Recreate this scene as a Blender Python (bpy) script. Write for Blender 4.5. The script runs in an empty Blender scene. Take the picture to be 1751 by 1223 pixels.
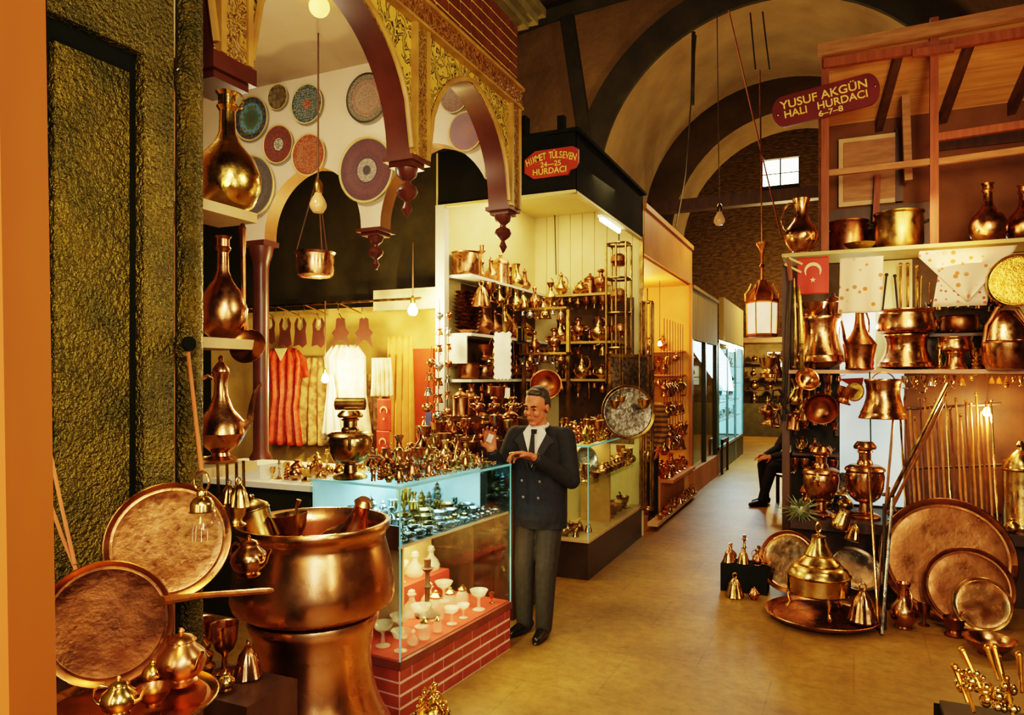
import bpy, bmesh, math, random
from mathutils import Vector, Matrix, Euler
R = random.Random(11)
PI = math.pi
sc = bpy.context.scene
COL = sc.collection
V = Vector

# ------------------------------------------------------------------ camera geometry (1751 x 1223 frame)
F, CX, HY, EYE, YAW = 1220.0, 875.5, 645.0, 1.74, math.atan(0.4545)
FWD = V((-math.sin(YAW), math.cos(YAW), 0))
RGT = V((math.cos(YAW), math.sin(YAW), 0))
ORG = V((0, 0, EYE))

def ray(px, py):
    return FWD + RGT * ((px - CX) / F) + V((0, 0, (HY - py) / F))

def at(px, py, X=None, Y=None, z=None, D=None):
    d = ray(px, py)
    if D is not None: t = D
    elif X is not None: t = X / d.x
    elif Y is not None: t = Y / d.y
    else: t = (z - EYE) / d.z
    return ORG + d * t

def onY(px, Y, z):
    d = ray(px, HY); t = Y / d.y
    return V((d.x * t, Y, z))

def onX(px, X, z):
    d = ray(px, HY); t = X / d.x
    return V((X, d.y * t, z))

def depth(p): return (p - ORG).dot(FWD)
def mpp(p): return depth(p) / F
def proj(p):
    q = p - ORG; D = q.dot(FWD)
    return (CX + F * q.dot(RGT) / D, HY - F * q.z / D)

# ------------------------------------------------------------------ mesh builder
class MB:
    def __init__(s): s.v = []; s.f = []; s.m = []; s.mats = []
    def mi(s, mat):
        if mat not in s.mats: s.mats.append(mat)
        return s.mats.index(mat)
    def add(s, vs, fs, mat=None, M=None):
        b = len(s.v); k = s.mi(mat)
        for p in vs:
            p = V(p); s.v.append(M @ p if M else p)
        for f in fs: s.f.append([b + i for i in f]); s.m.append(k)
        return s
    def box(s, lo, hi, mat=None, M=None):
        x0, y0, z0 = lo; x1, y1, z1 = hi
        vs = [(x0,y0,z0),(x1,y0,z0),(x1,y1,z0),(x0,y1,z0),(x0,y0,z1),(x1,y0,z1),(x1,y1,z1),(x0,y1,z1)]
        return s.add(vs, [(3,2,1,0),(4,5,6,7),(0,1,5,4),(1,2,6,5),(2,3,7,6),(3,0,4,7)], mat, M)
    def bar(s, a, b, w, h, mat=None, up=(0,0,1)):
        a = V(a); b = V(b); d = (b - a); L = d.length; y = d.normalized()
        u = V(up)
        if abs(y.dot(u)) > .98: u = V((1,0,0))
        x = y.cross(u).normalized(); z = x.cross(y)
        M = Matrix(((x.x,y.x,z.x,a.x),(x.y,y.y,z.y,a.y),(x.z,y.z,z.z,a.z),(0,0,0,1)))
        return s.box((-w/2,0,-h/2),(w/2,L,h/2), mat, M)
    def tube(s, pts, r, n=8, mat=None, M=None, caps=True):
        pts = [V(p) for p in pts]
        rs = r if isinstance(r, (list, tuple)) else [r]*len(pts)
        vs = []; fs = []; prev = None
        for i, p in enumerate(pts):
            t = (pts[min(i+1,len(pts)-1)] - pts[max(i-1,0)])
            if t.length < 1e-9: t = V((0,0,1))
            t.normalize()
            if prev is None:
                u = V((0,0,1)) if abs(t.z) < .9 else V((1,0,0))
                x = t.cross(u).normalized()
            else:
                x = (prev - t*prev.dot(t))
                x = x.normalized() if x.length > 1e-6 else t.orthogonal().normalized()
            prev = x; y = t.cross(x)
            for k in range(n):
                a = 2*PI*k/n
                vs.append(p + (x*math.cos(a) + y*math.sin(a))*rs[i])
        for i in range(len(pts)-1):
            for k in range(n):
                a = i*n+k; b = i*n+(k+1)%n
                fs.append((a, b, b+n, a+n))
        if caps:
            fs.append(tuple(range(n-1,-1,-1))); o = (len(pts)-1)*n
            fs.append(tuple(range(o, o+n)))
        return s.add(vs, fs, mat, M)
    def lathe(s, prof, n=24, mat=None, M=None, flute=None):
        # prof: (r, z) from bottom to top, outside; r = 0 closes
        vs = []; fs = []; rings = []
        for r, z in prof:
            if r <= 1e-6:
                rings.append([len(vs)]); vs.append((0,0,z))
            else:
                ring = []
                for k in range(n):
                    a = 2*PI*k/n
                    q = r*(1 + (flute[1]*math.cos(a*flute[0]) if flute else 0))
                    ring.append(len(vs)); vs.append((q*math.cos(a), q*math.sin(a), z))
                rings.append(ring)
        for A, B in zip(rings, rings[1:]):
            if len(A) == 1 and len(B) == 1: continue
            for k in range(n):
                k2 = (k+1) % n
                if len(A) == 1: fs.append((A[0], B[k2], B[k]))
                elif len(B) == 1: fs.append((A[k], A[k2], B[0]))
                else: fs.append((A[k], A[k2], B[k2], B[k]))
        return s.add(vs, fs, mat, M)
    def ball(s, c, r, n=12, mat=None, M=None):
        r = V(r) if not isinstance(r, (int,float)) else V((r,r,r))
        prof = [(math.sin(PI*i/(n//2+2)), -math.cos(PI*i/(n//2+2))) for i in range(n//2+3)]
        prof[0] = (0,-1); prof[-1] = (0,1)
        T = Matrix.Translation(V(c)) @ Matrix.Diagonal((r.x,r.y,r.z,1))
        return s.lathe(prof, n, mat, (M @ T) if M else T)
    def prism(s, poly, t, mat=None, M=None, side=None):
        # poly (x, z) ccw in the XZ plane, thickness t along +Y
        n = len(poly)
        vs = [(x,0,z) for x,z in poly] + [(x,t,z) for x,z in poly]
        s.add(vs, [tuple(range(n)), tuple(range(2*n-1,n-1,-1))], mat, M)
        return s.add(vs, [(i, i+n, (i+1)%n+n, (i+1)%n) for i in range(n)], side or mat, M)
    def build(s, name, mat=None, parent=None, sharp=40, fix=True):
        me = bpy.data.meshes.new(name)
        me.from_pydata([tuple(p) for p in s.v], [], s.f)
        for m in s.mats: me.materials.append(m or mat)
        me.polygons.foreach_set('material_index', s.m)
        if fix:
            bm = bmesh.new(); bm.from_mesh(me)
            bmesh.ops.remove_doubles(bm, verts=bm.verts, dist=1e-6)
            bmesh.ops.recalc_face_normals(bm, faces=bm.faces)
            bm.to_mesh(me); bm.free()
        me.polygons.foreach_set('use_smooth', [True]*len(me.polygons))
        try: me.set_sharp_from_angle(angle=math.radians(sharp))
        except Exception: pass
        o = bpy.data.objects.new(name, me); COL.objects.link(o)
        if parent: o.parent = parent
        return o

def tag(o, label=None, cat=None, group=None, kind=None):
    if label: o['label'] = label
    if cat: o['category'] = cat
    if group: o['group'] = group
    if kind: o['kind'] = kind
    return o
def thing(name, label, cat, loc=(0,0,0), rz=0, group=None):
    o = bpy.data.objects.new(name, None); COL.objects.link(o)
    o.empty_display_size = .05
    o.location = loc; o.rotation_euler = (0,0,rz)
    return tag(o, label, cat, group)
def struct(name, mb, mat=None, sharp=40, fix=True):
    return tag(mb.build(name, mat, None, sharp, fix), kind='structure')
def copy_tree(o, parent=None):
    c = o.copy(); COL.objects.link(c); c.parent = parent
    for ch in o.children: copy_tree(ch, c)
    return c
def X(loc=(0,0,0), rx=0, ry=0, rz=0, s=1):
    sv = s if isinstance(s,(tuple,list)) else (s,s,s)
    return Matrix.Translation(V(loc)) @ Euler((rx,ry,rz)).to_matrix().to_4x4() @ Matrix.Diagonal((*sv,1))

# ------------------------------------------------------------------ materials
def newmat(name):
    m = bpy.data.materials.new(name); m.use_nodes = True
    nt = m.node_tree; nt.nodes.clear()
    o = nt.nodes.new('ShaderNodeOutputMaterial'); b = nt.nodes.new('ShaderNodeBsdfPrincipled')
    nt.links.new(b.outputs[0], o.inputs[0])
    return m, nt, b, o
def N(nt, t, **k):
    n = nt.nodes.new(t)
    for a, v in k.items():
        if a.startswith('i_'): n.inputs[a[2:].replace('_',' ')].default_value = v
        else: setattr(n, a, v)
    return n
def rgba(c): return (*c, 1) if len(c) == 3 else c
def ramp(nt, fac, stops, interp='LINEAR'):
    r = N(nt, 'ShaderNodeValToRGB'); r.color_ramp.interpolation = interp
    e = r.color_ramp.elements
    while len(e) > 1: e.remove(e[-1])
    e[0].position = stops[0][0]; e[0].color = rgba(stops[0][1])
    for p, c in stops[1:]:
        q = e.new(p); q.color = rgba(c)
    nt.links.new(fac, r.inputs[0]); return r
def coords(nt, scale=1, world=False):
    if world:
        g = N(nt,'ShaderNodeNewGeometry'); src = g.outputs['Position']
    else:
        g = N(nt,'ShaderNodeTexCoord'); src = g.outputs['Object']
    mp = N(nt,'ShaderNodeMapping')
    mp.inputs['Scale'].default_value = scale if isinstance(scale,(tuple,list)) else (scale,)*3
    nt.links.new(src, mp.inputs[0]); return mp.outputs[0]
def noise(nt, co, scale, detail=3, rough=.55, dist=0):
    n = N(nt,'ShaderNodeTexNoise'); n.inputs['Scale'].default_value = scale
    n.inputs['Detail'].default_value = detail; n.inputs['Roughness'].default_value = rough
    n.inputs['Distortion'].default_value = dist
    nt.links.new(co, n.inputs['Vector']); return n
def bump(nt, b, h, strength=.3, dist=.01):
    k = N(nt,'ShaderNodeBump'); k.inputs['Strength'].default_value = strength; k.inputs['Distance'].default_value = dist
    nt.links.new(h, k.inputs['Height']); nt.links.new(k.outputs[0], b.inputs['Normal'])

def mat(name, c1, c2=None, rough=.6, metal=0, ns=6, bs=None, bst=.3, bd=.01, world=True, emit=0, spec=None, r2=None, stretch=None, lo=.35, hi=.65):
    m, nt, b, o = newmat(name)
    c2 = c2 or tuple(x*.75 for x in c1)
    co = coords(nt, stretch or 1, world)
    n = noise(nt, co, ns, 4)
    r = ramp(nt, n.outputs['Fac'], [(lo, c1), (hi, c2)])
    nt.links.new(r.outputs[0], b.inputs['Base Color'])
    b.inputs['Metallic'].default_value = metal; b.inputs['Roughness'].default_value = rough
    if spec is not None: b.inputs['Specular IOR Level'].default_value = spec
    if r2 is not None:
        n2 = noise(nt, co, ns*2.3, 3)
        mr = N(nt,'ShaderNodeMapRange'); mr.inputs['From Min'].default_value=.3; mr.inputs['From Max'].default_value=.7
        mr.inputs['To Min'].default_value = rough; mr.inputs['To Max'].default_value = r2
        nt.links.new(n2.outputs['Fac'], mr.inputs[0]); nt.links.new(mr.outputs[0], b.inputs['Roughness'])
    if bs:
        nb = noise(nt, co, bs, 3); bump(nt, b, nb.outputs['Fac'], bst, bd)
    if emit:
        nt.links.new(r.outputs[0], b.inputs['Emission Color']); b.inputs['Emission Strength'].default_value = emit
    return m

def metal(name, c1, c2, r1=.16, r2=.38, hammer=0):
    return mat(name, c1, c2, r1, 1, ns=3 if 'polished' in name else 7, bs=hammer or 14, bst=.28 if hammer else .10, bd=.004 if hammer else .006, world=True, r2=r2)

COPPER = metal('copper', (.68,.35,.17), (.36,.155,.065))
COPPER2 = metal('copper_hammered', (.74,.40,.20), (.42,.19,.08), .15, .32, 30)
COPPERD = metal('copper_dark', (.42,.17,.07), (.20,.08,.035), .22, .45)
BRASS = metal('brass', (.74,.49,.19), (.44,.26,.08), .14, .34)
BRASSD = metal('brass_dark', (.45,.28,.09), (.20,.12,.04), .22, .45)
GOLD = metal('gilt', (.95,.66,.22), (.70,.42,.10), .12, .3, 60)
SILVER = metal('silver', (.72,.74,.74), (.45,.48,.50), .14, .35)
TIN = metal('tinned_interior', (.55,.42,.30), (.35,.24,.15), .3, .5)
IRON = mat('black_iron', (.025,.022,.02), (.05,.04,.03), .5, .6)
DARKWOOD = mat('dark_wood', (.085,.035,.018), (.045,.018,.01), .45, stretch=(1,1,.2), ns=12)
BROWN = mat('brown_varnished_wood', (.105,.030,.018), (.07,.02,.013), .32, ns=5)
WOOD = mat('raw_wood', (.40,.19,.08), (.27,.12,.05), .6, ns=9, stretch=(.5,3,3))
REDWOOD = mat('reddish_wood', (.30,.085,.033), (.20,.052,.02), .6, ns=9, stretch=(3,3,.4))
PALEWOOD = mat('pale_wood', (.62,.42,.22), (.52,.33,.15), .5, ns=6)
WHITE = mat('white_paint', (.80,.76,.66), (.72,.66,.55), .6, ns=3)
PLASTER = mat('white_plaster', (.72,.60,.46), (.66,.53,.39), .7, ns=2.5, bs=30, bst=.1)
CREAM = mat('cream_panel', (.80,.68,.34), (.72,.58,.26), .6, ns=2)
BLACK = mat('black_lacquer', (.012,.014,.012), (.02,.02,.016), .9, ns=3, spec=.05)
def emis(name, c, s):
    m, nt, b, o = newmat(name)
    b.inputs['Base Color'].default_value = rgba(c); b.inputs['Emission Color'].default_value = rgba(c)
    b.inputs['Emission Strength'].default_value = s; return m
def glass(name, tint, gloss=.10, rough=.02):
    m, nt, b, o = newmat(name); nt.nodes.remove(b)
    t = N(nt,'ShaderNodeBsdfTransparent'); t.inputs[0].default_value = rgba(tint)
    g = N(nt,'ShaderNodeBsdfGlossy'); g.inputs['Roughness'].default_value = rough
    g.inputs['Color'].default_value = (.9,.95,.95,1)
    lw = N(nt,'ShaderNodeLayerWeight'); lw.inputs[0].default_value = .5
    pw = N(nt,'ShaderNodeMath', operation='POWER'); pw.inputs[1].default_value = 4
    nt.links.new(lw.outputs['Facing'], pw.inputs[0])
    mx = N(nt,'ShaderNodeMath', operation='MULTIPLY_ADD'); mx.inputs[1].default_value = .35; mx.inputs[2].default_value = gloss*.3
    nt.links.new(pw.outputs[0], mx.inputs[0])
    mix = N(nt,'ShaderNodeMixShader')
    nt.links.new(mx.outputs[0], mix.inputs[0]); nt.links.new(t.outputs[0], mix.inputs[1]); nt.links.new(g.outputs[0], mix.inputs[2])
    nt.links.new(mix.outputs[0], o.inputs[0]); return m
GLASS = glass('clear_glass', (.93,.97,.93))
GLASSC = glass('aqua_glass', (.80,.94,.93))
GEDGE = mat('glass_edge', (.20,.55,.52), (.12,.40,.40), .15, emit=.25)  # emission paints the light caught in the glass edges
CLEARG = mat('glassware', (.92,.86,.70), (.80,.72,.55), .08, ns=8); CLEARG.node_tree.nodes['Principled BSDF'].inputs['Alpha'].default_value = .24

def arab(name, gold, dark, scale, th=.5, dist=2.5):
    # scrolling arabesque: distorted bands, two colours
    m, nt, b, o = newmat(name)
    co = coords(nt, 1, True)
    n = noise(nt, co, scale*.55, 1, .4)
    mx = N(nt,'ShaderNodeMix', data_type='VECTOR'); mx.inputs['Factor'].default_value = .12
    nt.links.new(co, mx.inputs[4]); nt.links.new(n.outputs['Color'], mx.inputs[5])
    v = N(nt,'ShaderNodeTexWave', wave_type='RINGS'); v.rings_direction = 'SPHERICAL'
    v.inputs['Scale'].default_value = scale*.35; v.inputs['Distortion'].default_value = dist*6; v.inputs['Detail'].default_value = 1.2
    v.inputs['Detail Scale'].default_value = 2.2
    nt.links.new(mx.outputs[1], v.inputs['Vector'])
    r = ramp(nt, v.outputs['Fac'], [(0, gold), (th-.04, gold), (th, dark), (.86, dark), (.9, tuple(x*.6 for x in gold))], 'LINEAR')
    nt.links.new(r.outputs[0], b.inputs['Base Color']); b.inputs['Roughness'].default_value = .4
    b.inputs['Metallic'].default_value = .15
    bump(nt, b, v.outputs['Fac'], .35, .01)
    return m
ARAB = arab('gold_arabesque_panel', (.66,.43,.08), (.030,.03,.032), 19)
ARABS = arab('gilt_studded_strip', (.36,.20,.04), (.08,.03,.02), 34)
FRIEZE = arab('carved_red_gold_frieze', (.34,.15,.035), (.10,.025,.015), 26, .45)

def dish(name, stops, vs=26, c=(.1,.1,.2), amt=.5):
    # painted plate: rings by radius + a fine repeating motif (plate local XY, radius 1)
    m, nt, b, o = newmat(name)
    tc = N(nt,'ShaderNodeTexCoord')
    ln = N(nt,'ShaderNodeVectorMath', operation='LENGTH'); nt.links.new(tc.outputs['Object'], ln.inputs[0])
    r = ramp(nt, ln.outputs['Value'], stops)
    vo = N(nt,'ShaderNodeTexVoronoi'); vo.inputs['Scale'].default_value = vs*.62; vo.inputs['Randomness'].default_value = .45
    nt.links.new(tc.outputs['Object'], vo.inputs['Vector'])
    r2 = ramp(nt, vo.outputs['Distance'], [(.0,(1,1,1)),(.38,(1,1,1)),(.45,(0,0,0))])
    mu = N(nt,'ShaderNodeMath', operation='MULTIPLY'); mu.inputs[1].default_value = min(.85, amt*1.45)
    nt.links.new(r2.outputs[0], mu.inputs[0])
    mx = N(nt,'ShaderNodeMix', data_type='RGBA')
    nt.links.new(mu.outputs[0], mx.inputs['Factor']); nt.links.new(r.outputs[0], mx.inputs[6]); mx.inputs[7].default_value = rgba(c)
    g_ = N(nt,'ShaderNodeMix', data_type='RGBA', blend_type='MULTIPLY'); g_.inputs['Factor'].default_value = 1; g_.inputs[7].default_value = (.62,.62,.62,1)
    nt.links.new(mx.outputs[2], g_.inputs[6]); nt.links.new(g_.outputs[2], b.inputs['Base Color']); b.inputs['Roughness'].default_value = .5
    return m
# ------------------------------------------------------------------ wares: each kind is a list of (part, MB, default material slot)
# unit height 1, base at z = 0.  slots: 'm' main metal, 'd' dark, 's' second
def arc(c, r, a0, a1, n=8, plane='xz', sx=1, sz=1):
    out = []
    for i in range(n+1):
        a = math.radians(a0 + (a1-a0)*i/n)
        out.append((c[0]+r*sx*math.cos(a), 0, c[1]+r*sz*math.sin(a)))
    return out
def L(prof, n=24, flute=None): return MB().lathe(prof, n, None, None, flute)
def T(pts, r, n=8): return MB().tube(pts, r, n)

def k_ewer():
    return [('body', L([(0,0),(.17,0),(.18,.03),(.10,.06),(.09,.09),(.20,.16),(.265,.27),(.24,.38),(.13,.50),(.075,.62),(.065,.74),(.085,.82),(.10,.84),(.09,.845),(.05,.80),(0,.79)]), 'm'),
            ('lid', L([(.088,.842),(.085,.87),(.045,.92),(.02,.94),(.03,.965),(.018,.99),(0,1)],18), 'm'),
            ('spout', T([(.22,0,.30),(.30,0,.38),(.32,0,.52),(.36,0,.66),(.42,0,.74)], [.05,.04,.03,.024,.022]), 'm'),
            ('handle', T([(-.08,0,.78)]+[(-.10-.19*math.sin(math.radians(a)),0,.56+.25*math.cos(math.radians(a))) for a in range(10,171,20)]+[(-.21,0,.33)], .020), 'm')]
def k_ibrik():
    return [('body', L([(0,0),(.22,0),(.235,.02),(.225,.05),(.24,.2),(.265,.32),(.275,.35),(.255,.38),(.16,.48),(.10,.58),(.075,.70),(.07,.80),(.095,.83),(.09,.84),(0,.84)],32), 'm'),
            ('lid', L([(.092,.84),(.085,.87),(.04,.96),(.015,1),(0,1)],18), 'm'),
            ('spout', T([(.24,0,.30),(.33,0,.42),(.36,0,.56),(.40,0,.68)], [.045,.03,.022,.018]), 'm'),
            ('handle', T([(-.08,0,.82),(-.15,0,.80),(-.20,0,.70),(-.21,0,.58),(-.17,0,.47)], .016), 'm')]
def k_lidcone():
    return [('body', L([(0,.0),(.50,0),(.54,.03),(.50,.10),(.34,.24),(.22,.45),(.15,.66),(.13,.86),(.16,.92),(.10,1),(0,1)],32), 'm')]
def k_jug():
    return [('body', L([(0,0),(.20,0),(.21,.03),(.19,.06),(.30,.2),(.34,.33),(.30,.46),(.17,.60),(.13,.68),(.13,.86),(.17,.97),(.18,1),(.15,.99),(.11,.86),(0,.8)]), 'm'),
            ('handle', T([(-.14,0,.92),(-.26,0,.92),(-.37,0,.80),(-.40,0,.62),(-.36,0,.47),(-.29,0,.42)], .022), 'm')]
def k_flask():
    return [('body', L([(0,0),(.16,0),(.28,.05),(.36,.18),(.37,.30),(.30,.44),(.15,.57),(.095,.66),(.085,.84),(.12,.88),(.10,.90),(.10,.97),(.13,1),(.09,.99),(0,.95)]), 'm')]
def k_vase():
    return [('body', L([(0,0),(.16,0),(.17,.03),(.08,.08),(.08,.12),(.2,.28),(.24,.42),(.18,.55),(.09,.66),(.075,.82),(.15,.97),(.16,1),(.12,.98),(.05,.84),(0,.82)]), 'm')]
def k_pot():   # wide straight cauldron
    return [('body', L([(0,0),(.52,0),(.64,.05),(.70,.2),(.70,.8),(.67,.93),(.72,.97),(.73,1),(.68,1),(.64,.94),(.66,.8),(.66,.2),(.58,.08),(0,.07)],32), 'm'),
            ('handle', T([(.70,-.14,.72),(.84,-.12,.76),(.86,0,.77),(.84,.12,.76),(.70,.14,.72)], .03), 's'),
            ('handle', T([(-.70,-.14,.72),(-.84,-.12,.76),(-.86,0,.77),(-.84,.12,.76),(-.70,.14,.72)], .03), 's')]
def k_cauldron():  # bulging cooking pot with in-turned neck
    return [('body', L([(0,0),(.55,.0),(.78,.06),(.83,.16),(.80,.35),(.74,.6),(.70,.82),(.70,.90),(.76,.955),(.77,1),(.73,1),(.66,.92),(.66,.82),(.72,.5),(.76,.2),(.6,.08),(0,.06)],40), 'm')]
def k_flare():  # pot turned upside down, flaring to the rim at the foot
    return [('body', L([(.0,.0),(.60,0),(.615,.03),(.58,.06),(.52,.2),(.44,.45),(.41,.70),(.41,.93),(.37,1),(0,1)],36), 'm')]
def k_bowl():
    return [('body', L([(0,0),(.42,0),(.45,.08),(.38,.14),(.62,.35),(.85,.65),(.95,.95),(1,1),(.93,.98),(.8,.65),(.55,.36),(0,.2)],28), 'm')]
def k_goblet():
    return [('body', L([(0,0),(.24,0),(.25,.03),(.07,.10),(.05,.3),(.07,.38),(.18,.48),(.25,.68),(.27,.97),(.28,1),(.25,.98),(.22,.68),(0,.5)],18), 'm')]
def k_candlestick():
    return [('body', L([(0,0),(.22,0),(.23,.03),(.15,.07),(.06,.14),(.09,.19),(.05,.25),(.045,.45),(.08,.52),(.045,.58),(.04,.76),(.10,.82),(.12,.84),(.06,.85),(.065,.98),(.07,1),(0,.99)],16), 'm')]
def k_cezve():
    return [('body', L([(0,0),(.36,0),(.40,.05),(.40,.3),(.30,.72),(.28,.85),(.36,.98),(.37,1),(.33,.98),(.25,.84),(0,.7)],20), 'm'),
            ('handle', T([(.30,0,.86),(.6,0,.98),(1.0,0,1.12)], [.05,.04,.05], 6), 's')]
def k_mortar():
    return [('body', L([(0,0),(.34,0),(.36,.06),(.24,.14),(.22,.22),(.32,.38),(.38,.62),(.42,.72),(.40,.72),(.34,.62),(0,.4)],18), 'm'),
            ('pestle', T([(.05,0,.40),(.20,0,.85),(.27,0,1.0)], [.05,.035,.06], 8), 's')]
def k_teapot():
    return [('body', L([(0,0),(.26,0),(.28,.04),(.22,.08),(.38,.22),(.44,.40),(.40,.56),(.25,.70),(.22,.75),(.26,.78),(0,.78)]), 'm'),
            ('lid', L([(.24,.78),(.20,.84),(.10,.88),(.04,.91),(.06,.95),(.03,1),(0,1)],16), 'm'),
            ('spout', T([(.38,0,.32),(.54,0,.40),(.60,0,.56),(.70,0,.72)], [.07,.055,.04,.035]), 'm'),
            ('handle', T([(-.24,0,.72),(-.44,0,.76),(-.60,0,.64),(-.62,0,.44),(-.52,0,.30),(-.40,0,.28)], .035), 'm')]
def k_grinder():
    return [('body', L([(0,0),(.15,0),(.16,.02),(.15,.04),(.15,.42),(.165,.44),(.15,.46),(.15,.74),(.16,.76),(.12,.83),(.05,.86),(0,.86)],18), 'm'),
            ('crank', MB().tube([(0,0,.84),(0,0,.93),(.26,0,.95)], .016, 6).ball((.26,0,.97),.04,8), 's')]
def k_canister():
    return [('body', L([(0,0),(.28,0),(.29,.03),(.28,.05),(.28,.66),(.30,.68),(.28,.70),(0,.70)],22), 'm'),
            ('lid', L([(.29,.70),(.27,.76),(.15,.85),(.06,.90),(.05,.93),(.07,.96),(.03,1),(0,1)],18), 'm')]
def k_dome():   # lidded serving dish on three feet
    return [('body', L([(0,.22),(.40,.20),(.58,.22),(.60,.24),(.60,.42),(.63,.44),(.56,.45),(0,.45)],64,(32,.012)), 'm'),
            ('lid', L([(.60,.445),(.56,.50),(.46,.55),(.40,.56),(.42,.58),(.34,.63),(.27,.66),(.28,.68),(.17,.80),(.13,.88),(.14,.90),(.06,.91),(.03,.93),(0,.93)],32), 'm'),
            ('finial', MB().tube([(.0,0,.92),(.0,0,.95)],.025,8).tube(arc((0,1.0),.055,-80,260,12),.016,6), 'm')] + \
           [('foot', T([(.50*math.cos(a),.50*math.sin(a),.24),(.62*math.cos(a),.62*math.sin(a),.16),(.58*math.cos(a),.58*math.sin(a),.06),(.64*math.cos(a),.64*math.sin(a),.0)], [.05,.035,.03,.04],8), 'm') for a in (math.radians(q) for q in (-90,30,150))]
def k_bell():   # fluted bell jar / hand bell
    return [('body', L([(0,0),(.34,0),(.36,.04),(.34,.10),(.28,.35),(.22,.58),(.12,.72),(.08,.76),(.08,.80),(0,.80)],48,(12,.05)), 'm'),
            ('handle', T(arc((0,.88),.10,-60,240,10,sx=.8), .025, 6), 'm')]
def k_samovar():
    return [('base', L([(0,0),(.22,0),(.23,.03),(.19,.06),(.09,.09),(.08,.20),(.14,.23)],24), 'm'),
            ('body', L([(0,.22),(.14,.22),(.22,.28),(.27,.40),(.285,.55),(.27,.60),(.30,.63),(.28,.66),(.20,.70),(0,.70)],32), 'm'),
            ('chimney', L([(.12,.70),(.11,.74),(.09,.76),(.09,.84),(.12,.86),(.11,.88),(.08,.89),(0,.89)],20), 'm'),
            ('teapot_stand', L([(.08,.885),(.16,.90),(.17,.93),(.15,.96),(.11,1),(0,1)],20), 'm'),
            ('tap', MB().tube([(0,-.24,.32),(0,-.38,.32),(0,-.42,.28)],.025,8).tube([(0,-.34,.32),(0,-.34,.40)],.015,6).tube([(-.05,-.34,.41),(.05,-.34,.41)],.018,6), 's'),
            ('handle', T([(.27,0,.60),(.38,0,.64),(.41,0,.56),(.37,0,.48),(.28,0,.46)], .022), 's'),
            ('handle', T([(-.27,0,.60),(-.38,0,.64),(-.41,0,.56),(-.37,0,.48),(-.28,0,.46)], .022), 's')]
def k_lampbase():  # paraffin-type table lamp
    return [('body', L([(0,0),(.20,0),(.21,.03),(.10,.07),(.07,.14),(.14,.22),(.19,.30),(.14,.38),(.06,.42),(0,.42)],20), 'm'),
            ('burner', L([(.07,.42),(.09,.46),(.08,.52),(0,.52)],16), 's'),
            ('chimney', L([(.07,.52),(.11,.60),(.10,.68),(.055,.80),(.05,1),(.045,1),(.05,.80),(.09,.68),(.1,.6),(.06,.52)],18), 'g')]
def k_jar():   # small cut-glass jar
    return [('body', L([(0,0),(.24,0),(.28,.06),(.28,.55),(.20,.66),(.18,.72),(0,.72)],18), 'g'),
            ('lid', L([(.20,.72),(.21,.78),(.12,.86),(.06,.90),(.08,.95),(0,1)],14), 's')]
def k_decanter():
    return [('body', L([(0,0),(.26,0),(.34,.08),(.36,.2),(.28,.4),(.12,.58),(.09,.72),(.16,.80),(.17,.82),(.1,.81),(0,.75)],20,(10,.03)), 'g'),
            ('stopper', L([(.08,.80),(.10,.86),(.14,.92),(.08,.98),(0,1)],14), 'g')]
def k_compote():  # glass stand dish
    return [('body', L([(0,0),(.3,0),(.31,.03),(.08,.12),(.06,.5),(.1,.6),(.34,.74),(.46,.97),(.47,1),(.44,.98),(.3,.76),(0,.66)],22,(11,.02)), 'g')]
def k_disc():   # round tray: local XY, radius 1, face +Z
    return [('face', L([(0,.0),(.60,.0),(.84,.0),(.855,.006),(.87,.0),(.90,.0)],56), 'm'),
            ('rim', L([(.90,-.03),(.90,.0),(.94,.035),(.985,.06),(1.0,.05),(.985,.03),(.95,.0),(.92,-.03),(.90,-.03)],56), 's')]
def k_plate():  # decorated dish: local XY, radius 1, face +Z
    return [('face', L([(0,.0),(.45,.0),(.62,.03),(.93,.06)],40), 'm'),
            ('rim', L([(.93,.03),(.93,.062),(.97,.09),(1.0,.085),(1.0,.05),(.97,.0),(.93,.03)],40), 's')]
def k_ladle():  # hangs from z=1, bowl at the bottom
    return [('bowl', L([(0,0),(.09,.01),(.15,.05),(.17,.10),(.175,.105),(.16,.10),(.13,.055),(0,.02)],18), 'm'),
            ('handle', T([(.165,0,.10),(.19,0,.3),(.17,0,.9),(.14,0,1),(.12,0,.97)], [.02,.014,.014,.016,.012],6), 's')]
def k_skillet(): # hanging pan: disc faces -Y, bowl centre at z=.22
    d = MB().lathe([(0,0),(.15,0),(.2,.05),(.21,.05),(.15,-.012),(0,-.012)],28,None,X((0,0,.22),rx=PI/2))
    return [('pan', d, 'm'), ('handle', T([(0,-.02,.42),(0,-.01,.7),(0,0,1)], [.022,.016,.024],6), 's')]
def k_bauble():
    return [('body', L([(0,0),(.2,.03),(.42,.2),(.48,.42),(.38,.66),(.2,.8),(.14,.86),(.2,.95),(.16,1),(0,1)],14), 'm')]
def k_spice():  # set of little cups nested in a tapering tower
    return [('body', L([(0,0),(.2,0),(.24,.1),(.16,.18),(.22,.2),(.25,.32),(.15,.4),(.2,.42),(.22,.52),(.13,.6),(.16,.62),(.18,.7),(.08,.8),(.1,.86),(.03,.92),(0,1)],16), 'm')]
KIND = {k[2:]: g for k, g in list(globals().items()) if k.startswith('k_')}
RAD = dict(ibrik=.4, lidcone=.54, ewer=.42, jug=.40, flask=.37, vase=.24, pot=.86, cauldron=.83, flare=.62, bowl=1., goblet=.28, candlestick=.23, cezve=.72, mortar=.42, teapot=.70, grinder=.28, canister=.30, dome=.66, bell=.36, samovar=.42, lampbase=.21, jar=.29, decanter=.37, compote=.48, ladle=.2, bauble=.48, spice=.25)
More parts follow.
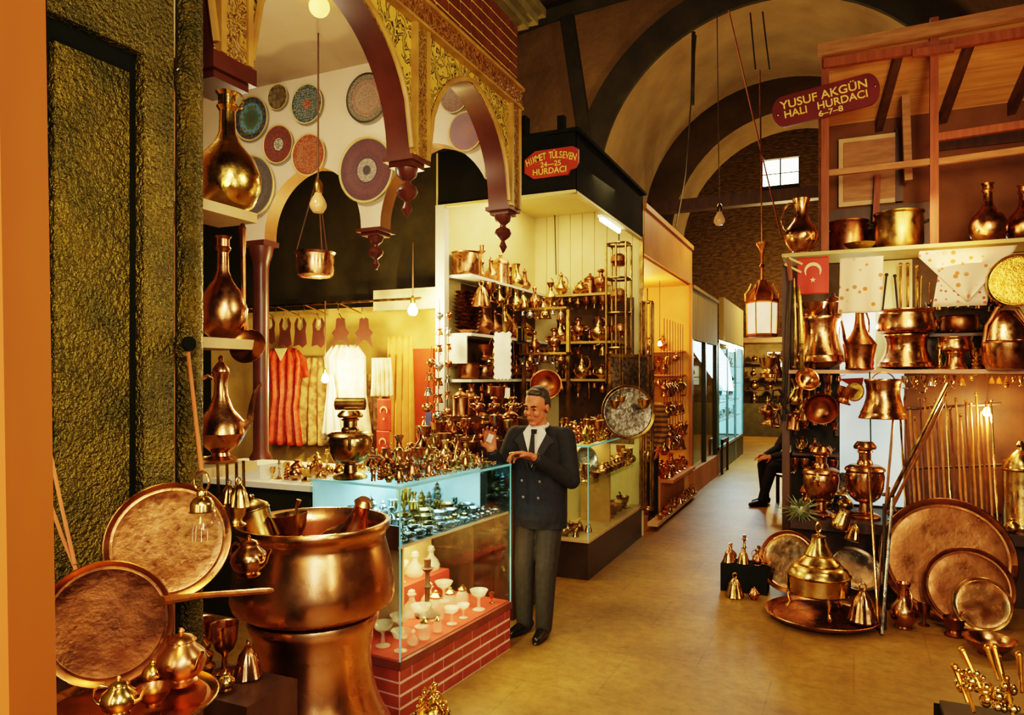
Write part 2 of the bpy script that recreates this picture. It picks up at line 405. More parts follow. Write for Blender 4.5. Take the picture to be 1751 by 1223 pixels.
WORD = dict(ibrik='ewer', lidcone='conical lid', ewer='ewer', jug='jug', flask='long-necked flask', vase='vase', pot='two-handled pot', cauldron='cooking pot', flare='flared pot', bowl='bowl', goblet='goblet', candlestick='candlestick', cezve='coffee pot', mortar='mortar', teapot='teapot', grinder='coffee grinder', canister='lidded canister', dome='domed serving dish', bell='bell', samovar='samovar', lampbase='oil lamp', jar='lidded glass jar', decanter='glass decanter', compote='glass stand dish', disc='round tray', plate='decorated plate', ladle='ladle', skillet='hanging pan', bauble='bauble', spice='tiered cruet')
NAME = dict(ibrik='ewer', lidcone='conical_lid', flask='flask', pot='two_handled_pot', cauldron='cooking_pot', flare='flared_pot', cezve='coffee_pot', grinder='coffee_grinder', canister='canister', dome='serving_dish', lampbase='oil_lamp', jar='glass_jar', decanter='glass_decanter', compote='glass_compote', disc='round_tray', plate='decorated_plate', skillet='hanging_pan', bauble='bauble', spice='cruet')
CAT = dict(ibrik='ewer', lidcone='lid', flask='bottle', pot='pot', cauldron='pot', flare='pot', cezve='coffee pot', grinder='coffee grinder', canister='canister', dome='serving dish', lampbase='oil lamp', jar='jar', decanter='decanter', compote='glass dish', disc='tray', plate='plate', skillet='pan', bauble='ornament', spice='cruet')
CACHE = {}
def ware(kind, loc, h, mats=(None,), label=None, group=None, rz=0, rot=None, sxy=1.0, tiny=False, cat=None, name=None):
    m = mats[0] or COPPER; s = mats[1] if len(mats) > 1 and mats[1] else m
    key = (kind, m.name, s.name, tiny)
    if key not in CACHE:
        root = bpy.data.objects.new(name or NAME.get(kind, kind), None)
        parts = KIND[kind]()
        if tiny:
            mb = MB()
            for nm, q, sl in parts:
                q_m = {'m': m, 's': s, 'g': CLEARG}[sl]
                mb.add(q.v, q.f, q_m)
            bpy.data.objects.remove(root)
            root = mb.build(name or NAME.get(kind, kind), None, None)
        else:
            COL.objects.link(root); root.empty_display_size = .3
            for nm, q, sl in parts:
                q.mats = [{'m': m, 's': s, 'g': CLEARG}[sl]]
                q.build(nm, None, root)
        CACHE[key] = root; o = root
    else:
        o = copy_tree(CACHE[key])
        o.name = name or NAME.get(kind, kind)
        for k in ('label','group','category'):
            if k in o: del o[k]
    o.location = loc; o.scale = (h*sxy, h*sxy, h)
    o.rotation_euler = rot if rot else (0,0,rz)
    tag(o, label, cat or CAT.get(kind, kind), group)
    return o

AUTO = []   # (object, description, place, unique point) -> labelled at the end, by order along the shelf
COLW = {}
def cw(m):
    n = m.name
    return 'dark copper' if n == 'copper_dark' else 'copper' if n.startswith('copper') else 'dark brass' if n == 'brass_dark' else 'brass' if n.startswith('brass') else 'gilt' if n.startswith('gilt') else 'silver' if n.startswith('silver') else 'metal'
def auto(o, desc, place, group):
    AUTO.append((o, desc, place)); o['group'] = group
def finish_labels():
    bpy.context.view_layer.update()
    done = set()
    for o in list(COL.objects):      # origins at the base of each thing
        if o.parent is None and o.type in ('MESH','EMPTY') and o.location.length < 1e-6 and o.rotation_euler.x == 0 and o.rotation_euler.z == 0 and o.get('kind') != 'structure':
            q = [o.matrix_world @ V(c) for x in [o]+list(o.children_recursive) if x.type == 'MESH' for c in [x.matrix_world @ V(k) for k in x.bound_box]]
            if not q or (o.type == 'MESH' and o.data.users > 1): continue
            c = V(((min(p.x for p in q)+max(p.x for p in q))/2, (min(p.y for p in q)+max(p.y for p in q))/2, min(p.z for p in q)))
            if o.type == 'MESH': o.data.transform(Matrix.Translation(-c)); 
            for k in o.children: k.location = k.location - c
            o.location = c
    bpy.context.view_layer.update()
    D = {}
    for o, d, p in AUTO: D.setdefault((d, p), []).append(o)
    ordn = ['leftmost','second','third','fourth','fifth','sixth','seventh','eighth','ninth','tenth','eleventh','twelfth','thirteenth','fourteenth','fifteenth','sixteenth','seventeenth','eighteenth','nineteenth','twentieth']
    for (d, p), L_ in D.items():
        if len(L_) == 1:
            L_[0]['label'] = d + ' ' + p; continue
        L_.sort(key=lambda o: proj(o.matrix_world.translation)[0])
        n = len(L_)
        for i, o in enumerate(L_):
            w = 'leftmost' if i == 0 else ('rightmost' if i == n-1 else (ordn[i] + ' from left' if i < 20 else ('number %d from left' % (i+1))))
            o['label'] = f'{d} {p}, {w}'
def pack(kinds, p0, p1, z, h, place, group, mats=(COPPER,), gap=.004, fill=1.0, tiny=None, face=None, smax=None):
    # stand wares side by side along p0 -> p1 on the surface z; nothing overlaps
    p0 = V((p0[0], p0[1], 0)); p1 = V((p1[0], p1[1], 0)); d = p1 - p0; Ln = d.length; d.normalize()
    t = 0; out = []
    while True:
        k = R.choice(kinds); hh = R.uniform(*h)
        rd = RAD[k]*hh
        if smax and rd > smax: hh *= smax/rd; rd = smax
        if t + 2*rd > Ln: 
            if t > 0 or 2*rd > Ln*1.02: break
        t += rd
        m = R.choice(mats)
        p = p0 + d*t
        t += rd + gap + (R.random()*gap*3)
        if R.random() > fill: continue
        loc = V((p.x, p.y, z + .0015))
        px = hh/mpp(loc)
        o = ware(k, loc, hh, (m, BRASS if m in (COPPER, COPPERD) else None), rz=(face if face is not None else R.uniform(0, 2*PI)), tiny=(px < 26) if tiny is None else tiny)
        auto(o, f'{cw(m)} {WORD[k]}' if k not in ('jar','decanter','compote') else WORD[k], place, group)
        out.append(o)
    return out
def hang_row(kinds, p0, p1, n, z, h, place, group, mats=(COPPER,), cord=None):
    # wares hanging by a short cord below the bar height z
    out = []
    for i in range(n):
        t = (i+.5)/n; p = V(p0).lerp(V(p1), t)
        k = R.choice(kinds); hh = R.uniform(*h); m = R.choice(mats)
        hh = min(hh, .47*(V(p1)-V(p0)).length/n/RAD[k])
        loc = V((p.x, p.y, z - hh - .01))
        o = ware(k, loc, hh, (m, BRASS if m is COPPER else None), rz=R.uniform(-.6,.6), tiny=hh/mpp(loc) < 26)
        auto(o, f'{cw(m)} {WORD[k]}', place, group); out.append(o)
    return out
def disc(c, r, nrm, mats, label, group=None, kind='disc', thick=1.0):
    # tray / plate whose face looks along nrm
    q = V(nrm).to_track_quat('Z', 'Y')
    o = ware(kind, c, r, mats, label, group, rot=q.to_euler())
    o.scale = (r, r, r*thick); return o

# ------------------------------------------------------------------ organic bodies: overlapping rounded volumes fused into one continuous surface
def cap(bm, a, ra, b, rb, n=14):
    a = V(a); b = V(b); d = b - a; Ln = max(d.length, 1e-5); q = d.to_track_quat('Z','Y').to_matrix().to_4x4()
    prof = [(0, -ra)]
    for i in range(1, 5): prof.append((ra*math.sin(PI/2*i/5), -ra*math.cos(PI/2*i/5)))
    prof.append((ra, 0)); prof.append((rb, Ln))
    for i in range(1, 5): prof.append((rb*math.cos(PI/2*i/5), Ln + rb*math.sin(PI/2*i/5)))
    prof.append((0, Ln + rb))
    bm.lathe(prof, n, None, Matrix.Translation(a) @ q)
def fuse(name, caps, balls, voxel, mat_list, parent=None, paint=(), smooth=4, cut=None):
    mb = MB()
    for c in caps: cap(mb, *c)
    for b in balls:
        c, r = b[0], b[1]; M = Matrix.Translation(V(c)) @ (Euler(b[2]).to_matrix().to_4x4() if len(b) > 2 else Matrix())
        mb.ball((0,0,0), r, 18, None, M)
    o = mb.build(name + '_tmp', None)
    md = o.modifiers.new('r', 'REMESH'); md.mode = 'VOXEL'; md.voxel_size = voxel; md.use_smooth_shade = True
    sm = o.modifiers.new('s', 'SMOOTH'); sm.iterations = smooth; sm.factor = .5
    dg = bpy.context.evaluated_depsgraph_get(); dg.update()
    me = bpy.data.meshes.new_from_object(o.evaluated_get(dg)); me.name = name
    bpy.data.objects.remove(o)
    if cut is not None:
        bm = bmesh.new(); bm.from_mesh(me)
        bmesh.ops.bisect_plane(bm, geom=bm.verts[:]+bm.edges[:]+bm.faces[:], plane_co=(0,0,cut), plane_no=(0,0,-1), clear_outer=True)
        bm.to_mesh(me); bm.free()
    me.materials.clear()
    for m in mat_list: me.materials.append(m)
    idx = [0]*len(me.polygons)
    for c, r, k in paint:
        c = V(c); r = V(r) if not isinstance(r,(int,float)) else V((r,r,r))
        for p in me.polygons:
            q = p.center - c
            if (q.x/r.x)**2 + (q.y/r.y)**2 + (q.z/r.z)**2 < 1: idx[p.index] = k
    me.polygons.foreach_set('material_index', idx)
    me.polygons.foreach_set('use_smooth', [True]*len(me.polygons))
    o = bpy.data.objects.new(name, me); COL.objects.link(o)
    if parent: o.parent = parent
    return o
# ================================================================== SETTING
def floor_mat():
    m, nt, b, o = newmat('ochre_stone_floor')
    co = coords(nt, 1, True)
    n1 = noise(nt, co, 1.6, 5, .65); n2 = noise(nt, co, 14, 4, .7)
    r1 = ramp(nt, n1.outputs['Fac'], [(.3,(.20,.10,.022)),(.55,(.31,.165,.036)),(.75,(.38,.225,.06))])
    r2 = ramp(nt, n2.outputs['Fac'], [(.35,(.72,.70,.66)),(.6,(1,1,1))])
    br = N(nt,'ShaderNodeTexBrick'); br.inputs['Scale'].default_value = 1
    br.inputs['Brick Width'].default_value = .85; br.inputs['Row Height'].default_value = .62
    br.inputs['Mortar Size'].default_value = .006; br.inputs['Mortar Smooth'].default_value = .3
    br.inputs['Color1'].default_value = (1,1,1,1); br.inputs['Color2'].default_value = (.88,.9,.88,1); br.inputs['Mortar'].default_value = (.45,.42,.36,1)
    mp = N(nt,'ShaderNodeMapping'); mp.inputs['Rotation'].default_value = (0,0,.02); nt.links.new(co, mp.inputs[0]); nt.links.new(mp.outputs[0], br.inputs['Vector'])
    a = N(nt,'ShaderNodeMix', data_type='RGBA', blend_type='MULTIPLY'); a.inputs['Factor'].default_value = 1
    nt.links.new(r1.outputs[0], a.inputs[6]); nt.links.new(r2.outputs[0], a.inputs[7])
    c = N(nt,'ShaderNodeMix', data_type='RGBA', blend_type='MULTIPLY'); c.inputs['Factor'].default_value = .35
    nt.links.new(a.outputs[2], c.inputs[6]); nt.links.new(br.outputs['Color'], c.inputs[7])
    nt.links.new(c.outputs[2], b.inputs['Base Color']); b.inputs['Roughness'].default_value = .48
    b.inputs['Specular IOR Level'].default_value = .35
    bump(nt, b, n2.outputs['Fac'], .25, .006)
    return m
mb = MB().box((-9,-4,-.12),(6,30,0)); struct('floor', mb, floor_mat())
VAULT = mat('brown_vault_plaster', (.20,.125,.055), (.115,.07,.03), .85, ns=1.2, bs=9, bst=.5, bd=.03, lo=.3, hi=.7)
VAULTL = mat('lit_vault_plaster', (.34,.225,.10), (.20,.125,.055), .85, ns=1.1, bs=12, bst=.4, bd=.02, lo=.3, hi=.7)  # paler copy of the vault plaster, light put into its colour
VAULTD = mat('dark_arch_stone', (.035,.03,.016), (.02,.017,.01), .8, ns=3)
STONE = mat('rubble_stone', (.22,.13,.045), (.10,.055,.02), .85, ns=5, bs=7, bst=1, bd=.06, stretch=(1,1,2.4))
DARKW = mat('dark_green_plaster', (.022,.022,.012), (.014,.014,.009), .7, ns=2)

def arcade(face, back, under, plane, y0, th, u0, u1, ztop, bays, zbase, flip=1):
    """wall with pointed / round openings.  plane 'x': runs along Y at x = y0 (thickness to -X*flip); plane 'y': runs along X"""
    us = {u0, u1}
    for c, w, zs, rise, kind in bays:
        for i in range(33):
            us.add(round(c - w*math.cos(PI*i/32), 5))
    us = sorted(u for u in us if u0-1e-6 <= u <= u1+1e-6)
    def f(u, side):
        for c, w, zs, rise, kind in bays:
            x = abs(u-c)
            if x < w-1e-4 or (x < w+1e-4 and ((u < c) == (side > 0))):
                x = min(x, w)
                if kind == 'round': return zs + math.sqrt(max(0, w*w-x*x))*rise/w
                k = (rise*rise-w*w)/(2*w)
                return zs + math.sqrt(max(0, (w+k)**2-(x+k)**2))
        return zbase
    mb = MB()
    def P(u, t, z): return (y0 - flip*t, u, z) if plane == 'x' else (u, y0 + flip*t, z)
    for a, b in zip(us, us[1:]):
        za, zb = f(a, 1), f(b, -1)
        mb.add([P(a,0,za),P(b,0,zb),P(b,0,ztop),P(a,0,ztop)], [(0,1,2,3)], face)
        mb.add([P(a,th,za),P(b,th,zb),P(b,th,ztop),P(a,th,ztop)], [(3,2,1,0)], back)
        mb.add([P(a,0,za),P(b,0,zb),P(b,th,zb),P(a,th,za)], [(3,2,1,0)], under)
        mb.add([P(a,0,ztop),P(b,0,ztop),P(b,th,ztop),P(a,th,ztop)], [(0,1,2,3)], face)
    for u in us[1:-1]:
        za, zb = f(u,-1), f(u,1)
        if abs(za-zb) > 1e-3: mb.add([P(u,0,za),P(u,th,za),P(u,th,zb),P(u,0,zb)], [(0,1,2,3)], under)
    for u in (u0, u1):
        z = f(u, 1 if u == u0 else -1)
        mb.add([P(u,0,z),P(u,th,z),P(u,th,ztop),P(u,0,ztop)], [(0,1,2,3)], face)
    return mb
# great transverse arch over the lane, and a second one beyond
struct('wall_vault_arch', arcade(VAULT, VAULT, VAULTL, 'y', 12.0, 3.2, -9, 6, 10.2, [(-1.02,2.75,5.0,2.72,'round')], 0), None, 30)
mb = MB()
for i in range(40):
    a0, a1 = PI*i/40, PI*(i+1)/40
    q = []
    for a, r in ((a0,2.75),(a1,2.75),(a1,3.25),(a0,3.25)):
        q.append((-1.02 + r*math.cos(a), 5.0 + r*.99*math.sin(a)))
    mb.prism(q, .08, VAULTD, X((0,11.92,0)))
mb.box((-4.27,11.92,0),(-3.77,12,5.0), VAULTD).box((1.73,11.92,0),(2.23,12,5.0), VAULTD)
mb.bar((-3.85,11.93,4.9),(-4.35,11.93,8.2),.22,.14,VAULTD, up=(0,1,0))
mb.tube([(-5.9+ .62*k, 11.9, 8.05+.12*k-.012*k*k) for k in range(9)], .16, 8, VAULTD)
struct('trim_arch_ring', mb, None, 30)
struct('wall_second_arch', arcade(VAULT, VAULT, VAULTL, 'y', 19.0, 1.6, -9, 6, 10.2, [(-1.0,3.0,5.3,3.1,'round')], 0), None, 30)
mb = MB().box((-4.2,15.6,5.35),(2.2,15.85,5.6)); struct('trim_tie_beam', mb, DARKWOOD)
# end wall with a barred window
wc = at(1334, 308, Y=26)
mb = MB()
for lo, hi in (((-9,26,0),(wc.x-.62,26.3,10.4)), ((wc.x+.62,26,0),(6,26.3,10.4)), ((wc.x-.62,26,0),(wc.x+.62,26.3,wc.z-.75)), ((wc.x-.62,26,wc.z+.75),(wc.x+.62,26.3,10.4))): mb.box(lo, hi)
struct('wall_end', mb, STONE)
mb = MB().box((wc.x-.62,26.2,wc.z-.75),(wc.x+.62,26.24,wc.z+.75), emis('daylight_pane', (1,.98,.72), 5.5))
mb.box((wc.x-.62,26.1,wc.z-.36),(wc.x+.62,26.2,wc.z-.14), VAULTD)
for k in (-.6,0,.6): mb.box((wc.x+k-.025,26.12,wc.z-.75),(wc.x+k+.025,26.18,wc.z+.75), IRON)
mb.box((wc.x-.62,26.12,wc.z+.25),(wc.x+.62,26.16,wc.z+.28), IRON)
struct('window_1', mb)
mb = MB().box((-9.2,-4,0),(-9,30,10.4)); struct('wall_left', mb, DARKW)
mb = MB().box((6,-4,0),(6.2,30,10.4)); struct('wall_right', mb, VAULT)
mb = MB().box((-9.2,-4,10.2),(6.2,30,10.4)); struct('ceiling', mb, VAULT)
# iron door leaf at the left edge (parallel to the lane) and the orange-lit jamb nearest the camera
GREEN = mat('olive_bumpy_paint', (.13,.098,.020), (.05,.048,.014), .34, .75, ns=5, bs=90, bst=.9, bd=.025)  # olive paint with a metallic yellow cast so glints read golden
GREEND = mat('groove_shade', (.004,.006,.004), (.003,.004,.003), .9, spec=.1)  # shade of the grooves put into a near-black colour
XW = -1.60
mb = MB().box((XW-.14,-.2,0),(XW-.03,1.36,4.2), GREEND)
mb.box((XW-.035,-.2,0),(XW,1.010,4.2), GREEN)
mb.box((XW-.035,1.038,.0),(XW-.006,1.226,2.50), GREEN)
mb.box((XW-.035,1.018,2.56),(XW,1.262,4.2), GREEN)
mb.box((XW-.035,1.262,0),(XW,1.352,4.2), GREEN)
struct('door_1', mb)
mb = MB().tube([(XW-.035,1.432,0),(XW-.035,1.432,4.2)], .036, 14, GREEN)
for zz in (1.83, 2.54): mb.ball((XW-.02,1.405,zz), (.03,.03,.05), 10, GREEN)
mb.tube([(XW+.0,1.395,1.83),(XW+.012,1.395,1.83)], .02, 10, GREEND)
struct('trim_door_post', mb)
ORANGE = mat('jamb_orange_light', (.34,.092,.006), (.26,.06,.004), .7, ns=3, stretch=(1,1,.3))  # saturated orange stands for the orange light on the jamb
p = at(20, 645, D=.86)
M = Matrix.Translation(V((p.x,p.y,0))) @ Matrix.Rotation(YAW,4,'Z') @ Matrix.Rotation(math.radians(-.9),4,'Y')
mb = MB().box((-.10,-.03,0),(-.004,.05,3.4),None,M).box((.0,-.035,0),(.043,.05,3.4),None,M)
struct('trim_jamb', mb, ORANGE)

# ================================================================== LEFT KIOSK
XF = -1.95
fac = thing('kiosk_facade', 'gold and black arabesque arched facade with a brick band above, at upper left', 'facade', (XF,3.1,2.85))
def kid(name, mb, m=None, par=None, sharp=40):
    o = mb.build(name, m, None, sharp)
    o.parent = par; bpy.context.view_layer.update(); o.matrix_parent_inverse = par.matrix_world.inverted(); return o
bays = [(1.40-.02,.43,2.88,.58,'p'),(2.51,.54,2.88,.60,'p'),(3.715,.505,2.88,.585,'p')]
kid('arcade_panel', arcade(ARAB, PLASTER, BROWN, 'x', XF, .14, .60, 4.37, 3.56, bays, 2.86), None, fac, 30)
for y0, y1 in ((1.82,1.96),(3.065,3.20),(4.235,4.375)):
    mb = MB()
    mb.box((XF-.01,y0+.015,2.86),(XF+.02,y1-.015,3.54), ARABS)
    for q in (y0+.008, y1-.008): mb.box((XF-.01,q-.012,2.86),(XF+.03,q+.012,3.54), BROWN if False else mat('gilt_edge',(.45,.26,.06),(.3,.15,.04),.4) if 'gilt_edge' not in bpy.data.materials else bpy.data.materials['gilt_edge'])
    kid('pilaster_strip', mb, None, fac)
mb = MB()
for c, w, zs, rise, kd in bays:   # raised moulding along each arch edge
    k = (rise*rise-w*w)/(2*w); pts = []
    for i in range(25):
        x = -w + 2*w*i/24; pts.append((XF+.012, c+x, zs+math.sqrt(max(0,(w+k)**2-(abs(x)+k)**2))+.012))
    mb.tube(pts, .014, 6)
kid('arch_moulding', mb, bpy.data.materials['gilt_edge'], fac)
kid('frieze', MB().box((XF-.2,.6,3.54),(XF+.035,4.38,3.66), FRIEZE).box((XF-.2,.6,3.655),(XF+.05,4.39,3.675), bpy.data.materials['gilt_edge']).box((XF-.2,.6,3.53),(XF+.045,4.385,3.545), bpy.data.materials['gilt_edge']), None, fac)
BRICK = mat('red_brown_brick', (.165,.042,.016), (.10,.024,.012), .5, ns=11)
MORTAR = mat('gold_mortar', (.62,.40,.11), (.5,.3,.08), .8)
REDBRICK = mat('red_glazed_brick', (.36,.062,.045), (.26,.042,.03), .38, ns=9)
PINKM = mat('pale_mortar', (.80,.52,.42), (.70,.42,.32), .8)
def bricks(mb, u0, u1, z0, z1, rows, bl, P, mat_, mort, gap=.016, proud=.008):
    h = (z1-z0)/rows
    for r in range(rows):
        u = u0 - (bl*.5 if r % 2 else 0)
        while u < u1:
            a, b = max(u, u0)+gap/2, min(u+bl, u1)-gap/2
            if b-a > .02: mb.box(*P(a, b, z0+r*h+gap/2, z0+(r+1)*h-gap/2, proud), mat_)
            u += bl
mb = MB().box((XF-.2,.6,3.675),(XF+.0,4.37,4.09), MORTAR)
bricks(mb, .6, 4.375, 3.675, 4.09, 6, .27, lambda a,b,z0,z1,p: ((XF-.01,a,z0),(XF+p,b,z1)), BRICK, MORTAR)
kid('brick_band', mb, None, fac)
CORN = mat('greenish_cornice', (.20,.17,.07), (.13,.11,.05), .5)
kid('cornice', MB().box((XF-.25,.6,4.09),(XF+.06,4.43,4.13)).box((XF-.25,.6,4.13),(XF+.11,4.48,4.19)).box((XF-.25,.6,4.19),(XF+.15,4.52,4.25)), CORN, fac)
def pendant_mb(c, w=.10, s=1):
    mb = MB(); x, y, z = c
    mb.box((x-w*1.0,y-w*.95,z-.025*s),(x+w*1.0,y+w*.95,z)).box((x-w*.75,y-w*.7,z-.05*s),(x+w*.75,y+w*.7,z-.025*s))
    mb.lathe([(0,-.30*s),(.012*s,-.285*s),(.028*s,-.255*s),(.018*s,-.232*s),(.012*s,-.215*s),(.045*s,-.19*s),(.058*s,-.165*s),(.048*s,-.14*s),(.022*s,-.125*s),(.02*s,-.11*s),(.05*s,-.085*s),(.06*s,-.05*s),(0,-.05*s)],16,None,X(c))
    return mb
for y in (3.13,4.30): kid('turned_pendant', pendant_mb((XF-.07,y,2.862),.09), BROWN, fac)
kid('capital', MB().box((XF-.2,1.79,2.80),(XF+.02,1.99,2.86)).box((XF-.18,1.81,2.775),(XF,1.97,2.80)), BROWN, fac)
# white inner arcade with painted plates, seen through the facade
YA = 4.30
arcw = thing('white_arcade', 'white plaster inner arcade of pointed arches hung with painted plates', 'arcade', (-3.3,YA,2.85))
b2 = [(-4.72,.43,2.84,.5,'p'),(-3.63,.46,2.84,.50,'p'),(-2.55,.45,2.84,.53,'p')]
INTR = mat('ochre_arch_edge', (.34,.16,.05), (.26,.11,.035), .45)
kid('arch_wall', arcade(PLASTER, PLASTER, INTR, 'y', YA, .13, -5.3, -2.155, 4.03, b2, 2.82), None, arcw, 30)
for x in (-3.085,): kid('turned_pendant', pendant_mb((x,YA+.065,2.822),.105), BROWN, arcw)
kid('column', MB().box((-4.30,YA-.02,2.78),(-4.08,YA+.15,2.82)).lathe([(0,1.06),(.085,1.06),(.09,1.10),(.06,1.15),(.062,2.6),(.07,2.66),(.085,2.70),(.10,2.78),(0,2.78)],20,None,X((-4.19,YA+.065,0))), BROWN, arcw)
mb = MB().box((-5.3,.6,4.03),(XF-.2,4.43,4.08)); struct('ceiling_kiosk', mb, mat('pinkish_ceiling', (.70,.57,.43), (.62,.48,.34), .7, ns=2))
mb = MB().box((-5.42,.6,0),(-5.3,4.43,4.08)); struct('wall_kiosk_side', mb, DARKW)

PL = [ # px, py, radius px, stops, voronoi, motif colour, label
 (430,203,38,[(0,(.10,.14,.10)),(.35,(.10,.20,.16)),(.5,(.16,.42,.55)),(.66,(.20,.45,.60)),(.72,(.05,.08,.18)),(1,(.06,.09,.2))],7,(.20,.17,.05),.55,'blue plate painted with a hilltop scene, highest on the left of the white wall'),
 (475,166,22,[(0,(.16,.11,.05)),(.5,(.22,.16,.08)),(1,(.08,.06,.04))],4,(.30,.24,.12),.6,'small dark brown plate, smallest on the white wall'),
 (525,178,34,[(0,(.45,.10,.05)),(.22,(.38,.10,.06)),(.3,(.10,.17,.17)),(.6,(.06,.13,.16)),(1,(.05,.09,.12))],14,(.45,.42,.33),.5,'teal plate with a red star centre on the white wall'),
 (476,247,33,[(0,(.2,.25,.2)),(.12,(.7,.66,.5)),(.3,(.75,.70,.55)),(.34,(.10,.05,.03)),(.4,(.38,.10,.06)),(1,(.30,.08,.05))],15,(.10,.07,.10),.6,'red plate with a small white centre beside the teal plate'),
 (528,265,36,[(0,(.42,.10,.05)),(.5,(.45,.11,.06)),(1,(.40,.09,.05))],17,(.60,.38,.18),.45,'orange red plate with pale sprigs, above the first arch'),
 (430,319,53,[(0,(.5,.45,.3)),(.2,(.26,.22,.20)),(1,(.24,.20,.19))],40,(.10,.10,.12),.6,'large grey dotted plate behind the brass ewer'),
 (628,168,42,[(0,(.36,.20,.14)),(.72,(.36,.20,.14)),(.76,(.05,.05,.04)),(1,(.07,.07,.05))],38,(.60,.50,.38),.6,'deep dark-rimmed basket plate half hidden by the big facade arch'),
 (627,291,56,[(0,(.10,.10,.12)),(.13,(.10,.09,.10)),(.16,(.62,.50,.38)),(.34,(.66,.54,.42)),(.37,(.05,.03,.05)),(.41,(.22,.09,.10)),(1,(.20,.08,.09))],36,(.06,.05,.10),.5,'largest plate, purple with a cream ring, between the two white arches'),
 (797,225,34,[(0,(.34,.09,.05)),(1,(.30,.07,.05))],14,(.10,.12,.30),.6,'red and blue plate seen through the narrow facade arch'),
 (777,166,27,[(0,(.28,.12,.08)),(1,(.22,.08,.06))],16,(.45,.36,.26),.45,'reddish plate at the top of the narrow facade arch'),
]
RIMW = mat('cream_plate_rim', (.62,.50,.22), (.5,.38,.15), .35)
for i, (px, py, rp, st, vs, c, amt, lab) in enumerate(PL):
    q = at(px, py, Y=YA-.03); r = rp*mpp(q)
    disc(q, r, (0,-1,-.04), (dish('plate_glaze_%d' % i, st, vs, c, amt), RIMW if i not in (6,) else mat('dark_plate_rim',(.05,.05,.03),None,.4)), lab, 'painted plates on the white wall', 'plate')

# cords, bulbs, hanging pan
CORD = mat('brown_cord', (.10,.045,.025), None, .8)
BULB = emis('bulb_glow', (1,.72,.30), 14)
BULBOFF = mat('clear_bulb_glass', (.60,.34,.14), (.42,.22,.08), .1, emit=.15)  # faint emission paints a glow into the unlit glass
def bulb(q, top, label, s=.06, m=None, group=None):
    o = thing('pendant_bulb', label, 'light bulb', q, 0, group)
    MB().lathe([(0,0),(s*.35,s*.06),(s*.55,s*.35),(s*.58,s*.6),(s*.45,s*.95),(s*.25,s*1.3),(s*.22,s*1.45),(0,s*1.45)],14).build('glass_bulb', m or BULBOFF, o)
    MB().lathe([(0,s*1.4),(s*.3,s*1.4),(s*.32,s*1.9),(s*.26,s*2.1),(s*.12,s*2.3),(0,s*2.3)],12).build('socket', BRASSD, o)
    if top: MB().tube([(0,0,s*2.2),tuple(V(top)-V(q))], .006, 6).build('cord', CORD, o)
    return o
q = at(544, 365, D=4.75); bulb(q, (q.x,q.y,4.03), 'bare bulb on a long dark cord inside the left kiosk', .098)
q = at(546, 3, z=4.0); o = thing('ceiling_globe', 'small yellow globe lamp on the kiosk ceiling at the top edge', 'ceiling lamp', (q.x,q.y,4.03))
MB().ball((0,0,-.06),.062,16).build('globe', emis('yellow_globe',(1,.65,.10),2.2), o); MB().lathe([(0,-.02),(.04,-.02),(.06,0),(0,0)],16).build('base', BRASS, o)
c = at(539, 474, D=5.15); r = 33*mpp(c); h = 42*mpp(c); o = thing('hanging_copper_pan', 'copper pan hanging on three chains under the first white arch', 'pan', c)
MB().lathe([(0,0),(.75,0),(.9,.08),(.95,.3),(.95,.9),(1.04,.97),(1.06,1.0),(.98,1),(.9,.9),(.9,.3),(0,.1)],28,None,Matrix.Diagonal((r,r,h,1))).build('body', COPPER, o)
tp = at(543, 300, D=5.15)
for a in (90,210,330):
    v = V((r*.98*math.cos(math.radians(a)), r*.98*math.sin(math.radians(a)), h*.97))
    MB().tube([v, tp-c], .005, 5).build('chain', CORD, o)

# ---------- back counter and garment display behind the arcade
bc = thing('back_counter', 'dark fronted inner counter with a white top, under the white arcade', 'counter', (-3.7,4.5,0))
kid('body', MB().box((-4.9,3.86,0),(-2.90,4.9,.96)), mat('dark_green_laminate', (.018,.022,.012), (.03,.03,.015), .3), bc)
kid('worktop', MB().box((-4.92,3.84,.96),(-2.88,4.92,1.0)), WHITE, bc)
q = at(470, 800, Y=4.1)
o = MB().box((-4.06,3.95,1.0),(-3.80,4.25,1.10)).build('white_box', WHITE); tag(o, 'plain white box on the inner counter beside the brown column', 'box')
kid('garment_backdrop', MB().box((-6.2,5.72,0),(-3.28,5.8,2.42)), mat('golden_backdrop', (.70,.48,.16), (.55,.34,.09), .8, ns=3), tg := thing('garment_backdrop', 'golden lit backdrop wall of the garment display', 'backdrop', (-4.7,5.75,0)))
struct('wall_kiosk_back', MB().box((-9,5.86,0),(-3.3,5.95,6.0)), mat('dark_green_wall', (.05,.042,.016), (.035,.03,.012), .8))  # plain dark wall colour
rl = thing('garment_rail', 'thin brass rail on hooks above the garments', 'rail', (-4.6,5.35,2.43))
kid('rod', MB().tube([(-6.1,5.35,2.43),(-3.3,5.35,2.43)], .012, 8), BRASS, rl)
for x in (-5.3,-4.95,-4.6,-4.2): kid('bracket', MB().tube([(x,5.35,2.43),(x,5.70,2.36)], .008, 6).tube([(x,5.35,2.43),(x,5.35,2.36)], .006, 6), BRASS, rl)

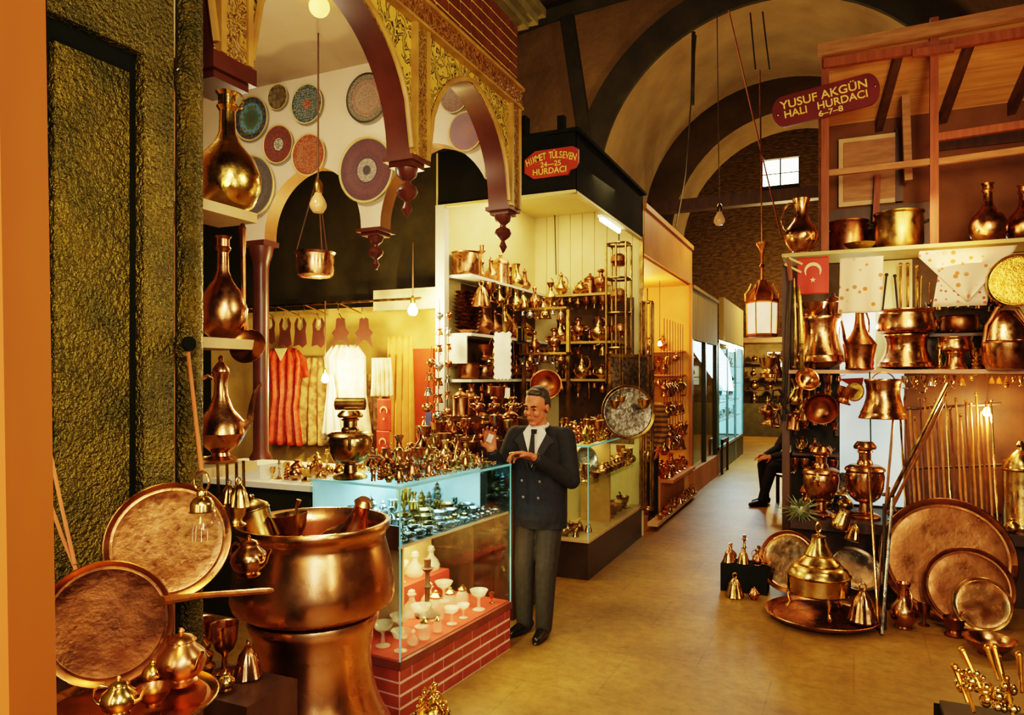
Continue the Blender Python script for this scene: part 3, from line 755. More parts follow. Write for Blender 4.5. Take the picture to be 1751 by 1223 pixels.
def cloth(name, rows, q, sc_, m, rz=0, amp=.012, folds=5, n=26, ph=0, parent=None):
    """hanging cloth: rows = [(z, xl, xr)...] top to bottom in unit coords"""
    vs = []; fs = []
    fine = []
    for (z0,a0,b0),(z1,a1,b1) in zip(rows, rows[1:]):
        k = max(1, int(abs(z1-z0)/.05))
        for i in range(k): t = i/k; fine.append((z0+(z1-z0)*t, a0+(a1-a0)*t, b0+(b1-b0)*t))
    fine.append(rows[-1])
    for j, (z,a,b) in enumerate(fine):
        s = j/len(fine)
        for i in range(n+1):
            u = i/n; x = a+(b-a)*u
            y = amp*(.25+s)*math.sin(folds*2*PI*u+ph+.6*math.sin(3*s))
            vs.append((x*sc_, y, z*sc_))
    for j in range(len(fine)-1):
        for i in range(n):
            k = j*(n+1)+i; fs.append((k,k+1,k+n+2,k+n+1))
    mb = MB(); mb.add(vs, fs)
    o = mb.build(name, m, parent, 60); 
    if parent is None: o.location = q; o.rotation_euler = (0,0,rz)
    sd = o.modifiers.new('t','SOLIDIFY'); sd.thickness = .004
    return o
VEST = mat('maroon_velvet', (.10,.022,.012), (.06,.014,.01), .8)
yg = 5.38
for i, (px, k) in enumerate(((461,.9),(487,1),(513,1),(544,1),(582,1.0),(622,1.0))):
    t = at(px, 543, Y=yg); s = 52*mpp(t)*k
    o = thing('embroidered_vest', ['maroon vest half hidden behind the brown column, leftmost on the rail','maroon vest with a pale lining, second on the rail','maroon vest with a wide open neck, third on the rail','maroon vest tilted on its hanger, fourth on the rail','maroon swallow-tailed vest with a closed neck, fifth on the rail','maroon swallow-tailed vest, rightmost on the rail'][i], 'vest', (t.x, yg, t.z), 0, 'maroon vests on the rail')
    if i < 4:
        MB().prism([(-.28,-.95),(-.05,-.90),(.10,-1.0),(.28,-.88),(.22,-.45),(.26,-.2),(.14,0),(.10,-.06),(.13,-.3),(.05,-.42),(-.05,-.42),(-.12,-.3),(-.08,-.06),(-.13,0),(-.24,-.2),(-.22,-.45)][::-1], .05*s, None, X(s=s)).build('body', VEST, o)
        MB().prism([(-.10,-.08),(.09,-.08),(.12,-.3),(.05,-.42),(-.05,-.42),(-.11,-.3)], .02*s, None, X((0,.03,0),s=s)).build('lining', CREAM, o)
    else:
        MB().prism([(-.34,-1.0),(-.12,-.78),(0,-.72),(.12,-.78),(.34,-1.0),(.26,-.62),(.36,-.5),(.20,-.36),(.17,-.04),(.06,0),(0,-.06),(-.06,0),(-.17,-.04),(-.20,-.36),(-.36,-.5),(-.26,-.62)], .05*s, None, X(s=s)).build('body', VEST, o)
    MB().tube([(0,.02,-.04*s),(0,-.0,.06*s),(0,yg and -.02,.12*s)], .006, 6).build('hanger', BRASSD, o)
RED = mat('red_brocade', (.62,.075,.02), (.42,.035,.012), .55, ns=22, lo=.45, hi=.55)
t = at(482, 596, Y=5.48); s = 165*mpp(t)
o = thing('red_dress', 'long red brocade dress with short sleeves hanging in the left display', 'dress', (t.x,5.48,t.z))
cloth('gown', [(0,-.16,.20),(-.12,-.22,.24),(-.5,-.16,.22),(-.60,-.17,.20),(-1.0,-.24,.27)], None, s, RED, amp=.035, folds=4, parent=o)
cloth('sleeve', [(-.02,.12,.22),(-.12,.16,.32),(-.30,.24,.36)], None, s, RED, amp=.01, folds=1, parent=o)
cloth('sleeve', [(-.02,-.2,-.12),(-.12,-.30,-.16),(-.30,-.34,-.22)], None, s, RED, amp=.01, folds=1, parent=o)
MB().prism([(-.08,.0),(.09,.0),(.0,-.13)], .004, None, X((0,-.02,0),s=s)).build('collar', CREAM, o)
EMB = mat('gold_embroidered_cloth', (.72,.48,.18), (.40,.20,.07), .7, ns=16, lo=.42, hi=.58)
EMB2 = mat('pale_embroidered_gown', (.88,.80,.60), (.70,.55,.32), .7, ns=9, lo=.4, hi=.62)
WHITEC = mat('white_cotton', (.85,.80,.68), (.78,.72,.58), .8)
def hung(name, rows, px, py, hpx, Y, m, label, cat, **k):
    t = at(px, py, Y=Y); s = hpx*mpp(t)
    o = cloth(name, rows, t, s, m, **k); return tag(o, label, cat)
hung('embroidered_robe', [(0,-.2,.22),(-.3,-.30,.30),(-1,-.36,.38)], 543, 612, 150, 5.62, EMB, 'gold embroidered robe hanging between the red dress and the white gown', 'robe', amp=.03)
hung('white_gown', [(0,-.16,.16),(-.12,-.28,.26),(-.5,-.22,.26),(-1,-.30,.34)], 590, 590, 165, 5.42, EMB2, 'pale white gown with embroidered front, behind the samovar', 'gown', amp=.03)
hung('white_scarf', [(0,-.05,.05),(-1,-.20,.20)], 566, 640, 105, 5.36, WHITEC, 'white scarf hanging in front of the embroidered robe', 'scarf', amp=.015, folds=2)
hung('embroidered_towel', [(0,-.3,.3),(-1,-.34,.36)], 652, 612, 66, 5.42, EMB2, 'pale striped towel hung above the small red flags', 'towel', amp=.02)
hung('gold_towel', [(0,-.3,.3),(-1,-.32,.34)], 628, 640, 95, 5.56, EMB, 'gold towel behind the striped towel in the left display', 'towel', amp=.02)
hung('orange_curtain', [(0,-.1,.11),(-1,-.13,.13)], 683, 575, 240, 5.50, mat('orange_curtain_cloth',(.62,.30,.07),(.48,.2,.04),.7), 'long orange curtain beside the red panel', 'curtain', amp=.03, folds=4)
FLAGR = mat('flag_red', (.55,.05,.025), (.48,.035,.02), .6, ns=2)
FLAGW = mat('flag_pale_yellow', (.85,.66,.36), (.8,.58,.28), .6)
def flag(q, w, h, label, nm='turkish_flag', ry=0, tassel=False, par=0, flip=False):
    """upright hanging pennant: crescent opening downward, star below, facing -Y"""
    o = thing(nm, label, 'flag', q)
    cloth('field', [(0,-.5*w/h,.5*w/h),(-1,-.5*w/h,.5*w/h)], None, h, FLAGR, amp=.004, folds=1.3, parent=o)
    R0 = w*.27; ri = R0*.80; d = R0*.22
    outer = [(R0*math.cos(math.radians(a)), R0*math.sin(math.radians(a))) for a in range(-38, 219, 8)]
    a1 = math.atan2(outer[-1][1]+d, outer[-1][0]); a0 = math.atan2(outer[0][1]+d, outer[0][0])
    ang0 = math.degrees(a1) % 360; ang1 = math.degrees(a0)
    inner = [(ri*math.cos(math.radians(ang0+(ang1-ang0)*i/24)), -d+ri*math.sin(math.radians(ang0+(ang1-ang0)*i/24))) for i in range(1,24)]
    MB().prism([(x, z-h*.36) for x,z in outer+inner], .003, None, X((0,-.012,0))).build('crescent', FLAGW, o)
    st = []
    for i in range(10):
        rr = w*.10 if i % 2 == 0 else w*.04; a = math.radians(90+36*i); st.append((rr*math.cos(a), rr*math.sin(a)-h*.62))
    MB().prism(st, .003, None, X((0,-.012,0))).build('star', FLAGW, o)
    return o
t = at(657, 682, Y=5.30); flag(t, 28*mpp(t), 56*mpp(t), 'upper small red flag with a pale crescent, hung in the left display')
t = at(655, 737, Y=5.28); flag(t, 26*mpp(t), 52*mpp(t), 'lower small red flag with a pale crescent, behind the samovar')
a = at(690, 597, Y=5.6); b_ = at(742, 760, Y=5.6)
o = MB().box((a.x,5.58,0.0),(b_.x,5.62,a.z)).build('felt_board', mat('red_felt',(.50,.06,.018),(.42,.045,.015),.8)); tag(o, 'plain red board standing at the right end of the garment display', 'board')
# bright bulbs of the garment display
q = at(706, 540, Y=5.25); bulb(q, (q.x,q.y,2.9), 'glaring bulb beside the booth post above the red panel', .075, emis('glare_bulb',(1,.80,.35),60))
q2 = at(556, 655, Y=5.20); bulb(q2, (q2.x,q2.y,2.43), 'glaring bulb hanging in front of the gold robe', .06, emis('glare_bulb_b',(1,.80,.40),40))
kid('light_box', MB().box((-3.95,5.55,2.36),(-3.27,5.70,2.55)), mat('cream_pelmet',(.85,.72,.42),None,.6), tl := thing('light_pelmet', 'cream pelmet behind the glaring bulb', 'pelmet', (-3.6,5.6,2.4)))
# ================================================================== GLASS COUNTER (its own axes: t along the lane, d depth away from the lane)
C0 = V((-2.003, 3.038, 0)); CE = V((.0921,.9957,0)); CD = V((-.9957,.0921,0)); CL, CDP = 1.117, .62
CM = Matrix(((CE.x,CD.x,0,C0.x),(CE.y,CD.y,0,C0.y),(0,0,1,0),(0,0,0,1)))
def cp(t, d, z): p = C0 + CE*t + CD*d; return V((p.x,p.y,z))
ct = thing('glass_counter', 'glass display counter on a red brick base, left of the suited man', 'counter', cp(0,0,0)); ct.rotation_euler = (0,0,-math.atan2(.0921,.9957))
def ckid(name, mb, m=None): return kid(name, mb, m, ct)
def cb(a, b): return (min(a[0],b[0]),min(a[1],b[1]),a[2]), (max(a[0],b[0]),max(a[1],b[1]),b[2])
def cbox(mb, t0, t1, d0, d1, z0, z1, m=None): return mb.box((t0,d0,z0),(t1,d1,z1), m, CM)
mb = MB(); cbox(mb, .003, CL-.003, .0, CDP, .0, .27, PINKM)
h = (.262-.0)/4
for r in range(4):
    u = -(.09 if r % 2 else 0.0)
    while u < CL:
        a, b = max(u,.0)+.004, min(u+.19,CL)-.004
        if b-a > .02: cbox(mb, a, b, -.0035, .02, r*h+.008, (r+1)*h-.008, REDBRICK)
        u += .19
    cbox(mb, -.003, .03, .006, CDP, r*h+.006, (r+1)*h-.006, REDBRICK)
ckid('brick_base', mb)
mb = MB(); cbox(mb, -.008, CL+.005, -.012, CDP+.01, .262, .305); ckid('wooden_sill', mb, mat('dark_red_wood',(.20,.05,.03),(.14,.03,.02),.35))
mb = MB(); cbox(mb, .0, CL, .012, CDP, .305, .309); ckid('red_cloth', mb, mat('red_cloth',(.48,.05,.03),(.38,.035,.02),.9))
mb = MB(); cbox(mb, .005, CL-.005, .012, CDP, .868, .882, DARKWOOD); cbox(mb, .004, .016, .012, .55, .862, .985, DARKWOOD); cbox(mb,.005,CL-.005,.008,.014,.868,.882,PALEWOOD); ckid('middle_shelf', mb)
mb = MB(); cbox(mb, .02, CL-.02, CDP-.015, CDP, .31, .868, PALEWOOD); cbox(mb, .30, .315, .22, CDP-.015, .31, .868, PALEWOOD); ckid('back_board', mb)
AQUA = mat('aqua_back_panel', (.58,.78,.78), (.46,.68,.72), .5, ns=5, emit=.40)  # emission puts the aqua case light into the panel
mb = MB(); cbox(mb, .02, CL-.02, CDP-.015, CDP, .882, 1.17); cbox(mb, CL-.05, CL-.04, .20, CDP-.015, .882, 1.15); ckid('aqua_back', mb, AQUA)  # far end sheet added to carry the same glow
mb = MB(); cbox(mb, .004, CL-.004, .0, .006, .305, .868, GLASS); cbox(mb, 0,.006,.006,CDP,.309,.868, GLASS); cbox(mb, CL-.006,CL,.006,CDP,.309,.868, GLASS); ckid('lower_pane', mb)
mb = MB(); cbox(mb, .004, CL-.004, .0, .006, .884, 1.176, GLASSC); cbox(mb, 0,.006,.006,CDP,.986,1.176, GLASSC); cbox(mb, CL-.006,CL,.006,CDP,.884,1.176, GLASSC); ckid('upper_pane', mb)
mb = MB(); cbox(mb, -.004, CL+.004, -.006, CDP+.005, 1.177, 1.187, GLASSC); ckid('glass_top', mb)
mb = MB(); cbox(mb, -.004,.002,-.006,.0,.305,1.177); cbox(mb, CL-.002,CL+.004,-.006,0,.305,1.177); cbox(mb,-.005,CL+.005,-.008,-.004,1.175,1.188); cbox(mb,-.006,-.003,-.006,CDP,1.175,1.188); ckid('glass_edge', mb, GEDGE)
# contents, upper case
for k, (d, hs) in enumerate(((.06,(.02,.04)),(.14,(.025,.05)),(.23,(.04,.08)),(.34,(.06,.13)),(.46,(.09,.19)))):
    a, b = cp(.05,d,0), cp(CL-.05,d,0)
    pack([['bowl','mortar'],['bowl','mortar','bauble'],['goblet','bowl','cezve'],['goblet','vase','bowl','spice'],['vase','candlestick','goblet','spice']][k], a, b, .882, hs, ['in the front row of the aqua case','in the second row of the aqua case','in the third row of the aqua case','in the fourth row of the aqua case','in the back row of the aqua case'][k], 'silver wares in the aqua glass case', (SILVER,SILVER,BRASS) if k else (SILVER,), gap=.006, smax=.055, tiny=True)
# contents, lower case
for k, (d, hs, kd) in enumerate(((.075,(.06,.13),['jar','compote','decanter','goblet']),(.20,(.08,.18),['jar','decanter','compote']),(.36,(.12,.30),['compote','decanter','jar']),(.515,(.18,.30),['compote','decanter']))):
    a, b = cp(.05 if k < 2 else .34 if k == 2 else .44,d,0), cp(CL-.07,d,0)
    pack(kd, a, b, .310 if k < 3 else .471, hs, ['in the front row of the lower glass case','in the second row of the lower glass case','in the third row of the lower glass case','in the back row of the lower glass case'][k], 'glassware in the lower glass case', (BRASS,), gap=.02, tiny=False, smax=.06)
o = ware('candlestick', cp(.62,.285,.311), .34, (DARKWOOD,), 'dark wooden candlestick among the glassware in the lower case')
mb = MB(); cbox(mb, .42, CL-.06, .43, .60, .310, .47, bpy.data.materials['red_cloth']); ckid('red_step', mb)
# on top of the counter
ZT = 1.188
o = ware('samovar', cp(.10,.42,ZT), .37, (BRASS,BRASSD), 'brass samovar lying cylinder on top, at the near left end of the glass counter', rz=2.2, sxy=1.12)
o['label'] = 'brass samovar with a barrel-shaped top, at the near end of the glass counter'
g = cp(.10,.42,ZT+.372)
o = MB().tube([(-.085,0,.034),(-.08,0,.034),(.08,0,.034),(.085,0,.034)],[.02,.034,.034,.02],18).build('small_drum', BRASSD); o.location = g; o.rotation_euler = (0,0,.45); tag(o,'small dark barrel lying across the top of the samovar','barrel')
rows = [(.055,.05,1.07,(.018,.035),['bowl','mortar','bauble'],COPPER,'along the front edge of the glass counter top'),
        (.135,.05,1.05,(.05,.09),['mortar','goblet','bell','jug','candlestick','cezve'],BRASS,'in the second row on the glass counter top'),
        (.235,.05,1.04,(.08,.15),['ewer','jug','candlestick','goblet','mortar','spice','grinder'],COPPER,'in the third row on the glass counter top'),
        (.345,.25,1.02,(.11,.19),['ewer','jug','teapot','candlestick','vase','grinder','samovar'],BRASS,'in the fourth row on the glass counter top'),
        (.47,.28,1.02,(.14,.24),['ewer','jug','vase','candlestick','canister','samovar'],COPPER,'in the back row on the glass counter top')]
for d, t0, t1, hs, kd, m, pl in rows:
    pack(kd, cp(t0,d,0), cp(t1,d,0), ZT, hs, pl, 'small wares crowded on the glass counter top', (m,COPPER,BRASS,COPPER2), gap=.003, smax=.06)
# a stand behind the counter: tiers of coppers rising towards the booth post
st = thing('stepped_stand', 'dark stepped stand of coppers behind the glass counter', 'stand', (-2.9,4.6,0))
kid('step', MB().box((-2.86,4.30,0),(-2.24,4.62,1.16)), DARKWOOD, st); kid('step', MB().box((-2.86,4.64,0),(-2.10,5.0,1.28)), DARKWOOD, st); kid('step', MB().box((-2.9,5.02,0),(-2.10,5.30,1.42)), DARKWOOD, st)
for y, z, hs, pl in ((4.38,1.16,(.10,.19),'on the lower front step behind the counter'),(4.53,1.16,(.13,.22),'on the lower rear step behind the counter'),(4.74,1.28,(.12,.22),'on the upper front step behind the counter'),(4.90,1.28,(.16,.27),'on the upper rear step behind the counter'),(5.09,1.42,(.16,.26),'on the top front step behind the counter'),(5.22,1.42,(.18,.3),'on the top rear step behind the counter')):
    pack(['ewer','jug','vase','candlestick','teapot','goblet','samovar','canister','mortar'], (-2.84,y), (-2.26 if y < 4.6 else -2.12,y), z, hs, pl, 'coppers on the stepped stand', (COPPER,COPPER,BRASS,COPPERD), gap=.004, smax=.068)
# strings of little cups tapering upward beside the booth post
for k, (px, y0, y1, n, s0, s1) in enumerate(((752,520,772,9,.045,.085),(738,600,775,7,.055,.09),(768,520,765,9,.04,.07))):
    for i in range(n):
        t = (i+.5)/n; y = y0+(y1-y0)*t; hh = (s0+(s1-s0)*t)*1.5
        p = at(px - (14*t if k == 1 else 4*t), y, Y=5.32+.0*k)
        o = ware('mortar' if i % 3 else 'bauble', p, hh, (COPPER if (i+k) % 3 else SILVER, BRASS), rz=R.uniform(0,6), tiny=True, rot=(PI,0,R.uniform(0,6)), name='hanging_cup', cat='cup')
        o['group'] = 'cups strung beside the white booth post'
        o['label'] = f"small {'copper' if (i+k)%3 else 'silver'} cup on the {['middle','left','right'][k]} string by the booth post, {['topmost','second','third','fourth','fifth','sixth','seventh','eighth','ninth'][i] + (' from top' if i else '')}"
    a = at(px, y0-8, Y=5.32); b = at(px-(14 if k == 1 else 4), y1, Y=5.32)
    o = MB().tube([a,b],.004,5).build('string', CORD); tag(o, f"dark {['middle','left','right'][k]} string holding small cups beside the white booth post", 'string')
t = at(733, 705, Y=5.2); o = MB().box((t.x-.025,5.19,t.z-.22),(t.x+.03,5.20,t.z)).build('blue_cloth_strip', mat('blue_cloth',(.10,.11,.30),(.07,.08,.22),.8)); tag(o,'narrow blue cloth strip hanging among the strings of cups','cloth strip')
# ---------- inner counter: small things
pack(['canister','bowl','mortar'], (-4.62,4.2), (-4.1,4.2), 1.0, (.09,.15), 'at the left end of the inner counter', 'round boxes on the inner counter', (BRASSD,COPPERD), gap=.01)
for j, y in enumerate((4.02,4.16,4.32,4.5)):
    pack(['goblet','candlestick','bauble','teapot','spice','mortar'], (-3.77,y), (-2.95,y), 1.0, (.07,.15+.02*j), ['in the front row','in the second row','in the third row','in the back row'][j] + ' on the inner counter', 'gilt trinkets on the inner counter', (GOLD,BRASS,GOLD,COPPER), gap=.004, smax=.06)

# ================================================================== BIG CAULDRON on an upturned pot
cc = V((-2.06,2.46,0))
o = MB().box((cc.x-.30,cc.y-.30,0),(cc.x+.30,cc.y+.30,.135)).build('plinth', DARKWOOD); tag(o,'low dark wooden plinth under the upturned copper pot','plinth')
def k_bigflare():
    return [('body', L([(0,0),(.70,0),(.71,.02),(.69,.05),(.655,.12),(.65,.145),(.66,.155),(.62,.21),(.545,.36),(.50,.50),(.48,.64),(.485,.76),(.50,.80),(.50,.86),(.535,.92),(.55,.965),(.54,1),(0,1)],56), 'm')]
def k_bigpot():
    return [('body', L([(0,0),(.55,0),(.74,.045),(.86,.12),(.885,.20),(.875,.35),(.845,.55),(.80,.74),(.795,.76),(.79,.79),(.785,.86),(.81,.90),(.835,.925),(.845,.965),(.83,1),(.79,1),(.75,.93),(.73,.84),(.80,.4),(.7,.1),(0,.07)],56), 'm')]
KIND.update(bigflare=k_bigflare, bigpot=k_bigpot)
COPPERB = metal('copper_polished', (.86,.48,.25), (.62,.30,.13), .20, .34, 9)
COPPERB.node_tree.nodes['Bump'] if 'Bump' in COPPERB.node_tree.nodes else None
ware('bigflare', (cc.x,cc.y,.137), .585, (COPPERB,), 'large polished copper pot standing upside down under the big cauldron', cat='pot', name='upturned_pot', sxy=.86)
ware('bigpot', (cc.x,cc.y,.724), .395, (COPPERB,), 'largest polished copper cauldron, standing on the upturned pot at lower left', cat='cauldron', name='cauldron', sxy=.985)
# ladles and lids standing in the cauldron
for px, dz, rx, ry, kind, m, h, lab in ((596,.05,.25,.40,'lidcone',COPPERB,.25,'bright conical copper lid leaning in the mouth of the big cauldron'),(500,.06,.0,-.12,'mortar',BRASSD,.20,'dark brass mortar standing in the mouth of the big cauldron'),(452,.10,.0,-.3,'canister',BRASSD,.22,'dark brass canister leaning at the left in the big cauldron')):
    d = V(ray(px,HY)); t = (cc-V((0,0,0))).dot(FWD); p = ORG + d*t
    ware(kind, (p.x,p.y,.98+dz*.4), h, (m,), lab, rot=(rx,ry,.3))
# ================================================================== LEFT FOREGROUND
o = MB().box((-1.585,.50,.0),(-1.26,1.14,1.05), DARKWOOD).box((-1.59,.48,1.05),(-1.24,1.16,1.08), DARKWOOD).build('display_table'); tag(o, 'dark wooden table under the trays beside the green iron door', 'table')
t1 = at(290, 926, D=1.70); r1 = 101*mpp(t1)
TR1 = mat('engraved_copper', (.52,.24,.10), (.34,.14,.05), .26, 1, ns=24, bs=52, bst=.45, bd=.004, r2=.45)
disc(t1, r1, (.86,-.50,.03), (TR1, COPPER), 'bright engraved copper tray leaning against the green iron door')
t2 = at(183, 1066, D=1.50); r2 = 106*mpp(t2)
TR2 = mat('dark_hammered_copper', (.15,.06,.024), (.06,.025,.012), .28, 1, ns=14, bs=60, bst=.5, bd=.004, r2=.5)
fp = disc(t2, r2, (.66,-.72,.10), (TR2, COPPERD), 'dark hammered copper pan with a long handle, lowest at far left', name=None) if False else disc(t2, r2, (.66,-.72,.10), (TR2, COPPERD), 'dark hammered copper pan with a long handle, lowest at far left')
fp.name = 'long_handled_pan'; fp['category'] = 'pan'
a = at(276, 1028, D=1.50); b = at(466, 1010, D=1.86)
kid('handle', MB().tube([a, a.lerp(b,.3)+V((0,0,.004)), b.lerp(a,.05), b],[.010,.007,.008,.005],8), COPPER, fp)
t3 = at(222, 1196, D=1.42)
o = disc((t3.x,t3.y,1.088), .165, (0.0,0,1), (COPPERD, BRASS), 'round copper tray lying flat on the table at the lower left corner')
for (px, py, D, kind, h, m, lab) in ((203,1198,1.36,'teapot',.075,BRASS,'small round brass pot lying on the flat tray, leftmost'),(262,1200,1.40,'bowl',.035,COPPERD,'small dark copper bowl on the flat tray'),(262,1165,1.5,'bauble',.05,BRASS,'small brass ball between the dark pan and flat tray')):
    p = at(px, py, D=D); ware(kind, (p.x,p.y,1.096), h, (m,), lab, rz=.5)
p = at(310, 1150, D=1.50); p.z = 1.097; ware('teapot', (p.x,p.y,p.z-.0), .115, (COPPER,IRON), 'copper and brass teapot with a dark spout beside the dark pan', rz=-.2)
# hanging bell lamp with a ring, hung from the hinge by a cord
rg = at(345, 815, D=1.58); k = mpp(rg)
o = thing('hanging_bell', 'brass bell-shaped lamp with a ring on top, hung before the engraved tray', 'hanging lamp', rg)
MB().tube([(17*k*math.cos(a*PI/8),0,-8*k+17*k*math.sin(a*PI/8)) for a in range(17)], 2.2*k, 6).build('ring', BRASS, o)
MB().lathe([(r*k,z*k) for r,z in ((0,-24),(7,-24),(9,-28),(8,-34),(14,-38),(19,-44),(20,-47),(20,-58),(22,-60),(0,-60))],24).build('cap', BRASS, o); MB().lathe([(r*k,z*k) for r,z in ((19,-60),(27,-70),(33,-88),(34,-104),(28,-112),(0,-114))],24).build('glass_bell', GLASS, o)
hk = at(322, 604, D=1.90)
o2 = MB().tube([hk, rg+V((-.0,0,9*k))], .0045, 6).build('cord', mat('red_cord',(.30,.09,.04),None,.7)); tag(o2,'thin red-brown cord from the door hinge to the brass bell','cord')
# two slack brown cords at the far left
for i, (x0,y0,x1,y1) in enumerate(((85,770,128,965),(82,850,130,975))):
    a = at(x0,y0,D=1.52); b = at(x1,y1,D=1.47); o = MB().tube([a,(a+b)/2+V((0,0,-.006)),b],.004,6).build('cord', bpy.data.materials['red_cord']); tag(o, ['upper red-brown cord running down to the dark pan at far left','lower red-brown cord running down to the dark pan at far left'][i],'cord')
# shelf tiers with ewers beyond the door post
SHX = (-2.07,-1.885)
for z, lab in ((2.325,'top cream plank shelf under the big brass ewer'),(1.872,'middle cream plank shelf under the copper ewer'),(1.440,'lowest cream plank shelf under the tall-spouted ewer')):
    o = MB().box((SHX[0],1.45,z-.035),(SHX[1],1.945,z)).build('wall_shelf', mat('cream_plank',(.62,.45,.24),(.5,.34,.16),.6) if 'cream_plank' not in bpy.data.materials else bpy.data.materials['cream_plank']); tag(o, lab, 'shelf')
o = MB().box((-2.13,1.42,0),(-2.075,1.80,2.75)).build('shelf_upright', mat('brown_upright',(.45,.24,.10),None,.6)); tag(o, 'brown upright board carrying the cream plank shelves','upright')  # plain brown board colour
ware('flask', (-1.965,1.885,2.327), .42, (GOLD,BRASS), 'big gold-engraved flask with a ringed neck on the top plank shelf', rz=.3, sxy=.74)
q = at(408, 172, X=-1.93); o = MB().tube([(q.x,q.y+.022*math.cos(a*PI/8),q.z+.026*math.sin(a*PI/8)) for a in range(17)],.004,6).build('ring_handle', BRASS); tag(o,'brass ring hanging at the neck of the gold flask','ring')
ware('flask', (-1.965,1.865,1.875), .36, (COPPER,), 'copper flask with a slender neck on the middle plank shelf', rz=.2, sxy=.62)
ware('ewer', (-1.965,1.855,1.442), .375, (COPPER2,BRASS), 'copper ewer with a curled handle on the lowest plank shelf', rz=-2.35+PI, sxy=.85)
q = at(420, 622, X=-1.90); k = mpp(q); o = thing('skimmer', 'dark copper skimmer hanging by its long handle before the brown column', 'skimmer', q)
MB().lathe([(0,-.30),(.45,-.27),(.8,-.15),(1,0),(.97,.02),(.78,-.10),(0,-.22)],28,None,X((4*k,0,30*k),rx=1.25,rz=.4,s=(31*k,31*k,40*k))).build('bowl', COPPERD, o)
MB().tube([(2*k,0,56*k),(-4*k,0,90*k),(-6*k,0,180*k),(-7*k,0,232*k),(-7*k,0,240*k)],[.010,.007,.009,.014,.006],8).build('handle', COPPERD, o)
# small brass pieces on the table between the trays and the cauldron
mb = MB().box((-2.30,1.83,0),(-1.82,2.08,.62)); o = mb.build('low_table', DARKWOOD); tag(o,'dark low table between the engraved tray and the cauldron','table')
for j,y in enumerate((1.895,2.01)):
    pack(['teapot','goblet','candlestick','mortar','bell','jug','spice'], (-2.28,y), (-1.83,y), .62, (.12,.26), ['in the front row','in the back row'][j]+' on the low table by the cauldron', 'brass pieces on the low table', (BRASS,BRASSD,COPPER), gap=.006, smax=.052)
for i,(px,py,h,kd,lab) in enumerate(((425,985,70,'teapot','gold teapot hanging beside the left side of the cauldron'),(402,900,50,'mortar','brass mortar hanging right of the engraved tray'),(392,860,40,'bell','brass bell hanging under the lowest plank shelf, left one'),(408,868,52,'bell','brass bell hanging under the lowest plank shelf, right one'))):
    p = at(px,py,D=2.25 if i else 2.35); ware(kd, p, h*mpp(p), (BRASS if i else COPPER2,BRASS), lab, rz=.4*i)
for i,(x0,y0,x1) in enumerate(((372,792,374),(388,792,389),(404,790,405),(416,788,418))):
    a = at(x0,y0,D=2.3); b = at(x1,y0+62+9*i,D=2.3)
    o = MB().tube([a,b],.005,6).build('brass_chain', BRASSD); tag(o, ['leftmost','second','third','rightmost'][i]+' brass chain hanging under the lowest plank shelf'+(', from left' if i in (1,2) else ''),'chain')
# gilt crumbs in the very corner in front of the brick base
mb = MB()
pc = at(738, 1210, D=2.95)
hb = thing('brass_heap', 'glittering heap of small brass oddments in front of the brick base', 'brass oddments', (pc.x,pc.y,0)); hb['kind'] = 'stuff'
for i in range(260):
    a = R.uniform(0,2*PI); r = .17*math.sqrt(R.random()); z = .47*(1-(r/.17)**1.5) - .02 + R.uniform(0,.03)
    M = X((r*math.cos(a)*1.1, r*math.sin(a), max(.012,z)), R.uniform(0,3),R.uniform(0,3),R.uniform(0,3), R.uniform(.5,1.2))
    if i % 3: mb.tube([(-.02,0,0),(-.008,.006,.004),(.008,-.004,.008),(.022,0,0)],[.004,.008,.006,.003],6,None,M)
    else: mb.ball((0,0,0),(.013,.010,.008),8,None,M)
mb.lathe([(.165,0),(.12,.19),(.05,.37),(0,.42)],20)
mb.build('oddments', GOLD, hb)
# ================================================================== SECOND BOOTH (black fascia)
b2t = thing('market_booth', 'open booth with a black fascia and cream inside, behind the suited man', 'booth', (-2.55,6.6,0))
XB, XL2, Y0B, Y1B = -1.93, -3.21, 5.50, 7.72
kid('fascia', MB().box((XL2,Y0B-.02,3.26),(XB,Y0B+.02,3.73)).box((XB-.04,Y0B,3.26),(XB,Y1B,3.73)).box((XL2-.1,Y0B-.05,3.73),(XB+.04,Y1B,3.76)), BLACK, b2t)
kid('fascia_edge', MB().box((XL2,Y0B-.026,3.24),(XB+.004,Y0B+.02,3.262)).box((XB-.04,Y0B,3.24),(XB+.004,Y1B,3.262)), CREAM, b2t)
kid('roof_stub', MB().box((-2.52,Y0B+.1,3.76),(-2.42,Y0B+.2,3.98)), BLACK, b2t); kid('roof_stub', MB().box((-2.13,Y0B+.1,3.76),(-2.07,Y0B+.16,3.93)), BLACK, b2t)
kid('ceiling_panel', MB().box((XL2,Y0B+.02,3.60),(XB-.04,Y1B,3.63)), CREAM, b2t)
kid('side_panel', MB().box((XL2-.03,Y0B,0),(XL2,Y1B,3.73)), CREAM, b2t)
mb = MB().box((XL2,Y1B,0),(XB,Y1B+.03,3.63), CREAM)
for k in range(1,9): mb.box((XL2+k*.145-.003,Y1B-.004,2.4),(XL2+k*.145+.003,Y1B,3.6), mat('cream_groove',(.45,.36,.15),None,.7) if 'cream_groove' not in bpy.data.materials else bpy.data.materials['cream_groove'])
kid('back_panel', mb, None, b2t)
kid('shade_lining', MB().box((XL2+.3,Y1B-.012,1.0),(XB-.1,Y1B-.004,2.62)).box((XL2,5.9,1.0),(XL2+.008,Y1B-.02,2.62)), mat('lining_shade_brown',(.14,.075,.025),(.09,.045,.015),.8), b2t)  # brown sheets added for the shade behind the crowded wares
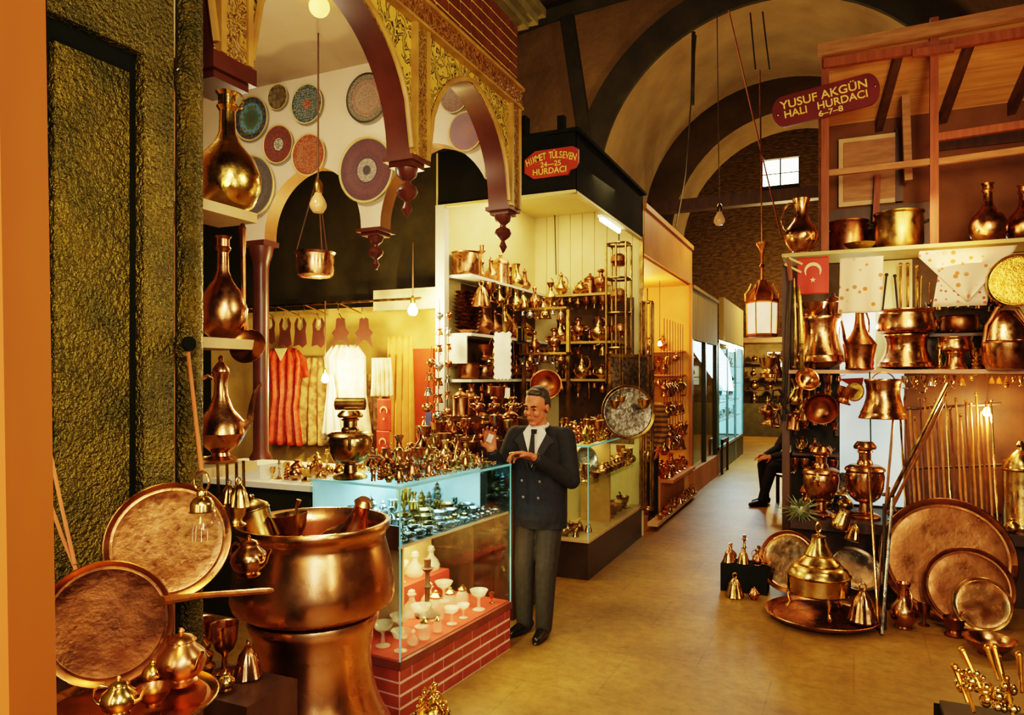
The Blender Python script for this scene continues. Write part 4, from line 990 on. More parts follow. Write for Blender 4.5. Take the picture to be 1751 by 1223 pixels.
kid('corner_post', MB().box((XL2-.02,Y0B-.03,0),(XL2+.07,Y0B+.05,3.26)), WHITE, b2t)
kid('corner_post', MB().box((XB-.03,Y1B-.05,.3),(XB+.01,Y1B,3.3)), BRASSD, b2t)
q1, q2_ = onX(1050,XB-.08,3.24), onX(1092,XB-.08,3.24)
o = thing('tube_lamp', 'white tube lamp under the black fascia, at its far end', 'tube lamp', (XB-.08,6.7,3.22)); 
MB().tube([(XB-.08-o.location.x,6.45-6.7,0),(0,.35,0)], .02, 10).build('tube', emis('tube_glow',(1,.93,.65),9), o); MB().box((-.03,-.27,.02),(.03,.37,.045)).build('batten', WHITE, o)
a = at(948, 345, Y=Y1B-.05); b = at(951, 470, Y=Y1B-.05)
o = MB().tube([a,b],.006,6).build('cord', IRON); tag(o,'thin black cord down the cream back panel of the second booth','cord')
# sign on the fascia
def text_obj(name, body, size, m, parent, loc, rot=(PI/2,0,0), sx=1):
    cu = bpy.data.curves.new(name,'FONT'); cu.body = body; cu.size = size; cu.align_x = 'CENTER'; cu.align_y = 'CENTER'; cu.extrude = .002; cu.offset = size*.012
    t = bpy.data.objects.new(name+'_t', cu); COL.objects.link(t)
    dg = bpy.context.evaluated_depsgraph_get(); dg.update()
    me = bpy.data.meshes.new_from_object(t.evaluated_get(dg)); bpy.data.objects.remove(t)
    me.materials.clear(); me.materials.append(m)
    o = bpy.data.objects.new(name, me); COL.objects.link(o); o.parent = parent; o.location = loc; o.rotation_euler = rot; o.scale = (sx,1,1); return o
LETTER = mat('yellow_lettering', (.88,.62,.18), (.8,.5,.12), .6)
SIGNR = mat('red_signboard', (.42,.05,.028), (.36,.035,.022), .5, ns=4)
SIGND = mat('maroon_signboard', (.15,.016,.024), (.11,.012,.018), .45, ns=4)
cs = at(942, 278, Y=Y0B-.08); w = 48*mpp(cs); h = 23*mpp(cs)
o = thing('shop_sign', 'red signboard with yellow lettering on the black fascia of the second booth', 'sign', cs); o.rotation_euler = (0,math.radians(0),0)
w2 = w*1.02
MB().prism([(-w2,-.55*h),(-.7*w2,-h),(.62*w2,-h),(.68*w2,-.72*h),(.9*w2,-.55*h),(w2,-.2*h),(w2,.75*h),(.8*w2,h),(-.6*w2,h),(-w2,.45*h)], .03, None).build('board', SIGNR, o)
word = 'HIKMET TÜLSEVEN'
n = len(word)
grp = []
for i, chx in enumerate(word):
    if chx == ' ': continue
    u = (i-(n-1)/2)/((n-1)/2)
    grp.append((chx, u))
mbt = MB()
for chx, u in grp:
    t = text_obj('letter', chx, h*.62, LETTER, None, (0,0,0))
    Mx = Matrix.Translation(V((u*w2*.86, -.004, h*(.52-.36*u*u)))) @ Matrix.Rotation(.28*u*1.0,4,'Y') @ Matrix.Rotation(PI/2,4,'X') @ Matrix.Diagonal((.8,1.15,1,1))
    mbt.add([v.co[:] for v in t.data.vertices], [tuple(p.vertices) for p in t.data.polygons], LETTER, Mx); bpy.data.objects.remove(t)
mbt.build('lettering', LETTER, o)
text_obj('lettering', '24—25', h*.55, LETTER, o, (.0*w,-.004,-.12*h))
text_obj('lettering', 'HURDACI', h*.62, LETTER, o, (-.05*w,-.004,-.62*h))

def shelf(lo, hi, m, label):
    o = MB().box(lo, hi).build('shelf', m); return tag(o, label, 'shelf')
SH = [2.65, 2.13, 1.72]
OCHRE = mat('ochre_board', (.55,.33,.11), (.42,.24,.07), .6)
for i, z in enumerate(SH):
    nm = ['upper','middle','lower'][i]
    shelf((XL2+.01,Y0B+.06,z-.025),(-2.92,7.36,z), WHITE, f'{nm} white shelf along the left side of the second booth')
    shelf((XL2+.01,7.38,z-.025),(-2.12,Y1B-.016,z), OCHRE, f'{nm} ochre shelf across the back of the second booth')
KA = ['ewer','jug','flask','vase','teapot','canister','samovar']
# left run
p = V((-3.06,5.72,SH[0])); ware('pot', p, .22, (COPPER,COPPERD), 'broad copper pot at the near end of the upper white shelf', rz=PI/2, sxy=.84)
o = MB().box((-3.19,5.60,SH[0]+.0),(-3.18,5.61,SH[0]+.001)); 
pack(['ewer','candlestick','grinder','canister','jug','samovar'], (-3.06,5.96), (-3.06,7.34), SH[0], (.22,.34), 'on the upper left shelf of the second booth', 'wares on the upper left shelf', (COPPER,BRASS,COPPER,COPPERD), smax=.11)
# stacked plates on the left (tower of nested dishes)
for i in range(11):
    z = SH[1]+.035*i; rr = .135 - .004*abs(i-5)
    o = ware('bowl', (-3.05,5.72,z), .034, (BRASS if i % 2 else COPPER,), None, tiny=True, sxy=rr/.034, name='stacked_dish', cat='dish'); o['group'] = 'stacked dishes'
    o['label'] = ['lowest','second','third','fourth','fifth','sixth','seventh','eighth','ninth','tenth','topmost'][i] + ' dish of the brass stack on the middle white shelf' + ('' if i in (0,10) else ', from below')
pack(['ewer','jug','vase','candlestick','flask'], (-3.05,5.93), (-3.05,7.34), SH[1], (.26,.40), 'on the middle left shelf of the second booth', 'wares on the middle left shelf', (COPPER,BRASS,COPPERD), smax=.12)
o = MB().box((-3.18,5.50,1.86),(-2.935,5.515,2.10)).build('white_board', WHITE); tag(o,'white board with a curled corner hung under the middle white shelf','board')
ware('pot', (-3.05,5.74,SH[2]), .15, (COPPERD,), 'dark copper pot at the near end of the lower white shelf', sxy=.95)
pack(['jug','ewer','pot','canister'], (-3.05,5.95), (-3.05,7.34), SH[2], (.22,.34), 'on the lower left shelf of the second booth', 'wares on the lower left shelf', (COPPER,BRASS,COPPERD), smax=.12)
hang_row(['ewer','cezve','goblet','bell','ladle','jug'], (-2.90,5.62), (-2.90,7.3), 9, 2.62, (.16,.30), 'hung from the upper left shelf of the second booth', 'wares hung from the upper left shelf', (COPPER,BRASS,COPPER2))
hang_row(['ladle','bell','cezve','jug','mortar','ewer'], (-3.0,5.62), (-3.0,7.2), 9, 1.69, (.16,.30), 'hung from the lower left shelf of the second booth', 'wares hung from the lower left shelf', (COPPER,BRASS,COPPERD))
hang_row(['ladle','bell','cezve','jug','mortar'], (-2.90,5.72), (-2.90,7.3), 9, 2.10, (.16,.28), 'hung from the middle left shelf of the second booth', 'wares hung from the middle left shelf', (COPPER,BRASS,COPPERD))
# back run: several rows
for i, (z, hs) in enumerate(((SH[0],(.26,.42)),(SH[1],(.24,.40)),(SH[2],(.15,.30)))):
    nm = ['upper','middle','lower'][i]
    pack(KA + ['pot'] if i < 2 else ['jug','teapot','mortar','pot','candlestick','canister'], (-2.90,7.46), (-2.14,7.46), z, hs, f'in front on the {nm} back shelf of the second booth', f'front wares on the {nm} back shelf', (COPPER,BRASS,COPPER), smax=.11)
    pack(KA, (-2.90,7.62), (-2.14,7.62), z, (hs[0]*1.1,hs[1]*1.15), f'behind on the {nm} back shelf of the second booth', f'rear wares on the {nm} back shelf', (COPPER,COPPERD,BRASS), smax=.075)
    hang_row(['cezve','ladle','bell','goblet','jug','mortar'], (-2.88,7.36), (-2.14,7.36), 8, z-.03, (.13,.26), f'hung under the {nm} back shelf of the second booth', f'wares hung under the {nm} back shelf', (BRASS,COPPER,COPPERD))
# a middle free-standing tier nearer the lane
for i, (y, z) in enumerate(((6.55,1.98),(6.55,2.42))):
    o = MB().box((-2.86,y-.10,z-.02),(-2.36,y+.10,z)).box((-2.86,y-.02,0 if i == 0 else 1.985),(-2.83,y+.02,z)).box((-2.39,y-.02,0 if i == 0 else 1.985),(-2.36,y+.02,z)).build('tier_rack', BRASSD); tag(o, ['lower brass tier rack standing in the second booth','upper brass tier rack standing in the second booth'][i],'rack')
    pack(['ewer','jug','vase','teapot','flask','samovar'], (-2.83,y), (-2.38,y), z, (.24,.36), ['on the lower tier rack','on the upper tier rack'][i], 'wares on the tier rack', (COPPER,BRASS,COPPER2), smax=.10)
    hang_row(['bell','cezve','mortar','goblet','bauble'], (-2.84,y-.14), (-2.36,y-.14), 6, z-.02, (.10,.22), ['hung under the lower tier rack','hung under the upper tier rack'][i], 'wares hung under the tier rack', (COPPER,BRASS,SILVER))
ware('bowl', (-2.50,6.30,1.62), .15, (COPPERD,), 'dark copper bowl hanging tilted under the lower tier rack', rot=(1.2,0,.3))
# pale scalloped card and a small gilt frame by the booth post
a = at(859, 570, Y=5.46); b = at(859, 648, Y=5.46); hw = 15.5*mpp(a)
o = thing('scalloped_card', 'white scalloped card hanging at the front of the second booth', 'card', (a.x,5.46,b.z))
H_ = a.z-b.z
pts = [(-hw,0)]
for i in range(9): pts += [(-hw+2*hw*(i+.5)/9, -.008 if i % 2 else .004)]
pts += [(hw,0)]
for i in range(14): pts.append((hw+(.007 if i % 2 else -.004), H_*(i+.5)/14))
pts += [(hw,H_)] + [(hw-2*hw*(i+.5)/5, H_+(.014 if i % 2 == 0 else 0)) for i in range(5)] + [(-hw,H_)]
for i in range(14): pts.append((-hw-(.007 if i % 2 else -.004), H_-H_*(i+.5)/14))
MB().prism(pts, .012).build('card', mat('white_card',(.88,.88,.82),None,.5), o); MB().tube([(0,.006,H_),(0,.006,H_+.25)],.003,5).build('string', CORD, o)
kk = hw/15.5
MB().prism([(-hw*.2,-.20*H_-.0),(hw*.9,-.20*H_),(hw*.9,-.42*H_),(-hw*.2,-.42*H_)][::-1], .006).build('lower_card', WHITE, o)
q = at(891, 573, Y=5.48); k = mpp(q)
o = thing('gilt_frame', 'small upright gilt frame with a dark middle beside the white card', 'frame', q)
mb = MB()
for lo, hi in (((-9,-14),(-6,14)),((6,-14),(9,14)),((-9,12),(9,15)),((-9,-15),(9,-12)),((1.2,-14),(3,14))): mb.box((lo[0]*k,0,lo[1]*k),(hi[0]*k,.02,hi[1]*k))
mb.build('frame', GOLD, o); MB().box((-8*k,.014,-13*k),(8*k,.02,13*k)).build('backing', BLACK, o)
# glass case of the second booth
c2 = thing('display_case', 'glass display case on a dark base, right behind the suited man', 'display case', (-2.2,6.7,0))
xb, xa, y0, y1 = -1.93, -2.33, 5.82, 7.66
kid('base', MB().box((xa,y0,0),(xb,y1,.32)), mat('dark_brown_base',(.055,.035,.015),(.035,.02,.01),.35), c2)
kid('floor_board', MB().box((xa,y0-.01,.32),(xb+.01,y1,.345)), PALEWOOD, c2)
kid('shelf', MB().box((xa+.01,y0+.01,.80),(xb-.01,y1,.812)), GLASS, c2)
kid('partition', MB().box((xa+.06,6.62,.345),(xb-.05,6.65,1.10)), OCHRE, c2)
kid('back', MB().box((xa,y0+.01,.345),(xa+.01,y1,1.14)), CREAM, c2)
kid('pane', MB().box((xa,y0,.345),(xb,y0+.006,1.14)).box((xb-.006,y0+.006,.345),(xb,y1,1.14)), GLASS, c2)
kid('glass_top', MB().box((xa,y0-.01,1.141),(xb+.01,y1,1.153)), GLASSC, c2)
kid('glass_edge', MB().box((xb-.005,y0-.004,.345),(xb+.004,y0+.003,1.14)).box((xa,y0-.014,1.14),(xb+.014,y0-.009,1.154)).box((xb+.010,y0-.01,1.14),(xb+.015,y1,1.154)), GEDGE, c2)
for j, y in enumerate((5.90,6.02,6.14)):
    pack(['bowl','bauble','mortar','bell'], (-2.30,y), (-1.97,y), .345, (.06,.12), ['in the front row','in the second row','in the third row'][j]+' on the floor of the second display case', 'small coppers in the second display case', (COPPER,SILVER,BRASS), smax=.05, tiny=True)
    pack(['goblet','mortar','bauble','jug'], (-2.30,y), (-1.97,y), .813, (.10,.17), ['in the front row','in the second row','in the third row'][j]+' on the second glass case shelf', 'wares on the glass shelf of the second case', (BRASS,SILVER,COPPER), smax=.06, tiny=True)
for j, x in enumerate((-2.01,-2.13)):
    pack(['bowl','bauble','mortar','goblet'], (x,6.22), (x,7.6), .813, (.10,.2), ['nearest the lane pane','behind the lane pane'][j]+' on the second glass case shelf', 'wares along the lane side of the second case', (BRASS,COPPER,COPPERD), smax=.055, tiny=True)
pack(['bowl','jug','mortar'], (-2.07,6.75), (-2.07,7.6), .347, (.14,.28), 'beyond the partition of the second display case', 'wares low in the second case', (COPPERD,BRASSD), smax=.1)
ware('bowl', (-2.16,6.40,.96), .04, (SILVER,), 'silver leaf-shaped dish standing on edge in the second display case', rot=(1.35,.3,.9), sxy=3.2)
for j, x in enumerate((-1.99,-2.10,-2.22)):
    pack(['candlestick','vase','goblet','ewer','spice','grinder'], (x,5.90), (x,7.45), 1.154, (.14,.30), ['nearest the lane','in the middle row','in the rear row'][j]+' on top of the second case', 'wares on top of the second display case', (BRASS,COPPER,GOLD), smax=.052)
# hanging columns of brass rods and trays at the lane side
def rod_rack(px, ytop, ybot, wpx, X_, label, mid=3):
    a = onX(px, X_, at(px,ytop,X=X_).z); b = at(px,ybot,X=X_); w = wpx*mpp(a)/2; Hh = a.z-b.z
    o = thing('rod_rack', label, 'rod rack', (X_,a.y,b.z))
    for dx, dy in ((-w,-w),(w,-w),(-w,w),(w,w),(0,-w)):
        MB().tube([(dx,dy,0),(dx,dy,Hh)], .012, 7).build('rod', BRASSD, o)
    mb = MB()
    for k in range(mid+1):
        z = Hh*k/mid; mb.lathe([(w*1.25,z-.012),(w*1.32,z),(w*1.25,z+.012),(w*.9,z+.006),(w*1.25,z-.012)],16)
    mb.build('ring', BRASSD, o)
    for k in range(mid):
        z = Hh*(k+.5)/mid; MB().lathe([(0,z-.05),(w*.5,z-.05),(w*.85,z),(w*.8,z+.05),(w*.4,z+.08),(0,z+.08)],16).build('cup', COPPER if k % 2 else BRASS, o)
    MB().tube([(0,0,Hh),(0,0,Hh+.15)],.006,5).build('hook', IRON, o)
    return o
rod_rack(1058, 418, 655, 34, -2.05, 'tall rack of dark brass rods hanging at the lane side of the second booth', 4)
rod_rack(1107, 517, 870, 16, -1.83, 'slender bundle of brass rods standing at the corner of the third booth', 2)
ORN = mat('engraved_silver', (.22,.20,.17), (.09,.08,.065), .34, 1, ns=28, bs=40, bst=.5, bd=.008, lo=.42, hi=.58, r2=.4)
q = at(1076, 645, X=-1.86); k = mpp(q)
o = thing('rectangular_tray', 'rectangular engraved silver tray hanging above a round one', 'tray', q); o.rotation_euler = (0,0,.95)
MB().box((-44*k,.0,-36*k),(44*k,.012,36*k)).build('face', ORN, o)
mb = MB()
for lo, hi in (((-47,-39),(-42,39)),((42,-39),(47,39)),((-47,34),(47,39)),((-47,-39),(47,-34))): mb.box((lo[0]*k,-.015,lo[1]*k),(hi[0]*k,.016,hi[1]*k))
mb.build('rim', BRASSD, o)
q = at(1074, 705, X=-1.80); r = 42*mpp(q); disc(q, r*1.12, (.5,-.86,.1), (ORN, BRASSD), 'round engraved silver tray hanging below the rectangular one')
for i,(px,y0_,y1_) in enumerate(((1050,560,700),(1062,575,690),(1089,560,720))):
    q = at(px,y1_,X=-1.72); hh = (y1_-y0_)*mpp(q); q = q if i < 2 else at(1101,y1_-20,X=-1.62); o = ware('ladle', q, hh, (BRASS,BRASSD), ['long brass ladle hanging left of the silver trays','long brass ladle hanging before the rectangular silver tray','long brass ladle hanging right of the silver trays'][i], rz=.5+i, sxy=.4)

# ================================================================== THIRD BOOTH (orange)
ORB = mat('orange_board', (.66,.27,.06), (.52,.19,.04), .6, ns=2)
ORY = mat('yellow_orange_board', (.82,.48,.13), (.72,.38,.09), .6, ns=2)
b3 = thing('market_booth', 'orange booth beyond the black fascia, with a lit cream-orange back', 'booth', (-2.5,9.2,0))
ya, yb = 7.76, 10.62
kid('fascia', MB().box((XB-.04,ya,3.10),(XB+.005,yb,3.62)).box((XB-.06,ya,3.60),(XB+.03,yb,3.66)), ORB, b3)
kid('ceiling_panel', MB().box((-3.2,ya,3.08),(XB-.04,yb,3.10)), ORY, b3)
kid('side_panel', MB().box((-3.23,ya,0),(-3.2,yb,3.1)), ORY, b3)
kid('end_panel', MB().box((-3.2,yb-.03,0),(XB,yb,3.62)), ORY, b3)
kid('corner_post', MB().box((XB-.03,yb-.06,.0),(XB+.01,yb+.0,3.1)), ORB, b3)
kid('ledge', MB().box((-2.6,9.02,.40),(XB+.06,yb-.04,.44)).box((-2.6,9.02,0),(XB-.1,yb-.04,.40)), ORB, b3)
for i, z in enumerate((2.12,1.78)):
    shelf((-3.19,8.0,z-.025),(-2.9,10.5,z), ORB, ['upper','lower'][i]+' orange shelf along the side of the third booth')
    shelf((-2.9,10.25,z-.025),(-2.0,10.57,z), ORB, ['upper','lower'][i]+' orange shelf across the end of the third booth')
    pack(['ewer','candlestick','jug','vase','teapot','samovar','bauble'], (-2.88,10.36), (-2.02,10.36), z, (.2,.42), 'on the '+['upper','lower'][i]+' end shelf of the third booth', 'wares on the end shelves of the third booth', (COPPER,BRASS), smax=.11)
    pack(['ewer','candlestick','jug','vase','teapot'], (-3.04,8.1), (-3.04,10.2), z, (.2,.36), 'on the '+['upper','lower'][i]+' side shelf of the third booth', 'wares on the side shelves of the third booth', (COPPER,BRASS), smax=.13)
    hang_row(['bell','jug','cezve','bauble','ladle','mortar'], (-2.88,10.2), (-2.02,10.2), 7, z-.03, (.14,.24), 'hung under the '+['upper','lower'][i]+' end shelf of the third booth', 'wares hung in the third booth', (COPPER,BRASS))
for j, (x, z) in enumerate(((-2.0,.44),(-2.17,.44),(-2.34,.44))):
    pack(['pot','jug','teapot','mortar','bell','bauble','cezve'], (x,9.06), (x,10.55), z, (.18,.36), ['nearest the lane','in the middle row','in the rear row'][j]+' on the ledge of the third booth', 'coppers on the ledge of the third booth', (COPPER,BRASS,COPPER2), smax=.08)
for j, z in enumerate((1.72,1.42,1.12,.95)):
    hang_row(['bell','mortar','bauble','jug','ladle'], (-2.02,9.1), (-2.02,10.5), 8, z, (.14,.26), ['in the top row','in the second row','in the third row','in the bottom row'][j]+' of strings along the third booth', 'coppers strung at the third booth', (COPPER,BRASS,COPPER2))
for j in range(8):
    y = 9.1+1.4*(j+.5)/8; o = MB().tube([(-2.02,y,.80),(-2.02,y,2.5)],.005,5).build('string', CORD); auto(o,'dark string of coppers','at the lane side of the third booth','strings at the third booth')
o = MB().box((XB-.02,8.0,.05),(XB+.10,10.5,.09)).build('kick_plank', PALEWOOD); tag(o,'pale plank lying along the floor before the third booth','plank')
pack(['bowl','mortar','bell','jug'], (-1.86,8.1), (-1.86,10.3), .09, (.10,.22), 'on the floor plank of the third booth', 'coppers on the floor plank', (COPPER,BRASS), smax=.05, fill=.7)
q = at(1128, 592, Y=9.9); o = bulb(q, (q.x,q.y,3.08), 'glowing bulb on the upper end shelf of the third booth', .05, emis('warm_bulb',(1,.70,.28),40))

# ================================================================== FURTHER STALLS along the left side
GP = mat('olive_panel', (.42,.27,.07), (.30,.18,.045), .85, ns=3, stretch=(4,4,.3))
s4 = thing('panelled_stall', 'olive panelled stall front beyond the orange booth', 'stall', (-2.5,11.8,0))
kid('panel', MB().box((-2.02,10.66,2.30),(XB,13.1,3.05)).box((-2.02,10.66,3.05),(XB+.03,13.1,3.10)), GP, s4)
kid('mullion', MB().box((-2.0,10.68,.36),(XB,10.76,2.3)).box((-2.0,11.85,.36),(XB,11.93,2.3)).box((-2.0,13.02,.36),(XB,13.1,2.3)), mat('dark_green_frame',(.06,.06,.03),None,.4), s4)
kid('pane', MB().box((-1.97,10.76,.36),(-1.965,11.85,2.3)).box((-1.97,11.93,.36),(-1.965,13.02,2.3)), GLASS, s4)
kid('plinth', MB().box((-2.05,10.66,0),(XB+.02,13.1,.36)), ORB, s4)
kid('back', MB().box((-2.6,10.66,.3),(-2.55,13.1,3.0)).box((-2.55,13.05,.3),(-1.97,13.1,2.4)), GP, s4)
s5 = thing('panelled_stall', 'second olive panelled stall front, above the aqua showcase', 'stall', (-2.5,15,0))
kid('panel', MB().box((-2.02,13.9,2.44),(XB,17.0,3.25)), GP, s5); kid('back', MB().box((-3.0,13.12,.0),(-2.95,17.0,3.1)), DARKW, s5)
sc5 = thing('aqua_showcase', 'tall glowing aqua glass showcase far down the lane', 'showcase', (-2.2,15,0))
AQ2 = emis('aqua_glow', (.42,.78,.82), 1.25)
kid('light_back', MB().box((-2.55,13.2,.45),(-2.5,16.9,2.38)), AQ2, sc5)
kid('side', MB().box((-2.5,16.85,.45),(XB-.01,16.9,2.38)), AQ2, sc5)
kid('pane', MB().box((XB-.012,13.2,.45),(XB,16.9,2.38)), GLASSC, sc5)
mb = MB()
for y in (13.2,14.4,15.6,16.85): mb.box((XB-.03,y,.0),(XB+.01,y+.06,2.4))
for z in (.42,2.36): mb.box((XB-.03,13.2,z),(XB+.01,16.9,z+.05))
kid('frame', mb, mat('aqua_frame',(.25,.42,.42),None,.3), sc5)
mb = MB()
for z in (.9,1.25,1.6,1.95): mb.box((-2.5,13.25,z),(XB-.05,16.85,z+.02))
kid('glass_shelf', mb, mat('white_shelf',(.75,.85,.85),None,.4,emit=.3), sc5)  # emission puts the showcase light into the shelves
kid('plinth', MB().box((-2.5,13.15,0),(XB,16.95,.42)), mat('dim_teal_plinth',(.10,.12,.09),None,.5), sc5)
for j, z in enumerate((.92,1.27,1.62,1.97)):
    pack(['vase','goblet','jug'], (-2.1,13.4), (-2.1,16.7), z, (.14,.26), 'on the '+['lowest','second','third','top'][j]+' shelf of the aqua showcase', 'silver wares in the aqua showcase', (SILVER,), gap=.16, tiny=True)
o = thing('low_gate', 'low dark wooden gate by the aqua showcase', 'gate', (-1.86,13.65,0))
MB().box((-.02,-.5,.55),(.02,.25,.62)).build('rail', DARKWOOD, o); MB().box((-.02,.19,0),(.02,.25,.62)).build('post', DARKWOOD, o); MB().box((-.02,-.5,0),(.02,-.44,.62)).build('post', DARKWOOD, o)
# the end of the lane
EY = 22.0
e1 = thing('far_stall', 'dim greenish stall closing the far end of the lane', 'stall', (-1.0,EY,0))
kid('counter', MB().box((-2.6,EY,0),(1.4,EY+.8,.95)), mat('dim_green_counter',(.09,.075,.03),(.06,.05,.02),.6), e1)
kid('back', MB().box((-2.6,EY+1.2,0),(1.4,EY+1.25,3.0)), mat('dim_brown_back',(.24,.15,.05),(.16,.10,.03),.7), e1)
kid('awning', MB().box((-2.6,EY-.1,2.75),(1.4,EY+1.2,2.9)), mat('brown_awning',(.20,.09,.03),None,.7), e1)
o = MB().box((-1.92,EY+1.1,2.05),(-1.5,EY+1.15,2.5)).build('lit_panel', emis('warm_panel',(1,.85,.45),1.6)); tag(o,'small glowing cream panel at the far end of the lane','light panel')
o = MB().box((.05,EY+1.1,1.5),(.65,EY+1.15,2.1)).build('lit_panel', emis('cool_panel',(.75,.75,.5),.9)); tag(o,'pale panel at the far end beside the hanging rods','light panel')
for j, z in enumerate((.95,1.35,1.75,2.2)):
    if j: o = MB().box((-2.5,EY+.6,z-.03),(1.3,EY+.9,z)).build('shelf', DARKWOOD); tag(o, ['','lowest','middle','top'][j]+' dark shelf of the far stall','shelf')
    pack(['bauble','ewer','jug','teapot','vase'], (-2.4,EY+.72), (1.2,EY+.72), z+.005, (.2,.36), ['on the counter','on the lowest shelf','on the middle shelf','on the top shelf'][j]+' of the far stall', 'gilt wares of the far stall', (GOLD,BRASS,COPPER), gap=.05, tiny=True)
# ================================================================== RIGHT STALL (its front faces the camera)
YR = 6.5
def shelf_r(x0, x1, z, m, label, y0=YR-.05, y1=6.96):
    o = MB().box((x0,y0,z-.03),(x1,y1,z)).build('shelf', m); return tag(o, label, 'shelf')
PINKW = mat('pinkish_shelf_board', (.52,.26,.15), (.40,.18,.09), .4, ns=5)
S1, S2 = 1.80, 2.785
shelf_r(-.38, 2.3, S1, PINKW, 'long pinkish lower shelf of the right stall')
shelf_r(-.42, 2.3, S2, mat('yellow_green_board',(.52,.42,.16),(.42,.32,.1),.5), 'long upper shelf of the right stall, under the wooden posts')
fr = thing('wooden_stall_frame', 'unpainted reddish timber frame with sloping boards above the right stall', 'frame', (.7,7,S2))
def bm_(name, a, b, w, h, m=REDWOOD): return kid(name, MB().bar(a, b, w, h, m), None, fr)
YP = 6.62
def AP(px, py, Y=YP): return at(px, py, Y=Y)
bm_('post', V((onY(1411,YP,0).x,YP,S2)), V((onY(1411,YP,0).x,YP,4.5)), .06,.06)
bm_('post', V((onY(1597,YP,0).x,YP,S2)), V((onY(1597,YP,0).x,YP,4.62)), .06,.06)
bm_('beam', AP(1398,88,6.55), AP(1800,12,6.55), .06,.10, WOOD)
bm_('beam', AP(1408,110,6.58), AP(1800,48,6.58), .05,.075)
bm_('beam', AP(1560,92,6.54), AP(1632,82,6.54), .04,.06)
bm_('rail', AP(1414,297), AP(1592,277), .045,.05, WOOD); bm_('rail', AP(1600,278), AP(1800,250), .045,.05, WOOD)
bm_('rail', AP(1600,236,6.66), AP(1800,206,6.66), .05,.06)
bm_('stud', AP(1501,300,7.15), AP(1497,380,7.15), .06,.05); bm_('stud', AP(1548,165,7.0), AP(1553,310,7.0), .09,.06, WOOD)
kid('back_board', MB().box((-.10,7.25,S2),(2.4,7.29,4.1)), mat('dim_plywood',(.17,.07,.026),(.11,.042,.016),.8,ns=3), fr); kid('dark_board', MB().box((-.09,7.22,S2),(.75,7.245,3.28)).box((.78,7.22,3.72),(2.4,7.245,3.85)), DARKWOOD, fr)  # dark board added to darken the lower back
kid('side_board', MB().box((-.14,6.7,S2),(-.11,7.3,4.15)), WOOD, fr)
kid('window_frame', MB().box((.02,7.2,3.30),(.52,7.24,3.92), PALEWOOD).box((.06,7.19,3.34),(.48,7.21,3.88), WOOD).box((.48,7.18,3.3),(.54,7.24,3.95), DARKWOOD), None, fr)
# sloping roof boards seen from below
mb = MB()
for k in range(6):
    a0 = .02+.96*k/6; a1 = .02+.96*(k+.93)/6
    f0 = lambda t: V((0, 6.62+ .95*t, 4.48-.62*t))
    p0, p1 = f0(a0), f0(a1)
    mb.add([(-.1,p0.y,p0.z),(2.6,p0.y,p0.z-.0),(2.6,p1.y,p1.z),(-.1,p1.y,p1.z),(-.1,p0.y,p0.z+.02),(2.6,p0.y,p0.z+.02),(2.6,p1.y,p1.z+.02),(-.1,p1.y,p1.z+.02)], [(0,1,2,3),(7,6,5,4),(0,4,5,1),(1,5,6,2),(2,6,7,3),(3,7,4,0)])
kid('roof_boards', mb, mat('orange_lit_board',(.52,.25,.09),(.40,.17,.05),.6,ns=6,stretch=(.4,4,4)), fr)  # orange light from below put into the board colour
for x0 in (.35,.85,1.35,1.85): kid('rafter', MB().bar((x0+.12,6.66,4.42),(x0-.05,7.5,3.84),.06,.09), DARKWOOD, fr)
# top shelf wares
def W(kind, px, hpx, Y, z, mats, label, rz=0, **k):
    p = onY(px, Y, z); return ware(kind, p, hpx*mpp(p), mats, label, rz=rz, **k)
W('jug', 1370, 95, 6.56, S2, (COPPER2,BRASS), 'big copper jug at the left end of the upper shelf', .35, sxy=.86)
W('pot', 1537, 66, 6.75, S2, (BRASSD,IRON), 'dark straight-sided pot on the upper shelf between the posts', 0, sxy=.82)
W('pot', 1450, 60, 6.88, S2, (COPPERD,IRON), 'shadowed dark pot behind the left post on the upper shelf', .4, sxy=.75)
W('flask', 1689, 102, 6.60, S2, (COPPER,BRASS), 'round copper flask with a short neck on the upper shelf', 0, sxy=.78)
W('flask', 1750, 98, 6.70, S2, (COPPER,COPPER), 'round copper flask cut by the right edge, on the upper shelf', 0, sxy=.78)
W('bowl', 1471, 12, 6.55, S2, (BRASS,), 'flat brass dish lying on the upper shelf edge', 0, sxy=2.2)
# hanging textiles under the top shelf
t = at(1390, 440, Y=6.42); flag(V((t.x,6.42,t.z)), 50*mpp(t), 63*mpp(t), 'red flag with a crescent and star hanging at the left of the right stall')
def embroid(name, c1, c2, sc_):
    m, nt, b, o = newmat(name); co = coords(nt,1,True)
    v = N(nt,'ShaderNodeTexVoronoi'); v.inputs['Scale'].default_value = sc_; nt.links.new(co, v.inputs['Vector'])
    r = ramp(nt, v.outputs['Distance'], [(0,c2),(.22,c2),(.30,c1)])
    n = noise(nt, co, 3.5, 2); mx = N(nt,'ShaderNodeMix', data_type='RGBA'); rr = ramp(nt, n.outputs['Fac'], [(.38,(0,0,0)),(.46,(1,1,1))])
    nt.links.new(rr.outputs[0], mx.inputs['Factor']); mx.inputs[6].default_value = rgba(c1); nt.links.new(r.outputs[0], mx.inputs[7])
    nt.links.new(mx.outputs[2], b.inputs['Base Color']); b.inputs['Roughness'].default_value = .8; return m
EM1 = embroid('white_cloth_orange_sprigs', (.66,.50,.36), (.42,.14,.04), 15)
EM2 = embroid('white_cloth_red_flowers', (.68,.52,.38), (.36,.06,.06), 21)
